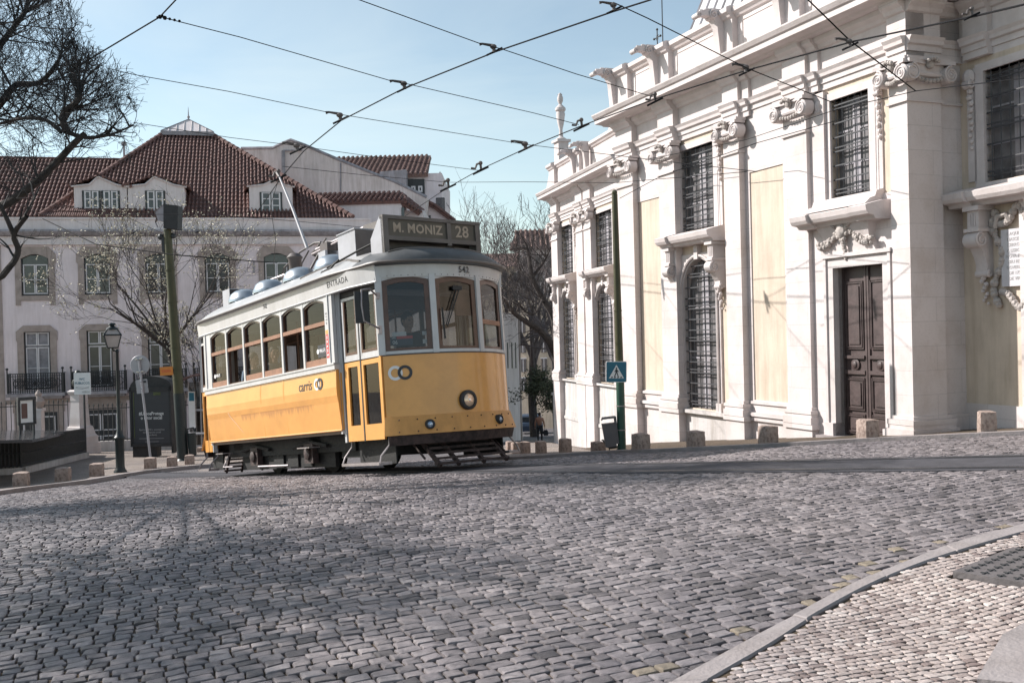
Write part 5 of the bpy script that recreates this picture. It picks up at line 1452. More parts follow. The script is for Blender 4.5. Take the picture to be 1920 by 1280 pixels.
for i, c in enumerate(wc):
    # upper arched window with shouldered stone surround
    z0, z1 = 2.42, 4.50; w = 1.28
    mb = MB(); s_ = .30
    arcp = [(c-w/2+w*j/10, 4.28+.22*math.sin(math.pi*j/10)) for j in range(11)]
    mb.prism([(c-w/2, z0-.0)]+arcp+[(c+w/2, z0), (c+w/2+s_-.02, z0), (c+w/2+s_-.02, 4.0), (c+w/2+s_+.05, 4.1), (c+w/2+s_+.05, 4.5), (c+w/2+.02, 4.86), (c-w/2-.02, 4.86), (c-w/2-s_-.05, 4.5), (c-w/2-s_-.05, 4.1), (c-w/2-s_+.02, 4.0), (c-w/2-s_+.02, z0)], 'y', -.08, .12)
    mb.prism([(c-w/2-s_+.02, z0-.002), (c+w/2+s_-.02, z0-.002), (c+w/2+s_-.02, z0-.48), (c+w/2+.05, z0-.48), (c+w/2+.05, z0-.26), (c-w/2-.05, z0-.26), (c-w/2-.05, z0-.48), (c-w/2-s_+.02, z0-.48)], 'y', -.07, .12)
    wn = mb.build('window', M['beige'], lb_); sash(c, z0, 4.50, w, wn, 4.02, arch=True)
    z0, z1, w = -2.3, .60, 1.22
    mb = MB(); mb.prism([(c-w/2, z0), (c-w/2, z1), (c+w/2, z1), (c+w/2, z0), (c+w/2+s_, z0), (c+w/2+s_, .1), (c+w/2+s_+.05, .2), (c+w/2+s_+.05, .62), (c+w/2, .93), (c-w/2, .93), (c-w/2-s_-.05, .62), (c-w/2-s_-.05, .2), (c-w/2-s_, .1), (c-w/2-s_, z0)], 'y', -.08, .12)
    wn = mb.build('balcony_door', M['beige'], lb_); sash(c, z0, z1, w, wn, -.15, curt=(i in (0, 3)))
    mb = MB(); mb.box(c-1.35, c+1.35, -.75, 0, -2.62, -2.46); mb.box(c-1.2, c+1.2, -.55, 0, -2.75, -2.62); bl = mb.build('balcony', M['gutter'], lb_)
    mb = MB(); z0, z1 = -2.44, -1.45
    for sx in (-1, 1):
        mb.tube([(c+sx*1.27, -.7, z0), (c+sx*1.27, -.7, z1+.15)], .035, 6); mb.ball((c+sx*1.27, -.7, z1+.22), .07); mb.box(c+sx*1.27-.015, c+sx*1.27+.015, -.7, 0, z1-.03, z1)
        for k in range(5): mb.tube([(c+sx*1.27, -.7+.14*k, z0), (c+sx*1.27, -.7+.14*k, z1)], .014, 4)
    mb.box(c-1.27, c+1.27, -.72, -.68, z1-.04, z1); mb.box(c-1.27, c+1.27, -.71, -.69, z0+.08, z0+.11); mb.box(c-1.27, c+1.27, -.71, -.69, z1-.16, z1-.13)
    for k in range(24): mb.tube([(c-1.22+k*.106, -.7, z0), (c-1.22+k*.106, -.7, z1)], .021, 4)
    for k in range(5): mb.tube([(c-1.0+k*.5, -.70, -1.95), (c-.75+k*.5-.25, -.7, -1.7), (c-.75+k*.5, -.70, -1.95), (c-.75+k*.5-.25, -.7, -2.2)], .02, 4, closed=True)
    for k in range(4):
        for rr_ in (.08, .16, .24): mb.tube([(c-.75+.5*k+rr_*math.cos(g*.63), -.70, -1.95+rr_*math.sin(g*.63)) for g in range(10)], .022, 4, closed=True)
    mb.build('balcony_railing', M['iron'], bl)
    # ground floor opening
    mb = MB(); mb.box(c-.85, c+.85, -.03, .02, -6.4, -3.45); gd = mb.build('ground_floor_opening', M['iron'], lb_)
    mb = MB()
    for a, b in ((c-.75, c-.03), (c+.03, c+.75)):
        for q0, q1 in ((-4.5, -3.65), (-6.3, -4.75)):
            mb.box(a, a+.07, -.06, -.03, q0, q1); mb.box(b-.07, b, -.06, -.03, q0, q1); mb.box(a+.07, b-.07, -.06, -.03, q0, q0+.06); mb.box(a+.07, b-.07, -.06, -.03, q1-.06, q1)
    mb.build('casement', M['wframe'], gd)
    mb = MB(); mb.box(c-1.2, c+1.2, -.06, -.032, -3.44, -3.0); mb.box(c-1.15, c-.86, -.05, -.025, -6.4, -3.45); mb.box(c+.86, c+1.15, -.05, -.025, -6.4, -3.45); mb.build('lintel', M['beige'], gd)
mb = MB(); mb.box(U0, UR, -.05, -.021, -3.0, -2.78); mb.build('stone_band', M['beige'], lb_)
# cornice: parapet band, gutter moulding, stained dentil strip
mb = MB(); mb.box(U0, UR, -.30, .4, 5.72, 6.28); mb.box(U0, UR, -.36, .4, 6.22, 6.32); mb.build('parapet_band', M['white'], lb_)
mb = MB(); mb.prism([(.3, 5.70), (-.50, 5.70), (-.52, 5.60), (-.42, 5.48), (-.30, 5.40), (.3, 5.40)], 'x', U0, UR); mb.build('gutter', M['gutter'], lb_)
mb = MB(); mb.box(U0, UR, -.16, .3, 5.0, 5.38); mb.box(U0, UR, -.20, .3, 4.96, 5.02); mb.build('cornice_strip', M['white'], lb_)
# corrugated tile roofs
def tileroof(T, A, B, C, D, par, mt, pitch=.20, name='roof', amp=.05, inside=None, rowlen=.42):
    """tiled slope: eave A->B, top D->C (quad, may be a triangle). Real rounded cover tiles stepping down the slope"""
    A, B, C, D = map(Vector, (A, B, C, D)); X = (B-A); Lx = X.length; X.normalize()
    nrm = (B-A).cross(((C+D)/2)-A).normalized()
    if nrm.z < 0: nrm = -nrm
    Yd = nrm.cross(X); 
    if Yd.z < 0: Yd = -Yd
    loc = lambda p: ((p-A).dot(X), (p-A).dot(Yd))
    poly = [loc(p) for p in (A, B, C, D)]
    x0, x1 = min(p[0] for p in poly), max(p[0] for p in poly); y1 = max(p[1] for p in poly)
    mb = MB(T); rng = random.Random(3)
    n = int((x1-x0)/pitch); 
    def yrange(x):
        ys_ = []
        for i in range(4):
            p, q = poly[i], poly[(i+1) % 4]
            if abs(p[0]-q[0]) > 1e-6 and min(p[0], q[0]) <= x <= max(p[0], q[0]): ys_.append(p[1]+(q[1]-p[1])*(x-p[0])/(q[0]-p[0]))
        return (min(ys_), max(ys_)) if len(ys_) >= 2 else None
    for i in range(n+1):
        xc = x0+(i+.5)*pitch; yr = yrange(xc)
        if not yr or yr[1]-yr[0] < .1: continue
        ya, yb = yr; nr = max(1, int((yb-ya)/rowlen))
        w = pitch*.30
        for k in range(nr):
            a = ya+(yb-ya)*k/nr-(.05 if k == 0 else 0); b = ya+(yb-ya)*(k+1)/nr; j = rng.uniform(-.012, .012)
            vs = []
            for (yy, h0, ww) in ((a, .045, w*1.12), (b, .0, w*.9)):
                for q in range(5):
                    g = math.pi*q/4; vs.append(A+X*(xc+j-ww*math.cos(g))+Yd*yy+nrm*(h0+amp*1.5*math.sin(g)))
            vs.append(A+X*(xc+j)+Yd*a+nrm*(-.01))
            mb.add(vs, [(q, q+1, q+6, q+5) for q in range(4)]+[(0, 1, 2, 3, 4, 10)], 0, True)
    o = mb.build(name, mt, par, ang=60)
    mb = MB(T); mb.add([A-nrm*.02, B-nrm*.02, C-nrm*.02, D-nrm*.02, A-nrm*.2, B-nrm*.2, C-nrm*.2, D-nrm*.2], [(0, 1, 2, 3), (7, 6, 5, 4), (0, 4, 5, 1), (1, 5, 6, 2), (2, 6, 7, 3), (3, 7, 4, 0)]); mb.build('roof_base', mt, o)
    return o
def ridge(T, a, b, par, mt, r=.10):
    mb = MB(T); a, b = Vector(a), Vector(b); n = max(2, int((b-a).length/.4))
    for k in range(n):
        p, q = lerp(a, b, k/n), lerp(a, b, (k+1)/n); mb.tube([p, q], [r*1.15, r*.9], 7)
    return mb.build('ridge_tiles', mt, par)
EZ = 6.34
def pb_(px, py, v):  # point on the building frame at depth v behind the facade
    u = uof(px, v, BM); p = BM @ Vector((u, v, 0)); z = P(px, py, p.y).z
    return Vector((u, v, z))
# low long roof
rl = pb_(210, 300, 5.2); 
r0 = tileroof(None, (U0, -.3, EZ), (ub(260), -.3, EZ), (ub(260), 5.2, rl.z), (U0, 5.2, rl.z), lb_, M['tile'])
ridge(None, (U0, 5.2, rl.z+.03), (ub(260), 5.2, rl.z+.03), r0, M['tile'])
# tall hipped roof
Lt, Rt = pb_(318, 252, 7.5), pb_(408, 252, 7.5); zt = (Lt.z+Rt.z)/2; Lt.z = Rt.z = zt
Le = Vector((Lt.x-(Lt.x-uof(215, 3, BM))*2.2, -.28, EZ)); Re = Vector((uof(668, -.3, BM), -.28, EZ))
h = tileroof(None, Le, Re, Rt, Lt, lb_, M['tile'])
Rb = Vector((Re.x, 12, EZ)); tileroof(None, Re, Rb, Rt+Vector((0, .6, 0)), Rt, lb_, M['tile'])
Lb = Vector((Le.x, 12, EZ))
mb = MB(); mb.add([Le, Lb, Lt+Vector((0, .6, 0)), Lt], [(0, 1, 2, 3)]); mb.build('roof_back_slope', M['tile'], lb_)
ridge(None, Re+Vector((0, 0, .06)), Rt+Vector((0, 0, .06)), h, M['tile'], .13); ridge(None, Le+Vector((0, 0, .06)), Lt+Vector((0, 0, .06)), h, M['tile'], .13)
# lantern with zinc pyramid
mb = MB(); mb.box(Lt.x-.15, Rt.x+.15, 7.2, 9.8, zt-.1, zt+.14); mb.build('lantern_gutter', M['gutter'], lb_)
lc = (Lt.x+Rt.x)/2; ap = pb_(361, 224, 8.5)
mb = MB(); mb.add([(Lt.x-.1, 7.25, zt+.14), (Rt.x+.1, 7.25, zt+.14), (Rt.x+.1, 9.75, zt+.14), (Lt.x-.1, 9.75, zt+.14), (lc, 8.5, ap.z)], [(0, 1, 4), (1, 2, 4), (2, 3, 4), (3, 0, 4), (3, 2, 1, 0)]); la = mb.build('lantern_roof', M['white'], lb_)
mb = MB()
for k in range(8):
    t = k/7; x = lerp(Lt.x-.1, Rt.x+.1, t); tt = min(1, (1-abs(2*t-1))*1.0)
    mb.tube([(x, 7.24, zt+.15), (x, lerp(7.24, 8.5, tt), lerp(zt+.16, ap.z, tt))], .025, 4)
mb.tube([(Lt.x-.1, 7.24, zt+.15), (lc, 8.5, ap.z+.02), (Rt.x+.1, 7.24, zt+.15)], .035, 4)
mb.tube([(lc, 8.5, ap.z-.05), (lc, 8.5, ap.z+.3), (lc, 8.5, ap.z+.75)], [.05, .035, .01], 6); mb.ball((lc, 8.5, ap.z+.15), .09)
mb.build('lantern_bars', M['gutter'], la)
# dormers
def dormer(pxs, peakpx, peaky, wins, nm='dormer', dz=0):
    """gabled front wall flush near the eave"""
    vD = .35
    a, b = uof(pxs[0], vD, BM), uof(pxs[1], vD, BM); zs = pb_(pxs[0], 349, vD).z; c = uof(peakpx, vD, BM); zp = pb_(peakpx, peaky, vD).z
    mb = MB(); poly = [(a, EZ-.1), (b, EZ-.1), (b, zs), (lerp(b, c, .35), zs+.12), (c, zp), (lerp(a, c, .65), zs+.12), (a, zs)]
    mb.prism(poly, 'y', vD, 4.2); d = mb.build(nm, M['white'], lb_)
    mb = MB(); 
    mb.tube([(a-.12, vD-.06, zs-.02), (lerp(a, c, .65), vD-.06, zs+.09), (c, vD-.06, zp-.03), (lerp(b, c, .35), vD-.06, zs+.09), (b+.12, vD-.06, zs-.02)], .05, 5); mb.build('dormer_moulding', M['white'], d)
    for (p, q, ps, qs) in (((a-.22, zs-.03), (c, zp), -1, 1), ((c, zp), (b+.22, zs-.03), 1, -1)):
        mb = MB(); n = max(2, int(abs(q[0]-p[0])/.24))
        for k in range(n+1):
            t = k/n; x, z = lerp(p[0], q[0], t), lerp(p[1], q[1], t)+.05
            mb.tube([(x, vD-.16, z), (x, 4.2, z)], .075, 6)
        mb.add([(p[0], vD-.1, p[1]+.02), (q[0], vD-.1, q[1]+.02), (q[0], 4.2, q[1]+.02), (p[0], 4.2, p[1]+.02)], [(0, 1, 2, 3)])
        tag(mb.build('dormer_tiles', M['tile'], d), None)
    for (x0, x1, y0, y1) in wins:
        u0, u1 = uof(x0, vD-.03, BM), uof(x1, vD-.03, BM); z1, z0 = pb_(x0, y0, vD).z, pb_(x0, y1, vD).z
        mb = MB(); mb.box(u0, u1, vD-.02, vD-.004, z0, z1); w_ = mb.build('dormer_window', M['dglass'], d)
        mb = MB(); m = (u0+u1)/2
        for q0, q1 in ((u0+.06, m-.03), (m+.03, u1-.06)):
            mb.box(q0, q0+.07, vD-.06, vD-.021, z0, z1); mb.box(q1-.07, q1, vD-.06, vD-.021, z0, z1)
            for f in (0, .34, .67, .955): mb.box(q0+.07, q1-.07, vD-.055, vD-.021, lerp(z0, z1, f), lerp(z0, z1, f)+.05)
        mb.build('casement', M['wframe'], w_)
        mb = MB(); mb.tube([(u0-.02, vD-.03, z0), (u1+.02, vD-.03, z0), (u1+.02, vD-.03, z1), (u0-.02, vD-.03, z1)], .035, 4, closed=True); mb.build('window_edge', M['iron'], w_)
    return d
dormer((147, 246), 193, 330, [(164, 195, 358, 407), (200, 231, 358, 407)])
dormer((248, 354), 298, 330, [(282, 316, 358, 408)])
dormer((475, 556), 518, 338, [(496, 535, 361, 399)])
mb = MB(); cpt = pb_(243, 286, 6.); mb.tube([(cpt.x, 6, rl.z-1), (cpt.x, 6, cpt.z+.45)], .06, 6); mb.box(cpt.x-.12, cpt.x+.12, 5.9, 6.1, cpt.z+.4, cpt.z+.6); mb.build('flue_pipe', M['gutter'], lb_)
cpt2 = pb_(520, 545, -.05); mb = MB(); mb.tube([(ub(480), -.08, zb(480, 512)), (ub(480), -.08, zb(480, 490))], .06, 6); mb.build('downpipe', M['gutter'], lb_)
# ---- buildings behind on the right of the roof
def slab(name, label, cat, pxs, D, depth, m, group=None, base=None):
    """front outline traced at distance D, extruded back as a solid block"""
    pts = [P(x, y, D) for x, y in pxs]
    mb = MB(); mb.prism([(p.x, p.z) for p in pts], 'y', D, D+depth)
    o = thing(name, label, cat, group=group) if label else None
    return mb, o
mb, gw = slab('gabled_house', 'tall blank pale gable wall rising behind the red tiled roof', 'building', [(430, 420), (455, 283), (512, 281), (528, 272), (545, 263), (572, 277), (628, 298), (690, 326), (700, 318.5), (760, 346), (800, 366), (800, 420)], 64, 9, M['pink2'])
pts = [(440, 460), (452, 279), (512, 278), (528, 270), (545, 263), (572, 273), (628, 297), (690, 322), (740, 341), (800, 370), (795, 460)]
mb = MB(); mb.prism([(P(x, y, 64).x, P(x, y, 64).z) for x, y in pts], 'y', 64, 73); mb.build('wall', M['pink2'], gw)
mb = MB()
tp_ = [P(x, y, 64) for x, y in pts[1:-1]]
mb.tube([(p.x, 64, p.z+.02) for p in tp_], .10, 5); mb.build('gable_coping', M['gutter'], gw)
mb = MB(); a = P(532, 283, 64); b = P(532, 400, 64); mb.tube([(a.x, 63.9, a.z), (b.x, 63.9, b.z)], .12, 6); mb.tube([(a.x, 63.9, a.z), (a.x+1.2, 63.9, a.z)], .05, 5); mb.build('downpipe', M['gutter'], gw)
mb = MB(); a = P(639, 306, 64); b = P(639, 400, 64); mb.tube([(a.x, 63.95, a.z), (b.x, 63.95, b.z)], .05, 4); mb.build('wall_seam', M['gutter'], gw)
# red roofed house behind the gable
rh = thing('red_roofed_house', 'house with a red tiled roof, grey dormer and iron balcony seen above the gable wall', 'building')
D = 72.
A = P(690, 345, D); B = P(815, 326, D); C = P(808, 291, D+6); E = P(632, 297, D+6)
A2 = P(640, 340, D)
tileroof(None, (A2.x, D, B.z), (B.x-.5, D, B.z), (C.x, D+6, C.z), (E.x, D+6, C.z), rh, M['tile2'], pitch=.36, amp=.08)
mb = MB(); zt2 = B.z
mb.prism([(P(640, 460, D).x, P(640, 460, D).z), (P(828, 460, D).x, P(828, 460, D).z), (P(828, 329, D).x, zt2+.1), (P(640, 329, D).x, zt2+.1)], 'y', D+.3, D+10)
mb.build('wall', M['pink'], rh)
mb = MB(); q0, q1, q2 = P(813, 327, D), P(820, 291, D), P(829, 330, D); mb.prism([(q0.x-.9, q2.z-.2), (q2.x-.02, q2.z-.2), (q0.x+.1, q1.z-.25)], 'y', D+5.6, D+6.2); mb.build('gable_end', M['white'], rh)
mb = MB(); a, b = P(712, 322, D-1), P(762, 344, D-1); mb.prism([(a.x, a.z), (b.x, P(762, 322, D).z), (b.x, b.z-1), (a.x, a.z-.3)], 'y', D-1, D+4); mb.build('grey_dormer', M['gutter'], rh)
mb = MB(); a, b = P(764, 336, D), P(796, 365, D); mb.box(a.x, b.x, D+.1, D+.28, b.z, a.z); w_ = mb.build('window', M['iron'], rh)
mb = MB(); w = b.x-a.x
for k in range(2):
    x0 = a.x+.25+k*(w*.5-.1); x1 = x0+w*.42-.2
    mb.box(x0, x0+.1, D+.02, D+.1, b.z+.2, a.z-.5); mb.box(x1-.1, x1, D+.02, D+.1, b.z+.2, a.z-.5); mb.box(x0+.1, x1-.1, D+.02, D+.1, a.z-.6, a.z-.5); mb.box(x0+.1, x1-.1, D+.02, D+.1, b.z+.2, b.z+.3); mb.box(x0+.1, x1-.1, D+.03, D+.09, (a.z+b.z)/2-.05, (a.z+b.z)/2+.03)
mb.build('casement', M['wframe'], w_)
mb = MB(); a, b = P(818, 372, D-.8), P(834, 397, D-.8)
mb.box(a.x, b.x, D-1.0, D+.3, b.z-.1, b.z)
for k in range(9): mb.tube([(lerp(a.x, b.x, k/8), D-.9, b.z), (lerp(a.x, b.x, k/8), D-.9, a.z)], .03, 4)
mb.box(a.x, b.x, D-.93, D-.87, a.z-.04, a.z+.03); mb.build('iron_balcony', M['iron'], rh)
# lower wing with small tiled roof
lw = thing('low_tiled_wing', 'low pale wing under a narrow red tiled roof, in front of the gable wall', 'building')
D = 58.
a, b, c, d = P(600, 379, D), P(762, 375, D), P(750, 360, D+3), P(585, 364, D+3)
tileroof(None, (a.x-2, D, b.z), (b.x, D, b.z), (c.x, D+3, c.z), (d.x-2, D+3, c.z), lw, M['tile'], pitch=.3, amp=.075)
mb = MB(); q = P(762, 470, D); mb.box(a.x-2, b.x-.3, D+.15, D+6, q.z, b.z+.02)
e0 = P(790, 395, D); mb.box(b.x-.301, e0.x, D+1.5, D+6, q.z, P(790, 388, D).z); mb.build('wall', M['white'], lw)
mb = MB(); a1, b1 = P(752, 389, D), P(758, 405, D); mb.box(a1.x, b1.x, D+.1, D+.149, b1.z, a1.z); mb.build('window', M['dglass'], lw)
c1 = P(765, 372, D); tileroof(None, (b.x-.2, D, b.z-.1), (P(785, 392, D).x, D+1.4, P(785, 394, D).z), (P(782, 380, D).x, D+3.2, P(782, 382, D).z), (c.x, D+3, c.z), lw, M['tile'], pitch=.3, amp=.075)
# further pale house stepping down on the right
fh = thing('stepped_gable_house', 'pale house with a dark sloping eave, just above the tram destination box', 'building')
D = 66.
pts = [(740, 470), (740, 400), (795, 377), (815, 385), (850, 413), (850, 470)]
mb = MB(); mb.prism([(P(x, y, D).x, P(x, y, D).z) for x, y in pts], 'y', D, D+8); mb.build('wall', M['pink'], fh)
mb = MB(); mb.tube([tuple(P(x, y, D-.2)) for x, y in [(793, 374), (815, 385), (853, 414)]], .14, 5); mb.tube([tuple(P(x, y, D-.25)) for x, y in [(795, 380), (815, 391), (846, 414)]], .06, 5); mb.build('eave', M['tile'], fh)
mb = MB(); a, b = P(803, 404, D), P(808, 416, D); mb.box(a.x, b.x, D-.05, D-.001, b.z, a.z); mb.build('window', M['dglass'], fh)
# ---- street side wall beyond the tram
sw = thing('street_side_building', 'pinkish plastered house side with narrow slit windows, right behind the tram front', 'building')
pR = P(975, 700, 60); pL = P(900, 700, 47)
T = frame((pR.x, pR.y, 0), (pL.x-pR.x, pL.y-pR.y, 0)); Lw = (Vector((pL.x, pL.y, 0))-Vector((pR.x, pR.y, 0))).length
ztop = P(975, 588, 60).z
mb = MB(T); mb.box(0, Lw+4, -8, 0, -9, ztop); mb.build('wall', M['pink2'], sw)
sgn = 1 if (T.to_3x3() @ Vector((0, 1, 0))).y < 0 or (T.to_3x3() @ Vector((0, 1, 0))).x > 0 else -1
for k, px in enumerate((951, 959, 966)):
    u = uof(px, 0, T); z1, z0 = P(px, 642, (T @ Vector((u, 0, 0))).y).z, P(px, 690, (T @ Vector((u, 0, 0))).y).z
    mb = MB(T); mb.box(u-.16, u+.16, -.05, .03, z0, z1); mb.build('slit_window', M['iron'], sw)
mb = MB(T); mb.box(-.05, .25, -.1, .06, -9, ztop); mb.build('corner_quoin', M['beige'], sw)
# ---- far buildings at the end of the street
fb = thing('far_cream_building', 'sunlit cream apartment house with rows of windows at the end of the street', 'building')
D = 92.
a, b = P(962, 700, D), P(1070, 700, D); zt_ = P(1000, 446, D).z; zb_ = P(1000, 800, D).z
FB = frame((a.x, D, 0), (1, -.35, 0)); W = (b.x-a.x)
M['cream_far'] = mat('far cream plaster', (.66, .55, .44), .85, var=.1, scale=.5, streak=.3)
mb = MB(FB); mb.box(-3, W+4, 0, 9, zb_-3, P(1000, 560, D).z); mb.build('wall', M['cream_far'], fb)
for r_ in range(4):
    for k in range(6):
        x = .8+k*1.0; z = P(1000, 600+r_*36, D).z
        mb = MB(FB); mb.box(x, x+.5, -.08, -.0, z-1.2, z); w_ = mb.build('window', M['dglass'], fb)
        mb = MB(FB); mb.box(x-.08, x+.58, -.12, -.081, z, z+.1); mb.box(x+.22, x+.28, -.11, -.081, z-1.2, z); mb.build('frame', M['wframe'], w_)
hb_ = thing('hillside_house', 'old house with a worn red roof on the hillside behind the bare trees', 'building')
D = 120.
a, b = P(872, 470, D), P(1075, 470, D)
mb = MB(); mb.box(a.x+6, b.x, D, D+10, P(950, 640, D).z, P(990, 470, D).z); mb.build('wall', M['pink2'], hb_)
for r_ in range(4):
    for k in range(7):
        x = a.x+7+k*1.5; z = P(1000, 482+r_*30, D).z; mb = MB(); mb.box(x, x+.7, D-.1, D-.001, z-1.1, z); mb.build('window', M['dglass'], hb_)
A, B, C, E = P(955, 468, D), P(1080, 474, D), P(1080, 440, D+6), P(968, 432, D+6)
tileroof(None, (A.x, D-.3, A.z), (B.x, D-.3, A.z), (C.x, D+6, E.z), (E.x, D+6, E.z), hb_, M['tile2'], pitch=.6, amp=.12, rowlen=.8)
h2 = thing('hillside_terrace', 'pale terrace of small houses lower on the slope behind the branches', 'building')
D = 105.
mb = MB(); a, b = P(860, 520, D), P(968, 520, D); mb.box(a.x, b.x, D, D+8, P(900, 640, D).z, P(930, 500, D).z); mb.build('wall', M['cream_far'], h2)
mb = MB(); mb.prism([(D-.4, P(930, 500, D).z), (D+8, P(930, 500, D).z), (D+4, P(930, 470, D).z)], 'x', a.x-.3, b.x+.3); mb.build('roof', M['tile2'], h2)
for r_ in range(3):
    for k in range(6):
        x = a.x+.6+k*1.0; z = P(930, 512+r_*34, D).z; mb = MB(); mb.box(x, x+.5, D-.1, D-.001, z-1., z); mb.build('window', M['dglass'], h2)
# ---------------------------------------------------------------- bollards
def bollard_mesh(seed, chip=.02):
    rg = random.Random(seed); import bmesh
    bm = bmesh.new(); bmesh.ops.create_cube(bm, size=1.0)
    bmesh.ops.subdivide_edges(bm, edges=bm.edges[:], cuts=5, use_grid_fill=True)
    for v in bm.verts:
        p = v.co
        k = sum(abs(abs(c)-.5) < 1e-4 for c in p)
        if k >= 2: v.co = p*(1-.02*k-rg.uniform(0, .045))
        v.co += Vector([rg.uniform(-1, 1)*.012 for _ in range(3)])
        v.co.x *= 1+.05*(.5-v.co.z)
        v.co.z += .5
    for f in bm.faces: f.smooth = True
    me = bpy.data.meshes.new('bollard'); bm.to_mesh(me); bm.free(); me.set_sharp_from_angle(angle=R_(40)); me.materials.append(M['bollard']); return me
bms = [bollard_mesh(i) for i in range(3)]
def bollard(px, py, w, h, rot, label, group, k=0, D=None):
    g = G(px, py) if D is None else None
    if D is not None: q = P(px, py, D); g = q
    s = g.y/FPX
    o = bpy.data.objects.new('stone_bollard', bms[k % 3]); COL.objects.link(o)
    o.location = (g.x, g.y+.15, g.z-.03); o.scale = (w*s*.80, w*s*.80, h*s+.04); o.rotation_euler = (0, 0, R_(rot)); tag(o, label, 'bollard', group)
gl, gr = 'squat stone bollards along the left kerb', 'squat stone bollards in front of the church'
for a in ((35, 919, 33, 32, 14, 'worn stone cube bollard at the left kerb, nearest the left edge of the square'), (114, 909, 32, 31, 12, 'brown stained stone cube bollard, second along the left kerb, before the black railing'),
          (178, 899, 29, 29, 10, 'stone cube bollard on the left kerb just left of the black lamp post foot'), (279, 884, 25, 25, 8, 'small stone cube bollard below the leaning grey sign post'),
          (320, 880, 22, 23, 8, 'rounded stone bollard between the advertising kiosk and the green tram pole'), (353, 876, 20, 22, 8, 'stone bollard tucked against the foot of the green tram pole'), (376, 851, 19, 12, 8, 'low pale stone block beside the rear of the tram')):
    bollard(*a[:5], a[5], gl, k=a[0])
for a in ((1860, 818, 37, 45, -12, 'tilted tall stone bollard at the right edge, below the inscribed plaque'), (1634, 829, 39, 41, 18, 'pale stone bollard standing in front of the dark church door'),
          (1445, 838, 36, 38, 20, 'brown streaked stone bollard under the wide cream panel left of the church door'), (1308, 845, 34, 35, 20, 'brown stone bollard below the tall grilled church window'),
          (1204, 850, 34, 35, 22, 'brown sided stone bollard just right of the green crossing sign pole'), (1123, 851, 28, 21, 20, 'low rounded stone bollard left of the litter bin pole'),
          (1061, 853, 25, 29, 20, 'upright stone bollard alone near the shaded foot of the church wall'), (1015, 855, 22, 26, 20, 'stone bollard directly in front of the walking person'),
          (985, 855, 21, 25, 20, 'stone bollard between the walking person and the row by the tram'), (967, 855, 18, 24, 20, 'stone bollard, second nearest the front corner of the tram'), (956, 853, 16, 24, 20, 'stone bollard nearest the front corner of the tram, half hidden')):
    bollard(*a[:5], a[5], gr, k=a[0]+1)
# ---------------------------------------------------------------- helper: local frame upright at ground pixel
def at(px, py, D=None, face=0, lean=0, off=0.):
    g = G(px, py)
    g = Vector((g.x, g.y, g.z+.08+off)) if D is None else P(px, py, D)
    Mx = Matrix.Translation(g) @ Matrix.Rotation(R_(face), 4, 'Z') @ Matrix.Rotation(R_(lean), 4, 'Y')
    return Mx, g.y/FPX
# green pole with crossing sign
Mx, s = at(1166, 849, off=-.1)
pole = thing('sign_pole', 'green and olive steel pole rising in front of the church wall', 'pole', Mx)
mb = MB(); H = 487*s; Z1 = 140*s
mb.tube([(0, 0, -.2), (0, 0, Z1)], [.082, .078], 14); mb.lathe([(.13, 0), (.13, .05), (.09, .1)], (0, 0, 0), 14); mb.build('lower_tube', M['green'], pole)
mb = MB(); mb.tube([(0, 0, Z1), (-.01, 0, Z1+.25*H), (-.02, 0, H)], [.074, .07, .055], 14); mb.ball((-.02, 0, H+.03), .055); mb.tube([(-.01, 0, H*.55), (-.01, 0, H*.555)], .078, 12); mb.build('upper_tube', M['olive'], pole)
mb = MB()
for z in (.45, .9): mb.tube([(0, 0, z), (0, 0, z+.02)], .088, 12)
mb.build('strap', M['steel'], pole)
yS = -.11; hs = 39*s; zc = (849-692)*s-.02; xc = -8*s
Ms = Mx @ Matrix.Translation((xc, yS, zc)) @ Matrix.Rotation(R_(5), 4, 'Z') @ Matrix.Rotation(R_(1.5), 4, 'Y')
sg = thing('crossing_sign', 'blue square pedestrian crossing sign with a white triangle and walking figure', 'road sign', Ms)
h = hs/2
def rrect(w, h, r, n=4):
    return [(sx*(w-r)+r*math.cos(a), sy*(h-r)+r*math.sin(a)) for sx, sy, a0 in ((1, 1, 0), (-1, 1, 90), (-1, -1, 180), (1, -1, 270)) for a in [R_(a0+90*i/n) for i in range(n+1)]]
mb = MB(); mb.prism(rrect(h, h, h*.12), 'y', -.01, .01); mb.build('rim', M['signw'], sg)
mb = MB(); mb.prism(rrect(h*.94, h*.94, h*.1), 'y', -.014, -.0102); mb.build('panel', M['teal'], sg)
mb = MB(); mb.prism([(-h*.74, -h*.62), (h*.74, -h*.62), (0, h*.68)], 'y', -.017, -.0142); mb.build('triangle', M['signw'], sg)
mb = MB(); Y0, Y1 = -.020, -.0172
mb.prism([(h*.0+h*.085*math.cos(g*.63), h*.34+h*.085*math.sin(g*.63)) for g in range(10)], 'y', Y0, Y1)
for poly in ([(-.08, .24), (.08, .24), (.10, -.06), (-.08, -.06)], [(-.08, .22), (-.20, .0), (-.15, -.03), (-.02, .14)], [(.08, .22), (.22, .02), (.17, -.01), (.03, .12)], [(-.08, -.06), (.03, -.06), (-.14, -.46), (-.23, -.46)], [(.0, -.06), (.10, -.06), (.22, -.44), (.12, -.44)]):
    mb.prism([(a*h, b*h) for a, b in poly], 'y', Y0, Y1)
mb.build('walking_figure', M['txt_k'], sg)
mb = MB()
for k in range(4):
    x = -.55+.3*k; mb.prism([(x*h, -.58*h), ((x+.15)*h, -.58*h), ((x+.22)*h, -.46*h), ((x+.07)*h, -.46*h)], 'y', Y0, Y1)
mb.build('crossing_stripes', M['txt_k'], sg)
mb = MB(); mb.box(-.05, .1, .01, .05, -.05, .05); mb.build('sign_clamp', M['steel'], sg)
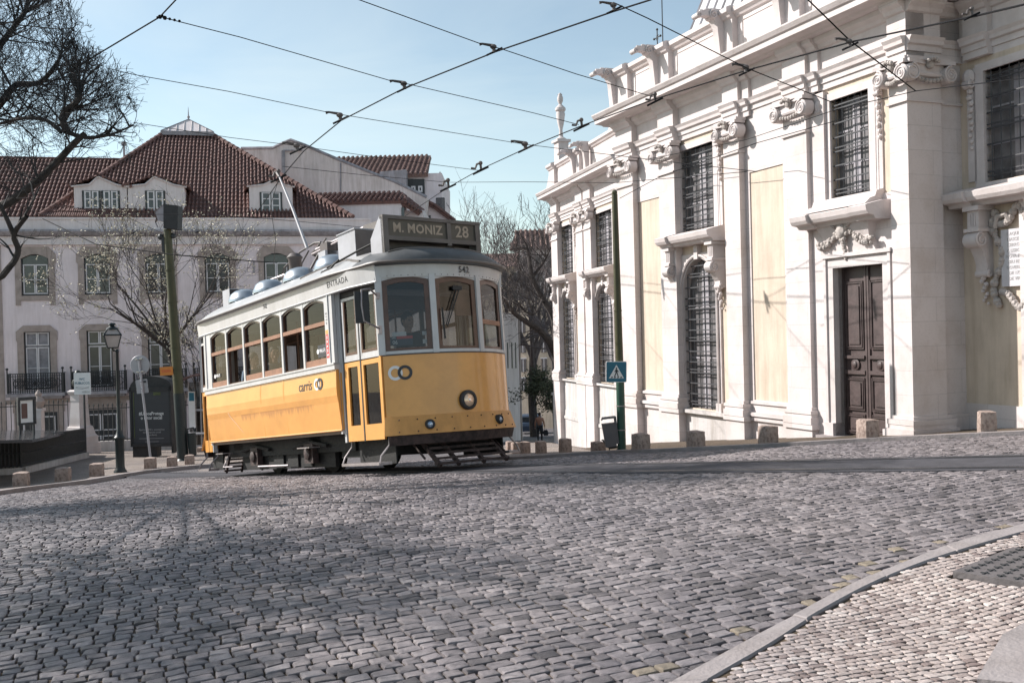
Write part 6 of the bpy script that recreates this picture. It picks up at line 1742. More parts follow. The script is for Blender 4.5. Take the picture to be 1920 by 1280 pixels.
# litter bin on that pole
Mb = Mx @ Matrix.Translation((-20*s, -.02, (849-834)*s)) @ Matrix.Rotation(R_(-5), 4, 'Y')
bn = thing('litter_bin', 'grey hooded litter bin hung on the green crossing sign pole', 'litter bin', Mb)
def bin_parts(bn, s_, w=13, h=44, mt='binm'):
    mb = MB(); w *= s_; h *= s_
    mb.loft([[(x*w*.78, y*w*.62, 0) for x, y in ((-1, -1), (1, -1), (1, 1), (-1, 1))], [(x*w*.98, y*w*.72, h*.93) for x, y in ((-1, -1), (1, -1), (1, 1), (-1, 1))], [(x*w, y*w*.75, h) for x, y in ((-1, -1), (1, -1), (1, 1), (-1, 1))]], sm=False); mb.build('bin_body', M[mt], bn)
    mb = MB(); mb.box(w*.85, w*1.15, -w*.5, w*.5, h*.1, h*1.25); mb.box(-w*.8, w*1.1, -w*.75, w*.75, h*1.2, h*1.27); mb.prism([(-w*1.0, h*1.15), (-w*.8, h*1.27), (-w*.8, h*1.2)], 'y', -w*.75, w*.75); mb.build('bin_hood', M[mt], bn)
bin_parts(bn, s)
# pigeons
def pigeon(px, py, label, D=None, mt='iron', face=0):
    g = G(px, py)+Vector((0, 0, .02)) if D is None else P(px, py, D)
    o = thing('pigeon', label, 'bird', yawM(g, face), 'pigeons')
    mb = MB()
    mb.loft([[Vector((x, r*math.cos(a), z+r*.85*math.sin(a))) for a in [i*math.pi/4 for i in range(8)]] for x, z, r in ((-.17, .10, .012), (-.11, .11, .035), (-.03, .12, .062), (.05, .145, .06), (.09, .19, .035), (.115, .225, .032), (.135, .235, .018), (.16, .232, .005))])
    mb.tube([(0, .02, .08), (.01, .02, 0)], .007, 4); mb.tube([(0, -.02, .08), (.01, -.02, 0)], .007, 4)
    mb.build('body', M[mt], o)
pigeon(1143, 850, 'dark pigeon on the ground beside the litter bin pole', face=160)
pigeon(251, 441, 'small dark pigeon perched on the gutter, above the second left window', D=49.6, face=20)
pigeon(371, 440, 'small dark pigeon perched on the gutter, right of the tram pole', D=51.4, face=60)
# ---------------------------------------------------------------- left side street furniture
# street lamp
Mx, s = at(226, 891)
lp = thing('street_lamp', 'black cast iron street lamp with a glazed four sided lantern', 'street lamp', Mx)
mb = MB(); H = 284*s; k = s
mb.lathe([(12*k, 0), (12*k, 3*k), (9*k, 8*k), (8*k, 12*k), (8*k, 60*k), (10*k, 63*k), (10*k, 67*k), (7*k, 70*k), (5*k, 78*k), (3.6*k, 82*k), (3.2*k, 140*k), (2.6*k, 225*k), (4*k, 228*k), (2.5*k, 232*k)], (0, 0, 0), 14); mb.build('post', M['dgreen'], lp)
T = Matrix.Translation((-8*k, 0, 232*k)) @ Matrix.Rotation(R_(25), 4, 'Z')
T2 = T
mb = MB(T); a, b = 9*k, 15*k; z0, z1 = 3*k, 27*k
cs = [(-1, -1), (1, -1), (1, 1), (-1, 1)]
for i in range(4):
    c, d = cs[i], cs[(i+1) % 4]
    mb.tube([(c[0]*a, c[1]*a, z0), (c[0]*b, c[1]*b, z1)], .9*k, 4); mb.tube([(c[0]*a, c[1]*a, z0), (d[0]*a, d[1]*a, z0)], 1.1*k, 4); mb.tube([(c[0]*b, c[1]*b, z1), (d[0]*b, d[1]*b, z1)], 1.3*k, 4); mb.tube([(c[0]*b, c[1]*b, z1), (c[0]*8*k, c[1]*8*k, z1+11*k)], 1.0*k, 4)
mb.lathe([(11*k, z1+10*k), (10*k, z1+13*k), (5*k, z1+16*k), (4*k, z1+18*k), (7*k, z1+19*k), (6*k, z1+22*k), (.5*k, z1+23*k)], (0, 0, 0), 12)
mb.tube([(0, 0, -3*k), (8*k, 0, -2*k), (9*k, 0, -10*k)], 1.4*k, 5); mb.tube([(0, 0, -3*k), (0, 0, z0)], 2*k, 5); mb.build('lantern_frame', M['dgreen'], lp)
mb = MB(T); mb.loft([[(c[0]*a*.95, c[1]*a*.95, z0) for c in cs], [(c[0]*b*.95, c[1]*b*.95, z1) for c in cs], [(c[0]*7.6*k, c[1]*7.6*k, z1+10*k) for c in cs]], sm=False); mb.build('lantern_glass', M['lampglass'], lp)
# green tram pole with projector housing
Mx, s = at(344, 868, lean=-2.3, off=-.05); k = s
tpole = thing('tram_pole', 'tall leaning green steel pole holding the overhead tram wires', 'pole', Mx)
mb = MB(); mb.tube([(0, 0, -.2), (0, 0, 130*k)], [10.5*k, 9.8*k], 16); mb.lathe([(14*k, 0), (14*k, 4*k), (10*k, 8*k)], (0, 0, 0), 14); mb.build('lower_tube', M['dgreen'], tpole)
mb = MB(); mb.tube([(0, 0, 130*k), (0, 0, 300*k), (0, 0, 437*k)], [9.2*k, 8.2*k, 7*k], 16)
for z in (155, 175, 215, 300, 360): mb.tube([(0, 0, z*k), (0, 0, (z+1.6)*k)], 9.6*k, 12)
mb.build('upper_tube', M['olive'], tpole)
mb = MB(); mb.box(-12*k, -7*k, -3*k, 3*k, 395*k, 425*k); mb.ball((-14*k, 0, 424*k), 6*k); mb.ball((10*k, 0, 424*k), 5*k); mb.tube([(-16*k, 0, 428*k), (10*k, 0, 428*k)], 2.5*k, 5); mb.tube([(-9*k, 0, 360*k), (-9*k, 0, 425*k)], 1.2*k, 4); mb.build('insulators', M['iron'], tpole)
Mp = Mx @ Matrix.Translation((3*k, 0, 438*k)) @ Matrix.Rotation(R_(4), 4, 'Y')
pj = thing('floodlight', 'black box floodlight with a flapping hood on top of the green tram pole', 'floodlight', Mp)
mb = MB(); mb.prism([(-6*k, 0), (20*k, -2*k), (21*k, 42*k), (-6*k, 45*k)], 'y', -.25, .25); mb.build('housing', M['black'], pj)
mb = MB(); mb.loft([[(-6*k, y, 44*k) for y in (-.25, .25)], [(-14*k, y, 38*k) for y in (-.27, .2)], [(-22*k, y, 30*k) for y in (-.28, .2)], [(-20*k, y, 22*k) for y in (-.2, .1)], [(-24*k, y, 12*k) for y in (-.15, .0)], [(-20*k, y, 2*k) for y in (-.1, .0)]], closed=False, caps=False); mb.prism([(-6*k, 45*k), (-22*k, 30*k), (-16*k, 14*k), (-6*k, 12*k)], 'y', -.24, .2); mb.build('torn_hood', M['gutter'], pj)
# green bin on it
Mb = Mx @ Matrix.Translation((19*k, -.02, 12*k))
bn = thing('litter_bin', 'dark green litter bin fixed to the green tram pole', 'litter bin', Mb)
mb = MB(); mb.tube([(0, 0, 0), (0, 0, 42*k)], [7*k, 8*k], 12); mb.build('bin_body', M['dgreen'], bn)
mb = MB(); mb.tube([(-7*k, 0, 42*k), (-7*k, 0, 50*k), (4*k, 0, 52*k), (7*k, 0, 44*k)], 1.5*k, 5); mb.build('bin_lid_frame', M['dgreen'], bn)
# orange direction sign on the pole
Mo = Mx @ Matrix.Translation((-9*k, -.02, 173*k))
os_ = thing('orange_sign', 'small orange street sign beside the green tram pole', 'sign', Mo)
mb = MB(); mb.prism([(-20*k, -8*k), (4*k, -8*k), (4*k, 8*k), (-20*k, 8*k)], 'y', -.16, -.13); mb.build('panel', M['orange'], os_)
text('sign_lettering', 'OOO', 7*k, M['txt_r'], os_, frame((-8*k, -.165, 0), (1, 0, 0), (0, -1, 0)))
mb = MB(); mb.box(0, 6*k, -.13, -.02, -2*k, 2*k); mb.build('sign_clamp', M['iron'], os_)
# grey sign seen from behind on a leaning post
Mx, s = at(283, 868, lean=-5.2); k = s
rs = thing('round_sign_back', 'round grey sign seen from behind on a thin leaning post', 'road sign', Mx)
mb = MB(); mb.tube([(0, 0, -.1), (0, 0, 190*k)], 2.3*k, 8); mb.build('post', M['signgrey'], rs)
mb = MB(); mb.lathe([(18*k, -.01), (18.5*k, 0), (18*k, .01), (.1*k, .012)], (0, .07, 181*k), 28, T=Matrix.Rotation(R_(90), 3, 'X')); mb.build('disc', M['signgrey'], rs)
mb = MB(); mb.box(-7*k, 7*k, -.04, .06, 192*k, 193.5*k); mb.box(-7*k, 7*k, -.04, .06, 168*k, 169.5*k); 
for z in (192.7, 168.7, 150, 137): mb.ball((0, -.05, z*k), 1.4*k, n=6)
mb.build('sign_brackets', M['chrome'], rs)
mb = MB(); mb.prism([(a-1*k, b+146*k) for a, b in rrect(11*k, 8*k, 2*k)], 'y', .05, .07); mb.prism([(a-1*k, b+133*k) for a, b in rrect(11*k, 5*k, 1.5*k)], 'y', .05, .07); mb.build('sub_plates', M['signgrey'], rs)
mb = MB(); mb.box(3*k, 8*k, .03, .05, 147*k, 151*k); mb.build('dark_label', M['txt_k'], rs)
# advertising kiosk
Mx, s = at(284, 861, face=-4); k = s
ks = thing('advertising_kiosk', 'dark advertising kiosk with a domed top and a black poster', 'kiosk', Mx)
y0 = .0
mb = MB(); 
arch = [(40*k*math.cos(math.pi*j/14), 132*k+20*k*math.sin(math.pi*j/14)) for j in range(15)]
mb.prism([(-40*k, 24*k)]+[(40*k, 24*k)]+[(40*k, 120*k)]+arch+[(-40*k, 120*k)], 'y', .1, .75)
mb.box(-40*k, -36*k, .02, .1, 24*k, 132*k); mb.box(36*k, 40*k, .02, .1, 24*k, 132*k); mb.box(-40*k, 40*k, .02, .1, 124*k, 132*k); mb.box(-40*k, 40*k, .02, .1, 20*k, 26*k)
mb.box(-39*k, 7*k, .15, .6, 0, 24*k); mb.box(35*k, 39*k, .2, .5, 6*k, 24*k); mb.build('cabinet', M['black'], ks)
mb = MB(); mb.box(-36*k, 36*k, .06, .1, 26*k, 124*k); po = mb.build('poster', M['txt_k'], ks)
mb = MB(); mb.box(-33*k, -31.8*k, .05, .058, 36*k, 122*k); mb.box(6*k, 20*k, .05, .058, 116*k, 122*k); mb.build('yellow_green_strip', M['brick'], po)
for i, (t_, z, sz) in enumerate((('#LisboaProtege', 82, 8.8), ('o setor social', 74, 8.8), ('Apoios a IPSS e associações', 52, 4.6), ('com resposta social', 47, 4.6), ('à pandemia', 42, 4.6))):
    text('poster_lettering', t_, sz*k, M['txt_w'] if i < 2 else M['txt_g'], po, frame((1*k, .055, z*k), (1, 0, 0), (0, -1, 0)), bold=.05*k if i < 2 else 0, sx=.86 if i < 2 else .95)
mb = MB(); mb.box(-24*k, 24*k, .052, .058, 35*k, 35.6*k); mb.box(-12*k, 14*k, .052, .058, 29*k, 29.6*k); mb.build('small_print', M['txt_g'], po)
# bus shelter
Mx, s = at(372, 850, face=-6); k = s
bs = thing('bus_shelter', 'glazed bus shelter with a curved brown ribbed roof, between pole and tram', 'bus shelter', Mx)
mb = MB(); rings = []
for i in range(12):
    t = i/11; x = lerp(-60*k, 30*k, t); zz = 126*k+22*k*math.sin(math.pi*(.05+.55*t)); rings.append([(x, -.1, zz-6*k), (x, 1.6, zz), (x, 1.6, zz+.06), (x, -.1, zz-6*k+.06)])
mb.loft(rings); 
for i in range(9):
    t = i/8; x = lerp(-58*k, 28*k, t); zz = 127*k+22*k*math.sin(math.pi*(.05+.55*t)); mb.tube([(x, -.15, zz-5*k), (x, 1.6, zz+1.5*k)], 1.2*k, 4)
mb.build('curved_roof', M['brown'], bs)
mb = MB()
for x in (-42, -18, 8, 22): mb.tube([(x*k, 1.3, 0), (x*k, 1.3, 130*k)], 1.3*k, 5)
mb.box(-42*k, 24*k, 1.28, 1.32, 72*k, 76*k); mb.box(-42*k, 24*k, 1.28, 1.32, 2*k, 6*k); mb.box(-42*k, 24*k, .9, 1.3, 28*k, 31*k); mb.build('frame', M['signgrey'], bs)
mb = MB(); mb.box(-42*k, 24*k, 1.295, 1.305, 6*k, 128*k); mb.build('glass_panel', M['glass'], bs)
mb = MB(); mb.box(-40*k, -28*k, 1.2, 1.25, 40*k, 110*k); pn = mb.build('timetable', M['signw'], bs); mb = MB(); mb.box(-39*k, -29*k, 1.19, 1.199, 92*k, 108*k); mb.build('timetable_header', M['teal'], pn)
# toilet sign board on a post
Mx, s = at(161, 860); k = s
wc_ = thing('toilet_sign', 'white board reading WC PUBLICOS on a thin black post', 'sign', Mx)
mb = MB(); mb.tube([(0, 0, -.1), (0, 0, 120*k)], 2*k, 6); mb.box(-18*k, 0, -.02, .02, 48*k, 49.5*k); mb.build('post', M['iron'], wc_)
mb = MB(); mb.box(-17*k, 14*k, -.06, -.02, 117*k, 158*k); bo = mb.build('board', M['signw'], wc_)
for t_, z in (('WC', 146), ('PUBLICOS', 138.5)): text('board_lettering', t_, 6.2*k, M['teal'], bo, frame((-1.5*k, -.065, z*k), (1, 0, 0), (0, -1, 0)), bold=.03*k)
text('board_small_lettering', 'LISBOA', 4.5*k, M['txt_g'], bo, frame((5*k, -.065, 122*k), (1, 0, 0), (0, -1, 0)))
mb = MB()
for j in range(3): mb.tube([(lerp(-14, 11, t/8)*k, -.064, (131-j*1.3+1.2*math.sin(t*.9+j))*k) for t in range(9)], .25*k, 4)
mb.build('wave_lines', M['txt_g'], bo)
# notice board
Mx, s = at(52, 884, face=52); k = s
nb_ = thing('notice_board', 'glazed notice board on two black posts by the railing', 'notice board', Mx)
mb = MB(); mb.tube([(-12*k, 0, -.1), (-12*k, 0, 132*k)], 2*k, 6); mb.tube([(14*k, 0, -.1), (14*k, 0, 132*k)], 2*k, 6); mb.build('posts', M['iron'], nb_)
mb = MB(); mb.box(-16*k, 18*k, -.05, .05, 84*k, 88*k); mb.box(-16*k, 18*k, -.08, .08, 130*k, 136*k); mb.box(-16*k, -12*k, -.05, .05, 86*k, 132*k); mb.box(14*k, 18*k, -.05, .05, 86*k, 132*k); mb.box(-12*k, 14*k, .02, .05, 88*k, 130*k); mb.build('case', M['iron'], nb_)
mb = MB(); mb.box(-11*k, 13*k, -.02, .019, 88*k, 130*k); pp = mb.build('notice_paper', M['signw'], nb_)
mb = MB(); mb.box(-9*k, 2*k, -.03, -.021, 96*k, 124*k); mb.build('red_notice', M['brown'], pp)
# railing round the underground toilets
ga, gb_, gc_ = G(40, 893), G(160, 862), G(-160, 905)
def rail_run(a, b, label):
    Mx = frame((a.x, a.y, min(a.z, b.z)), (b.x-a.x, b.y-a.y, 0)); Ln = math.hypot(b.x-a.x, b.y-a.y)
    o = thing('stair_railing', label, 'railing', Mx, 'black railings round the underground stairs')
    h0 = .30; mb = MB(); z0 = a.z-min(a.z, b.z); z1 = b.z-min(a.z, b.z)
    top = max(z0, z1)
    mb.prism([(0, z0-.2), (Ln, z1-.2), (Ln, z1+h0), (0, z0+h0)], 'y', -.15, .15); mb.build('low_wall', M['stone_low'], o)
    mb = MB(); ht = .92; n = int(Ln/.11)
    za = z0+h0; zb2 = z1+h0
    for i in range(n+1):
        t = i/n; zz = lerp(za, zb2, t); mb.tube([(Ln*t, 0, zz), (Ln*t, 0, zz+ht)], .022, 4)
    mb.build('bars', M['iron'], o)
    for q in range(3):
        mb = MB(); zz = (.06, ht*.5, ht)[q]; mb.tube([(0, 0, za+zz), (Ln, 0, zb2+zz)], .03, 5); mb.build('rail', M['iron'], o)
    mb = MB(); mb.add([(0, .03, za+.05), (Ln, .03, zb2+.05), (Ln, .03, zb2+ht), (0, .03, za+ht), (0, .04, za+.05), (Ln, .04, zb2+.05), (Ln, .04, zb2+ht), (0, .04, za+ht)], [(0, 1, 2, 3), (7, 6, 5, 4), (0, 4, 5, 1), (3, 2, 6, 7)]); mb.build('backing_sheet', M['black'], o)
    return o
rail_run(ga, gb_, 'black railing on a low stone wall running back to the toilet sign post')
rail_run(gc_, ga, 'black railing on a low stone wall nearest the left edge of the photo')
mb = MB(); q = [P(-200, 828, 24), P(60, 824, 27), P(143, 806, 41), P(20, 806, 43), P(-260, 808, 40)]
mb.add([tuple(p) for p in q]+[(p.x, p.y, p.z-.08) for p in q], [(0, 1, 2, 3, 4), (9, 8, 7, 6, 5), (0, 5, 6, 1), (1, 6, 7, 2), (2, 7, 8, 3), (3, 8, 9, 4), (4, 9, 5, 0)]); gcn = mb.build('glass_canopy', M['dglass']); tag(gcn, 'flat grey glazed roof over the underground stairs behind the black railing', 'canopy')
# spiked fence along the building
def fence(pa, pb, label, D0, D1, ztop, zbot):
    a, b = P(pa, 800, D0), P(pb, 800, D1); za = P(pa, zbot, D0).z; zt = P(pa, ztop, D0).z-za
    Mx = frame((a.x, a.y, za), (b.x-a.x, b.y-a.y, 0)); Ln = math.hypot(b.x-a.x, b.y-a.y)
    o = thing('spiked_fence', label, 'fence', Mx, 'black spiked fences in front of the pink building'); n = int(Ln/.20)
    mb = MB()
    for i in range(n+1):
        x = Ln*i/n; mb.tube([(x, 0, .1), (x, 0, zt*.93)], .020, 4); mb.tube([(x, 0, zt*.91), (x, 0, zt*.95), (x, 0, zt)], [.02, .04, .005], 4)
    tag(mb.build('bars', M['iron'], o), kind='stuff')
    mb = MB(); mb.box(0, Ln, -.02, .02, zt*.86, zt*.88); mb.build('top_rail', M['iron'], o)
    mb = MB(); mb.box(0, Ln, -.02, .02, zt*.10, zt*.13); mb.build('bottom_rail', M['iron'], o)
    mb = MB(); mb.box(0, Ln, -.15, .15, -1.2, zt*.09); mb.build('plinth', M['stone_low'], o)
fence(-60, 128, 'black spiked iron fence left of the monument, before the ground floor', 45., 45.8, 754, 838)
fence(150, 425, 'black spiked iron fence right of the monument, behind the kiosk', 45.8, 47.5, 757, 836)
# monument with bust, stepped base
s = 43/FPX; k = s
Mx = Matrix.Translation(P(151, 838, 43)) @ Matrix.Rotation(R_(-22), 4, 'Z')
mo = thing('monument_pedestal', 'tapered pale stone pedestal on stepped blocks behind the toilet sign', 'pedestal', Mx)
def fr4(mb, lev): mb.loft([[(x*w, y*w, z) for x, y in ((-1, -1), (1, -1), (1, 1), (-1, 1))] for w, z in lev], sm=False)
mb = MB(); K = k
fr4(mb, [(25*K, -14*K), (25*K, 7*K), (22*K, 7*K), (22*K, 20*K), (19*K, 24*K), (16*K, 38*K), (14*K, 40*K)]); mb.build('stepped_base', M['stone'], mo)
mb = MB(); fr4(mb, [(13*K, 40*K), (12.5*K, 44*K), (10.5*K, 84*K), (11*K, 88*K), (10.5*K, 98*K)]); mb.build('shaft', M['stone'], mo)
mb = MB(); fr4(mb, [(11*K, 98*K), (14*K, 102*K), (15*K, 105*K), (12*K, 107*K), (11*K, 108*K)]); mb.build('cap', M['stone_trim'], mo)
Mb = Mx @ Matrix.Translation((-2*K, 0, 108*K)) @ Matrix.Rotation(R_(20), 4, 'Z')
bu = thing('bronze_bust', 'dark bronze bust on top of the pale pedestal', 'statue', Mb)
mb = MB(); mb.loft([[(r*1.0*math.cos(a), r*.55*math.sin(a), z) for a in [i*math.pi/6 for i in range(12)]] for r, z in ((7*K, 0), (6*K, 3*K), (10*K, 8*K), (12*K, 13*K), (10*K, 18*K), (5*K, 20.5*K), (3.6*K, 23*K))])
mb.ball((0, 0, 29*K), 6.2*K, sc3=(.85, 1, 1.15), n=12); mb.ball((0, -5.8*K, 28*K), 1.4*K, n=6); mb.ball((0, 1*K, 32*K), 6*K, sc3=(.95, 1, .8), n=10); mb.build('figure', M['statue'], bu)
# gate pier with ball near the notice board
Mx = Matrix.Translation(P(75, 838, 43.5)); k = 43.5/FPX
gp = thing('stone_gate_pier', 'slim stone gate pier with an urn, behind the notice board', 'pier', Mx)
mb = MB(); mb.box(-7*k, 7*k, -7*k, 7*k, -.5, 68*k); mb.box(-9*k, 9*k, -9*k, 9*k, 68*k, 73*k); mb.build('shaft', M['stone'], gp)
mb = MB(); mb.lathe([(5*k, 73*k), (9*k, 78*k), (12*k, 86*k), (8*k, 92*k), (5*k, 96*k), (6*k, 100*k), (1*k, 108*k)], (0, 0, 0), 12); mb.build('urn', M['beige'], gp)
# ---------------------------------------------------------------- overhead wires
def wire(name, pts, r, label, cat='wire', group='overhead wires', sag=0.):
    P3 = [P(x, y, d) for x, y, d in pts]; out = []
    for i in range(len(P3)-1):
        for j in range(6): out.append(lerp(P3[i], P3[i+1], j/6))
    out.append(P3[-1]); mb = MB(); mb.tube(out, r, 5, cap=False)
    o = mb.build(name, M['wire']); tag(o, label, cat, group); return o
wire('contact_wire', [(1500, -132, 9.6), (1220, 0, 12.0), (1150, 22, 12.6), (930, 97, 14.5), (755, 167, 16.6), (640, 226, 18.8), (570, 283, 21.2), (530, 330, 23.), (500, 372, 26), (480, 400, 31)], .0115, 'thick trolley wire sweeping from the top centre down to the tram pole')
wire('contact_wire', [(2000, -10, 9.0), (1830, 30, 10.2), (1600, 78, 12.4), (1400, 132, 14.6), (1228, 186, 17.), (1090, 236, 19.6), (985, 279, 22.5), (900, 318, 26), (836, 354, 30), (760, 405, 38), (735, 432, 46)], .0115, 'thick trolley wire passing in front of the church attic')
wire('span_wire', [(330, 0, 12.6), (300, 32, 13), (200, 92, 13.6), (60, 175, 15)], .010, 'steel span wire climbing out of the tree to the top left')
wire('span_wire', [(300, 32, 13), (450, 70, 14), (740, 154, 16.3), (765, 158, 16.6), (1000, 212, 18.8), (1085, 234, 19.6)], .0068, 'span wire from the top left junction to the second trolley wire')
wire('span_wire', [(640, -12, 13), (905, 84, 14.2), (940, 92, 14.6), (1080, 139, 15.7), (1228, 183, 17)], .0068, 'span wire from the top edge crossing the middle of the sky')
wire('span_wire', [(200, 128, 16.5), (250, 140, 17), (430, 172, 18), (620, 212, 18.9), (645, 216, 19), (800, 241, 20.5), (985, 271, 22.5), (1250, 303, 20), (1420, 322, 17.7)], .0068, 'long nearly level span wire from the tree to the church front')
wire('span_wire', [(250, 230, 21), (430, 258, 22), (545, 272, 22.5), (700, 294, 24), (900, 320, 26)], .0068, 'span wire crossing above the gable wall')
wire('span_wire', [(340, 430, 26), (480, 408, 26), (830, 344, 30), (985, 339, 25), (1170, 341, 20.6)], .0068, 'span wire just above the red roofs running to the olive pole') if False else wire('span_wire', [(530, 312, 23), (680, 328, 26), (840, 342, 30), (985, 341, 25), (1150, 343, 22), (1400, 322, 18)], .0068, 'thin span wire passing just above the red roofs towards the church')
wire('span_wire', [(1150, 5, 12.6), (1215, 35, 12.9), (1400, 128, 14.4), (1570, 196, 15.5)], .0075, 'dark span wire running diagonally down to the upper grilled church window')
wire('span_wire', [(1510, -5, 11.5), (1592, 75, 12.5), (1717, 171, 14.5)], .0095, 'short span wire ending on the capital at the church corner')
wire('span_wire', [(1210, 300, 24), (1400, 262, 20), (1570, 205, 15.5), (1717, 171, 14.5), (1920, 147, 12.5), (2000, 140, 12)], .0068, 'span wire running along below the church capitals')
wire('span_wire', [(1162, 372, 20.4), (1240, 330, 19), (1420, 268, 17.3), (1620, 212, 15.8)], .007, 'thin wire from the olive pole top up across the church wall')
wire('span_wire', [(80, 410, 32), (180, 458, 29), (330, 478, 27), (480, 490, 30), (520, 492, 32)], .016, 'sagging black cable in front of the upper windows') 
wire('span_wire', [(160, 365, 30), (240, 408, 28.5), (310, 440, 27)], .008, 'thin stay wire dropping to the head of the green tram pole')
wire('span_wire', [(60, 402, 30), (345, 402, 27), (500, 410, 30), (700, 428, 34)], .008, 'thin wire running level across the eaves of the pink building')
wire('span_wire', [(840, 404, 60), (1040, 382, 42), (1164, 366, 20.6)], .012, 'faint wire in front of the bare trees') if False else None
def hanger(px, py, D, flip, label, kind=0):
    Mx = Matrix.Translation(P(px, py, D)); k = D/FPX
    o = thing('wire_hanger', label, 'wire fitting', Mx, 'insulated hangers on the trolley wires')
    mb = MB(); 
    if kind == 0:
        mb.tube([(-26*k*flip, 0, 5*k), (-20*k*flip, 0, 6*k), (0, 0, 2*k)], [3*k, 2*k, 3*k], 6); mb.ball((0, 0, 0), 5.5*k, sc3=(1.2, 1, .9)); mb.tube([(1*k, 0, -2*k), (1*k, 0, -10*k)], [3*k, 4*k], 7)
    else:
        mb.tube([(-16*k, 0, -4*k), (-8*k, 0, -5*k), (-5*k, 0, 3*k), (2*k, 0, 5*k)], 2.2*k, 6); mb.ball((2*k, 0, 5*k), 4.2*k); mb.tube([(2*k, 0, 3*k), (3*k, 0, -7*k)], 2.5*k, 6)
    mb.build('insulator', M['bracket'], o)
    mb = MB(); sl = .48 if flip > 0 or True else .3
    mb.tube([(-13*k, 0, -10*k-13*k*SL), (17*k, 0, -10*k+17*k*SL)], 2.*k, 5); mb.build('clamp_ear', M['wire'], o)
SL = .45
hanger(1150, 10, 12.6, 1, 'wire fitting at the very top of the sky, centre right', 0)
hanger(925, 88, 14.5, 1, 'large wire fitting high in the middle of the sky')
hanger(757, 157, 16.6, 1, 'wire fitting over the trolley wire above the tram roof centre')
hanger(637, 216, 18.9, 1, 'wire fitting above the gable wall, on the tram trolley wire')
hanger(556, 273, 22, 1, 'small wire fitting in front of the gable peak')
hanger(1592, 78, 12.4, 1, 'wire fitting before the frieze, above the church door bay'); hanger(1820, 22, 10.2, 1, 'wire fitting before the church corner near the top right', 1)
hanger(1398, 126, 14.6, 1, 'wire fitting before the frieze, above the wide cream panel')
hanger(1226, 182, 17, 1, 'curled wire fitting at the step of the church cornice', 1); hanger(1088, 230, 19.6, 1, 'curled wire fitting just right of the urn finial', 1)
hanger(984, 270, 22.5, 1, 'wire fitting in the sky left of the urn finial'); hanger(899, 311, 26, 1, 'curled wire fitting above the bare trees', 1); hanger(838, 343, 30, 1, 'small wire fitting right of the red roofed house', 1)
hanger(520, 326, 23, 1, 'wire fitting at the tip of the tram trolley pole', 1)
# junction at the top left with chain of insulators
Mj = Matrix.Translation(P(300, 32, 13)); o = thing('wire_junction', 'dark insulator chain where wires meet near the top left', 'wire fitting', Mj); k = 13/FPX
mb = MB()
for i in range(5): mb.ball((i*9*k, 0, -i*2.2*k), 4.2*k if i < 2 else 2.8*k, n=7)
mb.build('insulator_chain', M['wire'], o)
mb = MB(); mb.tube([(-6*k, 0, -2*k), (6*k, 0, 3*k)], 2.5*k, 6); mb.build('clamp', M['wire'], o)
# ---------------------------------------------------------------- trees
LIM = None
def branch(mb, p, d, ln, r, depth, rg, ends, twist=.35, up=.1, kids=(3, 5), shrink=(.55, .78), spread=(.5, 1.0), rmin=.006, seg=5):
    if LIM:
        for _ in range(3):
            if LIM(p+d.normalized()*ln): break
            ln *= .7; d = d+Vector((-.25, 0, rg.uniform(-.1, .2)))
        else: return
    pts = [p.copy()]; rs = [r]; q = p.copy(); dd = d.normalized()
    for i in range(seg):
        dd = (dd+Vector([rg.gauss(0, twist*.35) for _ in range(3)])+Vector((0, 0, up*.3))).normalized()
        q = q+dd*(ln/seg); pts.append(q.copy()); rs.append(max(rmin*.7, r*(1-.55*(i+1)/seg)))
    mb.tube(pts, rs, 7 if r > .06 else (5 if r > .02 else 3), cap=False)
    if depth <= 0: ends.append(q); return
    n = rg.randint(*kids)
    for k in range(n):
        t = rg.uniform(.3, 1.0) if k else 1.0; i = min(seg-1, int(t*seg)); b = lerp(pts[i], pts[i+1], t*seg-i) if t < 1 else pts[-1]
        a = dd.orthogonal().normalized(); a = Matrix.Rotation(rg.uniform(0, 6.28), 3, dd) @ a
        nd = (dd+a*rg.uniform(*spread)).normalized(); s_ = rg.uniform(*shrink)
        branch(mb, b, nd, ln*s_, max(rmin, lerp(rs[i], rs[min(i+1, seg)], .5)*rg.uniform(.5, .72)), depth-1, rg, ends, twist, up, kids, shrink, spread, rmin, max(3, seg-1))
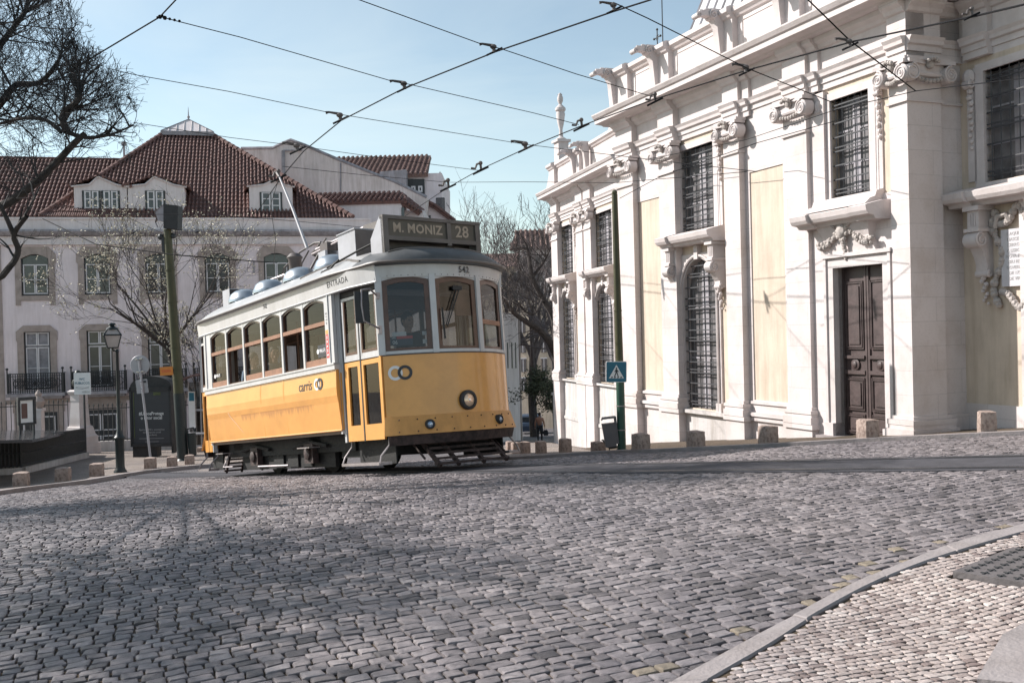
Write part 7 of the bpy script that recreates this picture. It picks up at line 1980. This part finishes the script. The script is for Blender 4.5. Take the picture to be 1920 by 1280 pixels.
# big tree standing left of the frame, limbs reaching in
rg = random.Random(11)
big = thing('large_bare_tree', 'large dark bare tree reaching into the top left of the sky', 'tree', P(-300, 1000, 15)*1.0)
base = P(-300, 1000, 15); base = Vector((base.x, 15, gz(base.x, 15)))
big.location = base; bi = Matrix.Translation(-base)
mb = MB(bi); ends = []
fork = P(-230, 480, 15)
mb.tube([base-Vector((0, 0, .3)), base+Vector((.05, 0, 1.0)), lerp(base, fork, .6), fork], [.42, .33, .28, .24], 12, cap=False); mb.build('trunk', M['bark'], big)
limbs = [
 ([(-230, 480, 15), (-100, 420, 15), (0, 388, 14.8), (60, 348, 14.7), (105, 305, 14.6), (140, 268, 14.5), (160, 250, 14.5)], .08, .04),
 ([(125, 248, 14.5), (118, 215, 14.5), (145, 190, 14.4), (150, 175, 14.4)], .055, .035),
 ([(125, 248, 14.5), (160, 258, 14.5), (190, 256, 14.6), (215, 250, 14.6), (250, 235, 14.7)], .035, .012),
 ([(115, 248, 14.5), (85, 225, 14.6), (40, 222, 14.8), (0, 232, 15), (-60, 240, 15)], .032, .02),
 ([(-230, 480, 15), (-150, 330, 15.5), (-60, 260, 15.6), (0, 195, 15.6), (30, 160, 15.6), (75, 155, 15.5), (110, 115, 15.4)], .085, .03),
 ([(-150, 330, 15.5), (-130, 180, 15), (-90, 70, 14.8), (-40, 0, 14.6)], .08, .035),
 ([(-60, 260, 15.6), (-30, 130, 15.8), (20, 60, 15.8), (50, 20, 15.8)], .07, .03),
 ([(-230, 480, 15), (-120, 440, 13.6), (-20, 520, 13.2), (18, 500, 13.2), (34, 470, 13.2), (26, 440, 13.1), (50, 405, 13)], .055, .03),
 ([(26, 440, 13.1), (8, 400, 13), (-10, 370, 13)], .035, .02), ([(26, 440, 13.1), (60, 380, 13.2), (75, 350, 13.3)], .02, .01),
]
mb = MB(bi); tw = MB(bi)
def LIM(q):
    if not (6 < q.y < 17.5 and q.x > -9): return True
    X_, Y_ = proj(q); w = 18*math.sin(Y_*.05)+10*math.sin(Y_*.13+1)
    lim = 140 if Y_ < 50 else (lerp(140, 238, (Y_-50)/70) if Y_ < 120 else (245 if Y_ < 180 else 272))
    if Y_ > 335 and Y_ < 420: lim = 90
    return X_ < lim+w+rg.uniform(-60, 30)
for li, (pts, ra, rb) in enumerate(limbs):
    P3 = smooth_line([P(*q) for q in pts], 4); n = len(P3); rs = [lerp(ra, rb, i/(n-1)) for i in range(n)]
    mb.tube(P3, rs, 9, cap=False)
    small = li >= 7
    cnt = {0: 12, 1: 20, 2: 14, 3: 10, 4: 44, 5: 38, 6: 44}.get(li, 3)
    for c in range(cnt):
        t = rg.uniform(.35 if li in (0, 4) else .1, 1); i = min(n-2, int(t*(n-1))); p = P3[i]
        d = Vector((rg.uniform(-.5, 1.0), rg.uniform(-.7, .7), rg.uniform(-.2, 1.0) if li not in (4,) else rg.uniform(-.5, 1.)))
        if small: d = Vector((rg.uniform(-.6, .8), rg.uniform(-.5, .5), rg.uniform(-.2, .9)))
        ln = rg.uniform(.5, .95) if li in (1, 4, 5, 6) else rg.uniform(.35, .7)
        if small: ln *= .6
        branch(tw, p, d, ln, rg.uniform(.010, .020), 3 if not small else 2, rg, ends, .38, .14, (3, 4) if not small else (2, 3), (.5, .8), (.4, 1.0), .0036, 4)
    e = P3[-1]; dd = (P3[-1]-P3[-3]).normalized()
    if li in (1, 2, 4, 6):
        for c in range(5): branch(tw, e, dd+Vector((rg.uniform(-.5, .5), rg.uniform(-.4, .4), rg.uniform(-.3, .5))), rg.uniform(.42, .6) if li != 6 else .8, rb*.6, 4, rg, ends, .5, .1, (3, 4), (.5, .8), (.4, .9), .0042, 4)
mb.build('limbs', M['bark'], big)
# limbs on the far side of the crown, over the left of the square
for tx, ty, tz in ((-15.5, 17.5, 4.2), (-14.5, 15.6, 3.6), (-16.5, 16.6, 3.4), (-11.5, 7.6, 4.2), (-10.2, 8.6, 3.6), (-12.5, 6.6, 3.6)):
    P3 = smooth_line([fork, lerp(fork, Vector((tx, ty, tz)), .5)+Vector((0, 0, .6)), Vector((tx, ty, tz))], 5); n = len(P3); mb2 = MB(bi)
    tw.tube(P3, [lerp(.03, .012, i/(n-1)) for i in range(n)], 6, cap=False)
    for c in range(26 if ty > 12 else 44):
        branch(tw, P3[rg.randint(n//2, n-1)], Vector((rg.uniform(-1, 1), rg.uniform(-1, 1), rg.uniform(-.3, .8))), rg.uniform(.7, 1.2), .022, 3, rg, ends, .6, .05, (3, 4), (.5, .8), (.4, 1.), .009, 4)
LIM = None
c_ = tw.build('crown', M['twigd'], big)
print('TWIG', len(tw.f))
# two cut stubs under it omitted; small budding tree before the building
def simple_tree(name, label, base, H, rad, seed, depth, kids, spreadv, mts, r0, mains, group=None, buds=0, lean=(0, 0), rmin=.01, first=.25, trunkpts=None, ln0=.42, up=.25, leafs='bud'):
    rg = random.Random(seed); o = thing(name, label, 'tree', Vector(base), group); inv = Matrix.Translation(-Vector(base))
    tk = MB(inv); cr = MB(inv); ends = []
    b = Vector(base); top = b+Vector((lean[0], lean[1], H*first))
    tp3 = [b-Vector((0, 0, .3)), lerp(b, top, .5)+Vector((rg.uniform(-.05, .05)*H*.3, 0, 0)), top] if not trunkpts else trunkpts
    tk.tube(tp3, [r0, r0*.85, r0*.75] if not trunkpts else [lerp(r0, r0*.6, i/(len(tp3)-1)) for i in range(len(tp3))], 9, cap=False); top = tp3[-1]
    for k in range(mains):
        a = 6.283*k/mains+rg.uniform(-.4, .4); s_ = rg.uniform(*spreadv)
        branch(cr, top-Vector((0, 0, rg.uniform(0, .15)*H*first)), Vector((math.cos(a)*s_, math.sin(a)*s_*.8, 1)), H*ln0*rg.uniform(.8, 1.1), r0*.5, depth, rg, ends, .35, up, kids, (.52, .75), (.35, .8), rmin, 5)
    tk.build('trunk', mts[0], o); cr.build('crown', mts[1], o)
    if buds:
        lv = MB(inv)
        for e in ends:
            for q in range(buds):
                c = e+Vector([rg.gauss(0, .07) for _ in range(3)])*(1 if leafs == 'bud' else 2.5); s_ = rg.uniform(.03, .055)*(1 if leafs == 'bud' else 2.); a = Vector([rg.gauss(0, 1) for _ in range(3)]).normalized(); b2 = a.orthogonal().normalized()
                lv.add([c-a*s_, c+b2*s_*.6, c+a*s_, c-b2*s_*.6], [(0, 1, 2, 3)])
        lv.build('buds' if leafs == 'bud' else 'leaves', M[leafs], o)
    print(name, len(cr.f), len(ends)); return o
b1 = P(330, 800, 44); b1.z = gz(b1.x, 44)
simple_tree('budding_tree', 'thin budding tree with yellowish tips standing behind the kiosk', b1, 9.6, 0, 5, 4, (3, 4), (.6, 1.35), (M['bark2'], M['bark2']), .13, 9, buds=3, rmin=.007, first=.36, ln0=.33, trunkpts=[b1-Vector((0, 0, .3)), P(338, 740, 44), P(325, 690, 44), P(310, 640, 44)])
b2 = P(372, 800, 44.5); b2.z = gz(b2.x, 44.5)
simple_tree('budding_tree', 'smaller budding tree directly left of the rear of the tram', b2, 7.4, 0, 9, 4, (3, 4), (.5, 1.2), (M['bark2'], M['bark2']), .09, 7, buds=2, rmin=.008, first=.33, ln0=.30)
# bare trees behind, between the tram and the church
for i, (px, D, topy, sd, lab, r0) in enumerate(((938, 62, 378, 3, 'bare tree behind the destination box, leftmost of the trees up the street', .3), (1000, 66, 392, 8, 'bare tree in the middle of the trees up the street', .32), (1048, 56, 385, 14, 'bare tree partly hidden by the far end of the church', .34), (905, 80, 400, 21, 'slender bare tree far behind the tram roof', .26))):
    b = P(px, 700, D); b.z = gz(b.x, D)-.3; H = P(px, topy, D).z-b.z
    simple_tree('bare_street_tree', lab, b, H, 0, sd, 4, (3, 4), (.25, .7), (M['bark2'], M['twig']), r0, 6, 'bare trees up the street', rmin=.012, first=.36, ln0=.30)
# leaning dark tree whose limbs arch in front of them
b = P(1062, 760, 46); b.z = gz(b.x, 46)
rg = random.Random(5)
lt = thing('arching_tree', 'dark tree whose heavy limbs arch out from behind the far church corner', 'tree', b); inv = Matrix.Translation(-b)
mb = MB(inv); mb.tube([b-Vector((0, 0, .3)), P(1055, 720, 46), P(1041, 665, 46)], [.26, .24, .22], 10, cap=False); mb.build('trunk', M['bark'], lt)
mb = MB(inv); ends = []
for pts, ra, rb in (([(1043, 668, 46), (1030, 640, 45), (1012, 620, 44.5), (985, 602, 44), (962, 585, 43.5), (945, 560, 43), (930, 540, 43)], .18, .05), ([(1043, 668, 46), (1040, 600, 45), (1018, 560, 45), (998, 520, 45), (992, 480, 45), (985, 455, 45)], .2, .05), ([(1018, 560, 45), (1000, 590, 44), (975, 575, 44)], .06, .03), ([(998, 520, 45), (1020, 490, 45), (1030, 470, 45)], .08, .03)):
    P3 = smooth_line([P(*q) for q in pts], 4); n = len(P3); mb.tube(P3, [lerp(ra, rb, i/(n-1)) for i in range(n)], 8, cap=False)
    for c in range(12):
        i = rg.randint(n//3, n-1); branch(mb, P3[i], Vector((rg.uniform(-.9, .4), rg.uniform(-.5, .5), rg.uniform(-.2, 1))), rg.uniform(.9, 1.5), .028, 3, rg, ends, .4, .1, (2, 3), (.5, .8), (.4, .9), .009, 4)
mb.build('crown', M['bark2'], lt)
# dark leafy shrub by the church garden wall
b = P(1008, 735, 50); b.z = P(1008, 760, 50).z
sh = thing('leafy_shrub', 'dark green leafy shrub hanging over the low wall near the walking person', 'shrub', b); inv = Matrix.Translation(-b); rg = random.Random(2)
mb = MB(inv); ends = []
for k in range(9): branch(mb, b+Vector((rg.uniform(-.4, .9), 0, 0)), Vector((rg.uniform(-.9, .9), rg.uniform(-.5, .5), 1)), rg.uniform(.5, .9), .03, 3, rg, ends, .5, .1, (3, 4), (.6, .85), (.4, .9), .01, 4)
mb.build('stems', M['bark'], sh)
lv = MB(inv)
for e in ends:
    for q in range(9):
        c = e+Vector([rg.gauss(0, .12) for _ in range(3)]); s_ = rg.uniform(.04, .08); a = Vector([rg.gauss(0, 1) for _ in range(3)]).normalized(); b3 = a.orthogonal().normalized(); lv.add([c-a*s_, c+b3*s_*.6, c+a*s_, c-b3*s_*.6], [(0, 1, 2, 3)])
lv.build('leaves', M['leaf'], sh)
# weeds at the wall foot
# ---------------------------------------------------------------- people
def person(label, Mx, joints, edges, radii, parts_, name='person'):
    pass
def skinbody(name, verts, edges, radii, mt, parent, root=0, sub=1):
    me = bpy.data.meshes.new(name); me.from_pydata(verts, edges, []); o = bpy.data.objects.new(name, me); COL.objects.link(o)
    sk = o.modifiers.new('skin', 'SKIN'); me.update()
    for i, r in enumerate(radii):
        me.skin_vertices[0].data[i].radius = (r if isinstance(r, tuple) else (r, r)); me.skin_vertices[0].data[i].use_root = (i == root)
    sk.use_smooth_shade = True
    ss = o.modifiers.new('sub', 'SUBSURF'); ss.levels = ss.render_levels = sub
    dg = bpy.context.evaluated_depsgraph_get(); m2 = bpy.data.meshes.new_from_object(o.evaluated_get(dg)); bpy.data.objects.remove(o)
    o = bpy.data.objects.new(name, m2); COL.objects.link(o); m2.materials.clear(); m2.materials.append(mt); o.parent = parent; return o
def head(par, c, face=(0, -1, 0), hairm='hair', s=1.):
    f = Vector(face).normalized(); c = Vector(c); r = f.cross(Vector((0, 0, 1)))
    mb = MB(); R3 = Matrix((r, f, Vector((0, 0, 1)))).transposed()
    mb.ball(c, .098*s, sc3=(.82, .98, 1.22), n=14, T=R3); mb.ball(c+f*.10*s-Vector((0, 0, .01*s)), .018*s, n=6); mb.ball(c+f*.075*s-Vector((0, 0, .075*s)), .04*s, n=8)
    for e in (-1, 1): mb.ball(c+r*.082*s*e, .024*s, sc3=(.5, 1, 1.3), n=6, T=R3)
    mb.tube([c-Vector((0, 0, .20*s))-f*.015, c-Vector((0, 0, .06*s))], .052*s, 8); hd_ = mb.build('head', M['skin'], par)
    mb = MB()
    for e in (-1, 1): mb.ball(c+f*.086*s+r*.032*s*e+Vector((0, 0, .012*s)), .012*s, n=6)
    mb.tube([c+f*.093*s+r*.022*s-Vector((0, 0, .05*s)), c+f*.093*s-r*.022*s-Vector((0, 0, .05*s))], .005*s, 4); mb.build('eyes_and_mouth', M['rust'], hd_)
    mb = MB(); mb.ball(c-f*.022*s+Vector((0, 0, .028*s)), .106*s, sc3=(.86, .98, 1.16), n=14, T=R3); mb.build('hair', M[hairm], par)
def seated(label, Mx, mt, face, arms=0):
    o = thing('person', label, 'person', Mx)
    v = [(0, 0, .0), (0, 0, .22), (0, 0, .42), (0, 0, .50), (-.17, 0, .45), (-.23, -.05, .20), (-.15, -.26, .14), (-.10, -.42, .20), (.17, 0, .45), (.23, -.05, .20), (.15, -.26, .14), (.10, -.42, .20), (-.1, -.2, -.02), (-.12, -.46, -.02), (-.12, -.48, -.42), (.1, -.2, -.02), (.12, -.46, -.02), (.12, -.48, -.42)]
    e = [(0, 1), (1, 2), (2, 3), (2, 4), (4, 5), (5, 6), (6, 7), (2, 8), (8, 9), (9, 10), (10, 11), (0, 12), (12, 13), (13, 14), (0, 15), (15, 16), (16, 17)]
    rr = [(.16, .12), (.17, .12), (.16, .10), .06, .075, .055, .045, .03, .075, .055, .045, .03, .09, .075, .05, .09, .075, .05]
    skinbody('clothed_body', v, e, rr, M[mt], o)
    mb = MB()
    for sx in (-1, 1):
        h = Vector((sx*.10, -.45, .21)); mb.ball(h, .04, sc3=(.9, 1.2, .6), n=8)
        for q in range(4): mb.tube([h+Vector(((q-1.5)*.018, -.03, 0)), h+Vector(((q-1.5)*.02, -.075+.008*abs(q-1.4), -.01)), h+Vector(((q-1.5)*.02, -.09+.008*abs(q-1.4), -.035))], [.009, .008, .006], 5)
        mb.tube([h+Vector((-sx*.03, .01, 0)), h+Vector((-sx*.055, -.03, -.01))], [.01, .007], 5)
    mb.build('hands', M['skin'], o)
    head(o, (0, -.02, .68), face)
    return o
R90 = Matrix.Rotation(R_(90), 4, 'Z')   # figure faces -y locally -> tram +x
seated('tram driver in dark clothes seated behind the left windscreen', TM @ Matrix.Translation((3.95, -.50, 1.72)) @ R90 @ Matrix.Scale(1.15, 4), 'darkcloth', (0, -1, 0))
seated('passenger in a blue denim jacket at the second tram window from the rear', TM @ Matrix.Translation((-1.22, -1.05, 1.62)) @ R90 @ Matrix.Scale(1.12, 4), 'denim', (.3, -1, 0))
seated('dark haired passenger in a grey coat at the third tram window from the rear', TM @ Matrix.Translation((-.36, -.98, 1.66)) @ R90 @ Matrix.Scale(1.12, 4), 'gutter', (-.2, -1, 0))
seated('passenger in black by the open tram window nearest the door', TM @ Matrix.Translation((1.55, -.85, 1.42)) @ R90 @ Matrix.Scale(1.1, 4), 'darkcloth', (0, -1, 0))
# walking person seen from behind
g = G(1013, 838); Dp = g.y; k = Dp/FPX
gp_ = P(1013, 840, 52); gp_.z = gz(gp_.x, 52); Hh = (P(1013, 774, 52).z-gp_.z); sc_ = Hh/1.75
wp = thing('person', 'person walking away down the street in a tan vest, carrying a dark bag', 'person', Matrix.Translation(gp_) @ Matrix.Scale(sc_, 4))
v = [(0, 0, .95), (0, 0, 1.2), (0, 0, 1.42), (0, 0, 1.5), (-.19, 0, 1.40), (-.27, .02, 1.12), (-.28, .08, .88), (.19, 0, 1.40), (.27, -.02, 1.12), (.30, -.04, .86)]
e = [(0, 1), (1, 2), (2, 3), (2, 4), (4, 5), (5, 6), (2, 7), (7, 8), (8, 9)]
skinbody('vest_and_sleeves', v, e, [(.16, .12), (.16, .12), (.17, .11), .06, .08, .055, .04, .08, .055, .04], M['tan'], wp)
v = [(0, 0, .95), (-.09, 0, .9), (-.11, .04, .5), (-.12, -.12, .08), (-.12, -.02, .03), (.09, 0, .9), (.11, .0, .5), (.12, .14, .08), (.12, .24, .04)]
e = [(0, 1), (1, 2), (2, 3), (3, 4), (0, 5), (5, 6), (6, 7), (7, 8)]
skinbody('trousers', v, e, [(.14, .11), .10, .075, .05, .045, .10, .075, .05, .045], M['darkcloth'], wp)
head(wp, (0, .02, 1.66), (0, 1, 0))
mb = MB()
for sx in (-1, 1):
    h = Vector((sx*.29, .08 if sx < 0 else -.04, .82)); mb.ball(h, .04, sc3=(.6, 1, 1.2), n=8)
    for q in range(4): mb.tube([h+Vector((0, (q-1.5)*.018, -.03)), h+Vector((0, (q-1.5)*.018, -.085))], [.009, .007], 5)
    mb.tube([h, h+Vector((0, .045, -.035))], [.01, .007], 5)
mb.build('hands', M['skin'], wp)
bg_ = thing('shopping_bag', 'dark bag hanging from the hand of the walking person', 'bag', Matrix.Translation(gp_) @ Matrix.Scale(sc_, 4) @ Matrix.Translation((.36, -.04, .36)))
mb = MB(); mb.loft([[(x*w, y*.08, z) for x, y in ((-1, -1), (1, -1), (1, 1), (-1, 1))] for w, z in ((.13, 0), (.16, .1), (.14, .28), (.08, .34))], sm=True); mb.build('body', M['darkcloth'], bg_)
mb = MB(); mb.tube([(-.07, 0, .33), (-.05, 0, .44), (.05, 0, .44), (.07, 0, .33)], .01, 5); mb.build('handle', M['darkcloth'], bg_)
# parked car glimpsed down the street
pc = P(992, 800, 75); pc.z = gz(pc.x, 75)
car = thing('parked_car', 'dark parked car glimpsed down the street beyond the walking person', 'car', Matrix.Translation(pc) @ Matrix.Rotation(R_(95), 4, 'Z'))
mb = MB(); prof = [(-2.0, .35), (-2.05, .75), (-1.9, .95), (-1.5, 1.0), (-1.0, 1.42), (.4, 1.45), (1.1, .98), (1.9, .85), (2.05, .6), (2.0, .32)]
mb.prism(prof, 'y', -.82, .82); mb.build('body', M['navy'], car)
mb = MB(); mb.prism([(-1.48, 1.0), (-1.0, 1.38), (.38, 1.40), (.98, 1.0)], 'y', -.826, .826); mb.box(-1.52, -1.06, -.7, .7, 1.02, 1.36); mb.build('window', M['dglass'], car)
for x in (-1.3, 1.25):
    for y in (-.78, .78):
        mb = MB(); mb.lathe([(.32, -.1), (.32, .1), (.2, .11)], (x, y, .32), 16, T=Matrix.Rotation(R_(90), 3, 'X')); mb.build('wheel', M['black'], car)

# ---------------------------------------------------------------- pieces that are separate parts get meshes of their own
def split_by(o, ax, cuts):
    me = o.data; keys = {}
    for p in me.polygons:
        c = p.center[ax]; keys.setdefault(sum(c > q for q in cuts), []).append(p.index)
    if len(keys) < 2: return
    import bmesh
    ks = sorted(keys); full = me.copy()
    for n_, k_ in enumerate(ks):
        bm = bmesh.new(); bm.from_mesh(full); bm.faces.ensure_lookup_table(); keep = set(keys[k_])
        bmesh.ops.delete(bm, geom=[f for f in bm.faces if f.index not in keep], context='FACES')
        if n_ == 0: bm.to_mesh(me); me.update()
        else:
            m2 = full.copy(); bm.to_mesh(m2); m2.update(); c_ = o.copy(); c_.data = m2; COL.objects.link(c_); c_.parent = o.parent; c_.matrix_basis = o.matrix_basis.copy()
        bm.free()
def mid_cut(o, ax):
    cs = sorted(p.center[ax] for p in o.data.polygons); g = max(((cs[i+1]-cs[i], (cs[i+1]+cs[i])/2) for i in range(len(cs)-1)), default=None); return [g[1]] if g else []
for o in list(bpy.data.objects):
    if o.type != 'MESH': continue
    st_ = o.name.split('.')[0]
    if st_ in ('corner_post', 'corner_trim', 'destination_box', 'leaf_spring', 'bulkhead'): split_by(o, 1, [0])
    elif st_ in ('window_drops', 'plinth_band') and not o.children: split_by(o, 0, mid_cut(o, 0))
    elif st_ == 'equipment_box': split_by(o, 0, [-1., 0., .6, 1.15])
    elif st_ == 'sash_rail' and o.parent and o.parent.name.startswith('side_window'): split_by(o, 2, [2.3])
    elif st_ == 'pane' and o.parent and o.parent.name.startswith('side_window'): split_by(o, 2, [2.62])
    elif st_ == 'sub_plates': split_by(o, 2, mid_cut(o, 2))
    elif st_ in ('posts',): split_by(o, 0, [0])
# ---------------------------------------------------------------- light, sky, camera
SUN_D = Vector((-.955, .27, 0)).normalized()*math.cos(R_(35))+Vector((0, 0, math.sin(R_(35))))
sl = bpy.data.lights.new('sun', 'SUN'); sl.energy = SUN_E; sl.angle = R_(.53); sl.color = (1, .95, .905)
so = bpy.data.objects.new('sun', sl); COL.objects.link(so); so.rotation_euler = SUN_D.to_track_quat('Z', 'Y').to_euler()
w = bpy.data.worlds.new('World'); sc.world = w; w.use_nodes = True; nt = w.node_tree; bg = nt.nodes['Background']
sk = nt.nodes.new('ShaderNodeTexSky'); sk.sky_type = 'NISHITA'; sk.sun_disc = False; sk.sun_elevation = R_(35)
sk.sun_rotation = math.atan2(SUN_D.x, SUN_D.y); sk.air_density = 1.; sk.dust_density = .5; sk.ozone_density = 1.
hs = nt.nodes.new('ShaderNodeHueSaturation'); hs.inputs['Saturation'].default_value = SKY_SAT
L(nt, sk.outputs[0], hs.inputs['Color'])
# thin high cloud veil
tcw = N(nt, 'ShaderNodeTexCoord'); mpw = N(nt, 'ShaderNodeMapping'); mpw.inputs['Scale'].default_value = (1.2, 1.2, 5); L(nt, tcw.outputs['Generated'], mpw.inputs[0])
nw = N(nt, 'ShaderNodeTexNoise', Scale=1.6, Detail=6., Roughness=.55, Distortion=.6); L(nt, mpw.outputs[0], nw.inputs['Vector'])
rw = ramp(nt, nw.outputs[0], [(.42, (0, 0, 0)), (.72, (.35, .35, .35))])
mw = N(nt, 'ShaderNodeMix', data_type='RGBA'); L(nt, rw, mw.inputs[0]); L(nt, hs.outputs[0], mw.inputs[6]); mw.inputs[7].default_value = CLOUD
tn = N(nt, 'ShaderNodeMix', data_type='RGBA', blend_type='MULTIPLY'); tn.inputs[0].default_value = 1; L(nt, mw.outputs[2], tn.inputs[6]); tn.inputs[7].default_value = SKY_TINT
L(nt, tn.outputs[2], bg.inputs[0]); bg.inputs[1].default_value = SKY_E
cd = bpy.data.cameras.new('camera'); cd.lens = FPX/1920*36; cd.sensor_width = 36; cd.clip_start = .1; cd.clip_end = 2000
co = bpy.data.objects.new('camera', cd); COL.objects.link(co)
co.matrix_world = Matrix((cR, cU, -cF)).transposed().to_4x4(); sc.camera = co
sc.view_settings.view_transform = 'Standard'; sc.view_settings.look = 'None'; sc.view_settings.exposure = EXPO; sc.view_settings.gamma = 1
sc.cycles.max_bounces = 8; sc.cycles.transparent_max_bounces = 16; sc.cycles.use_denoising = True
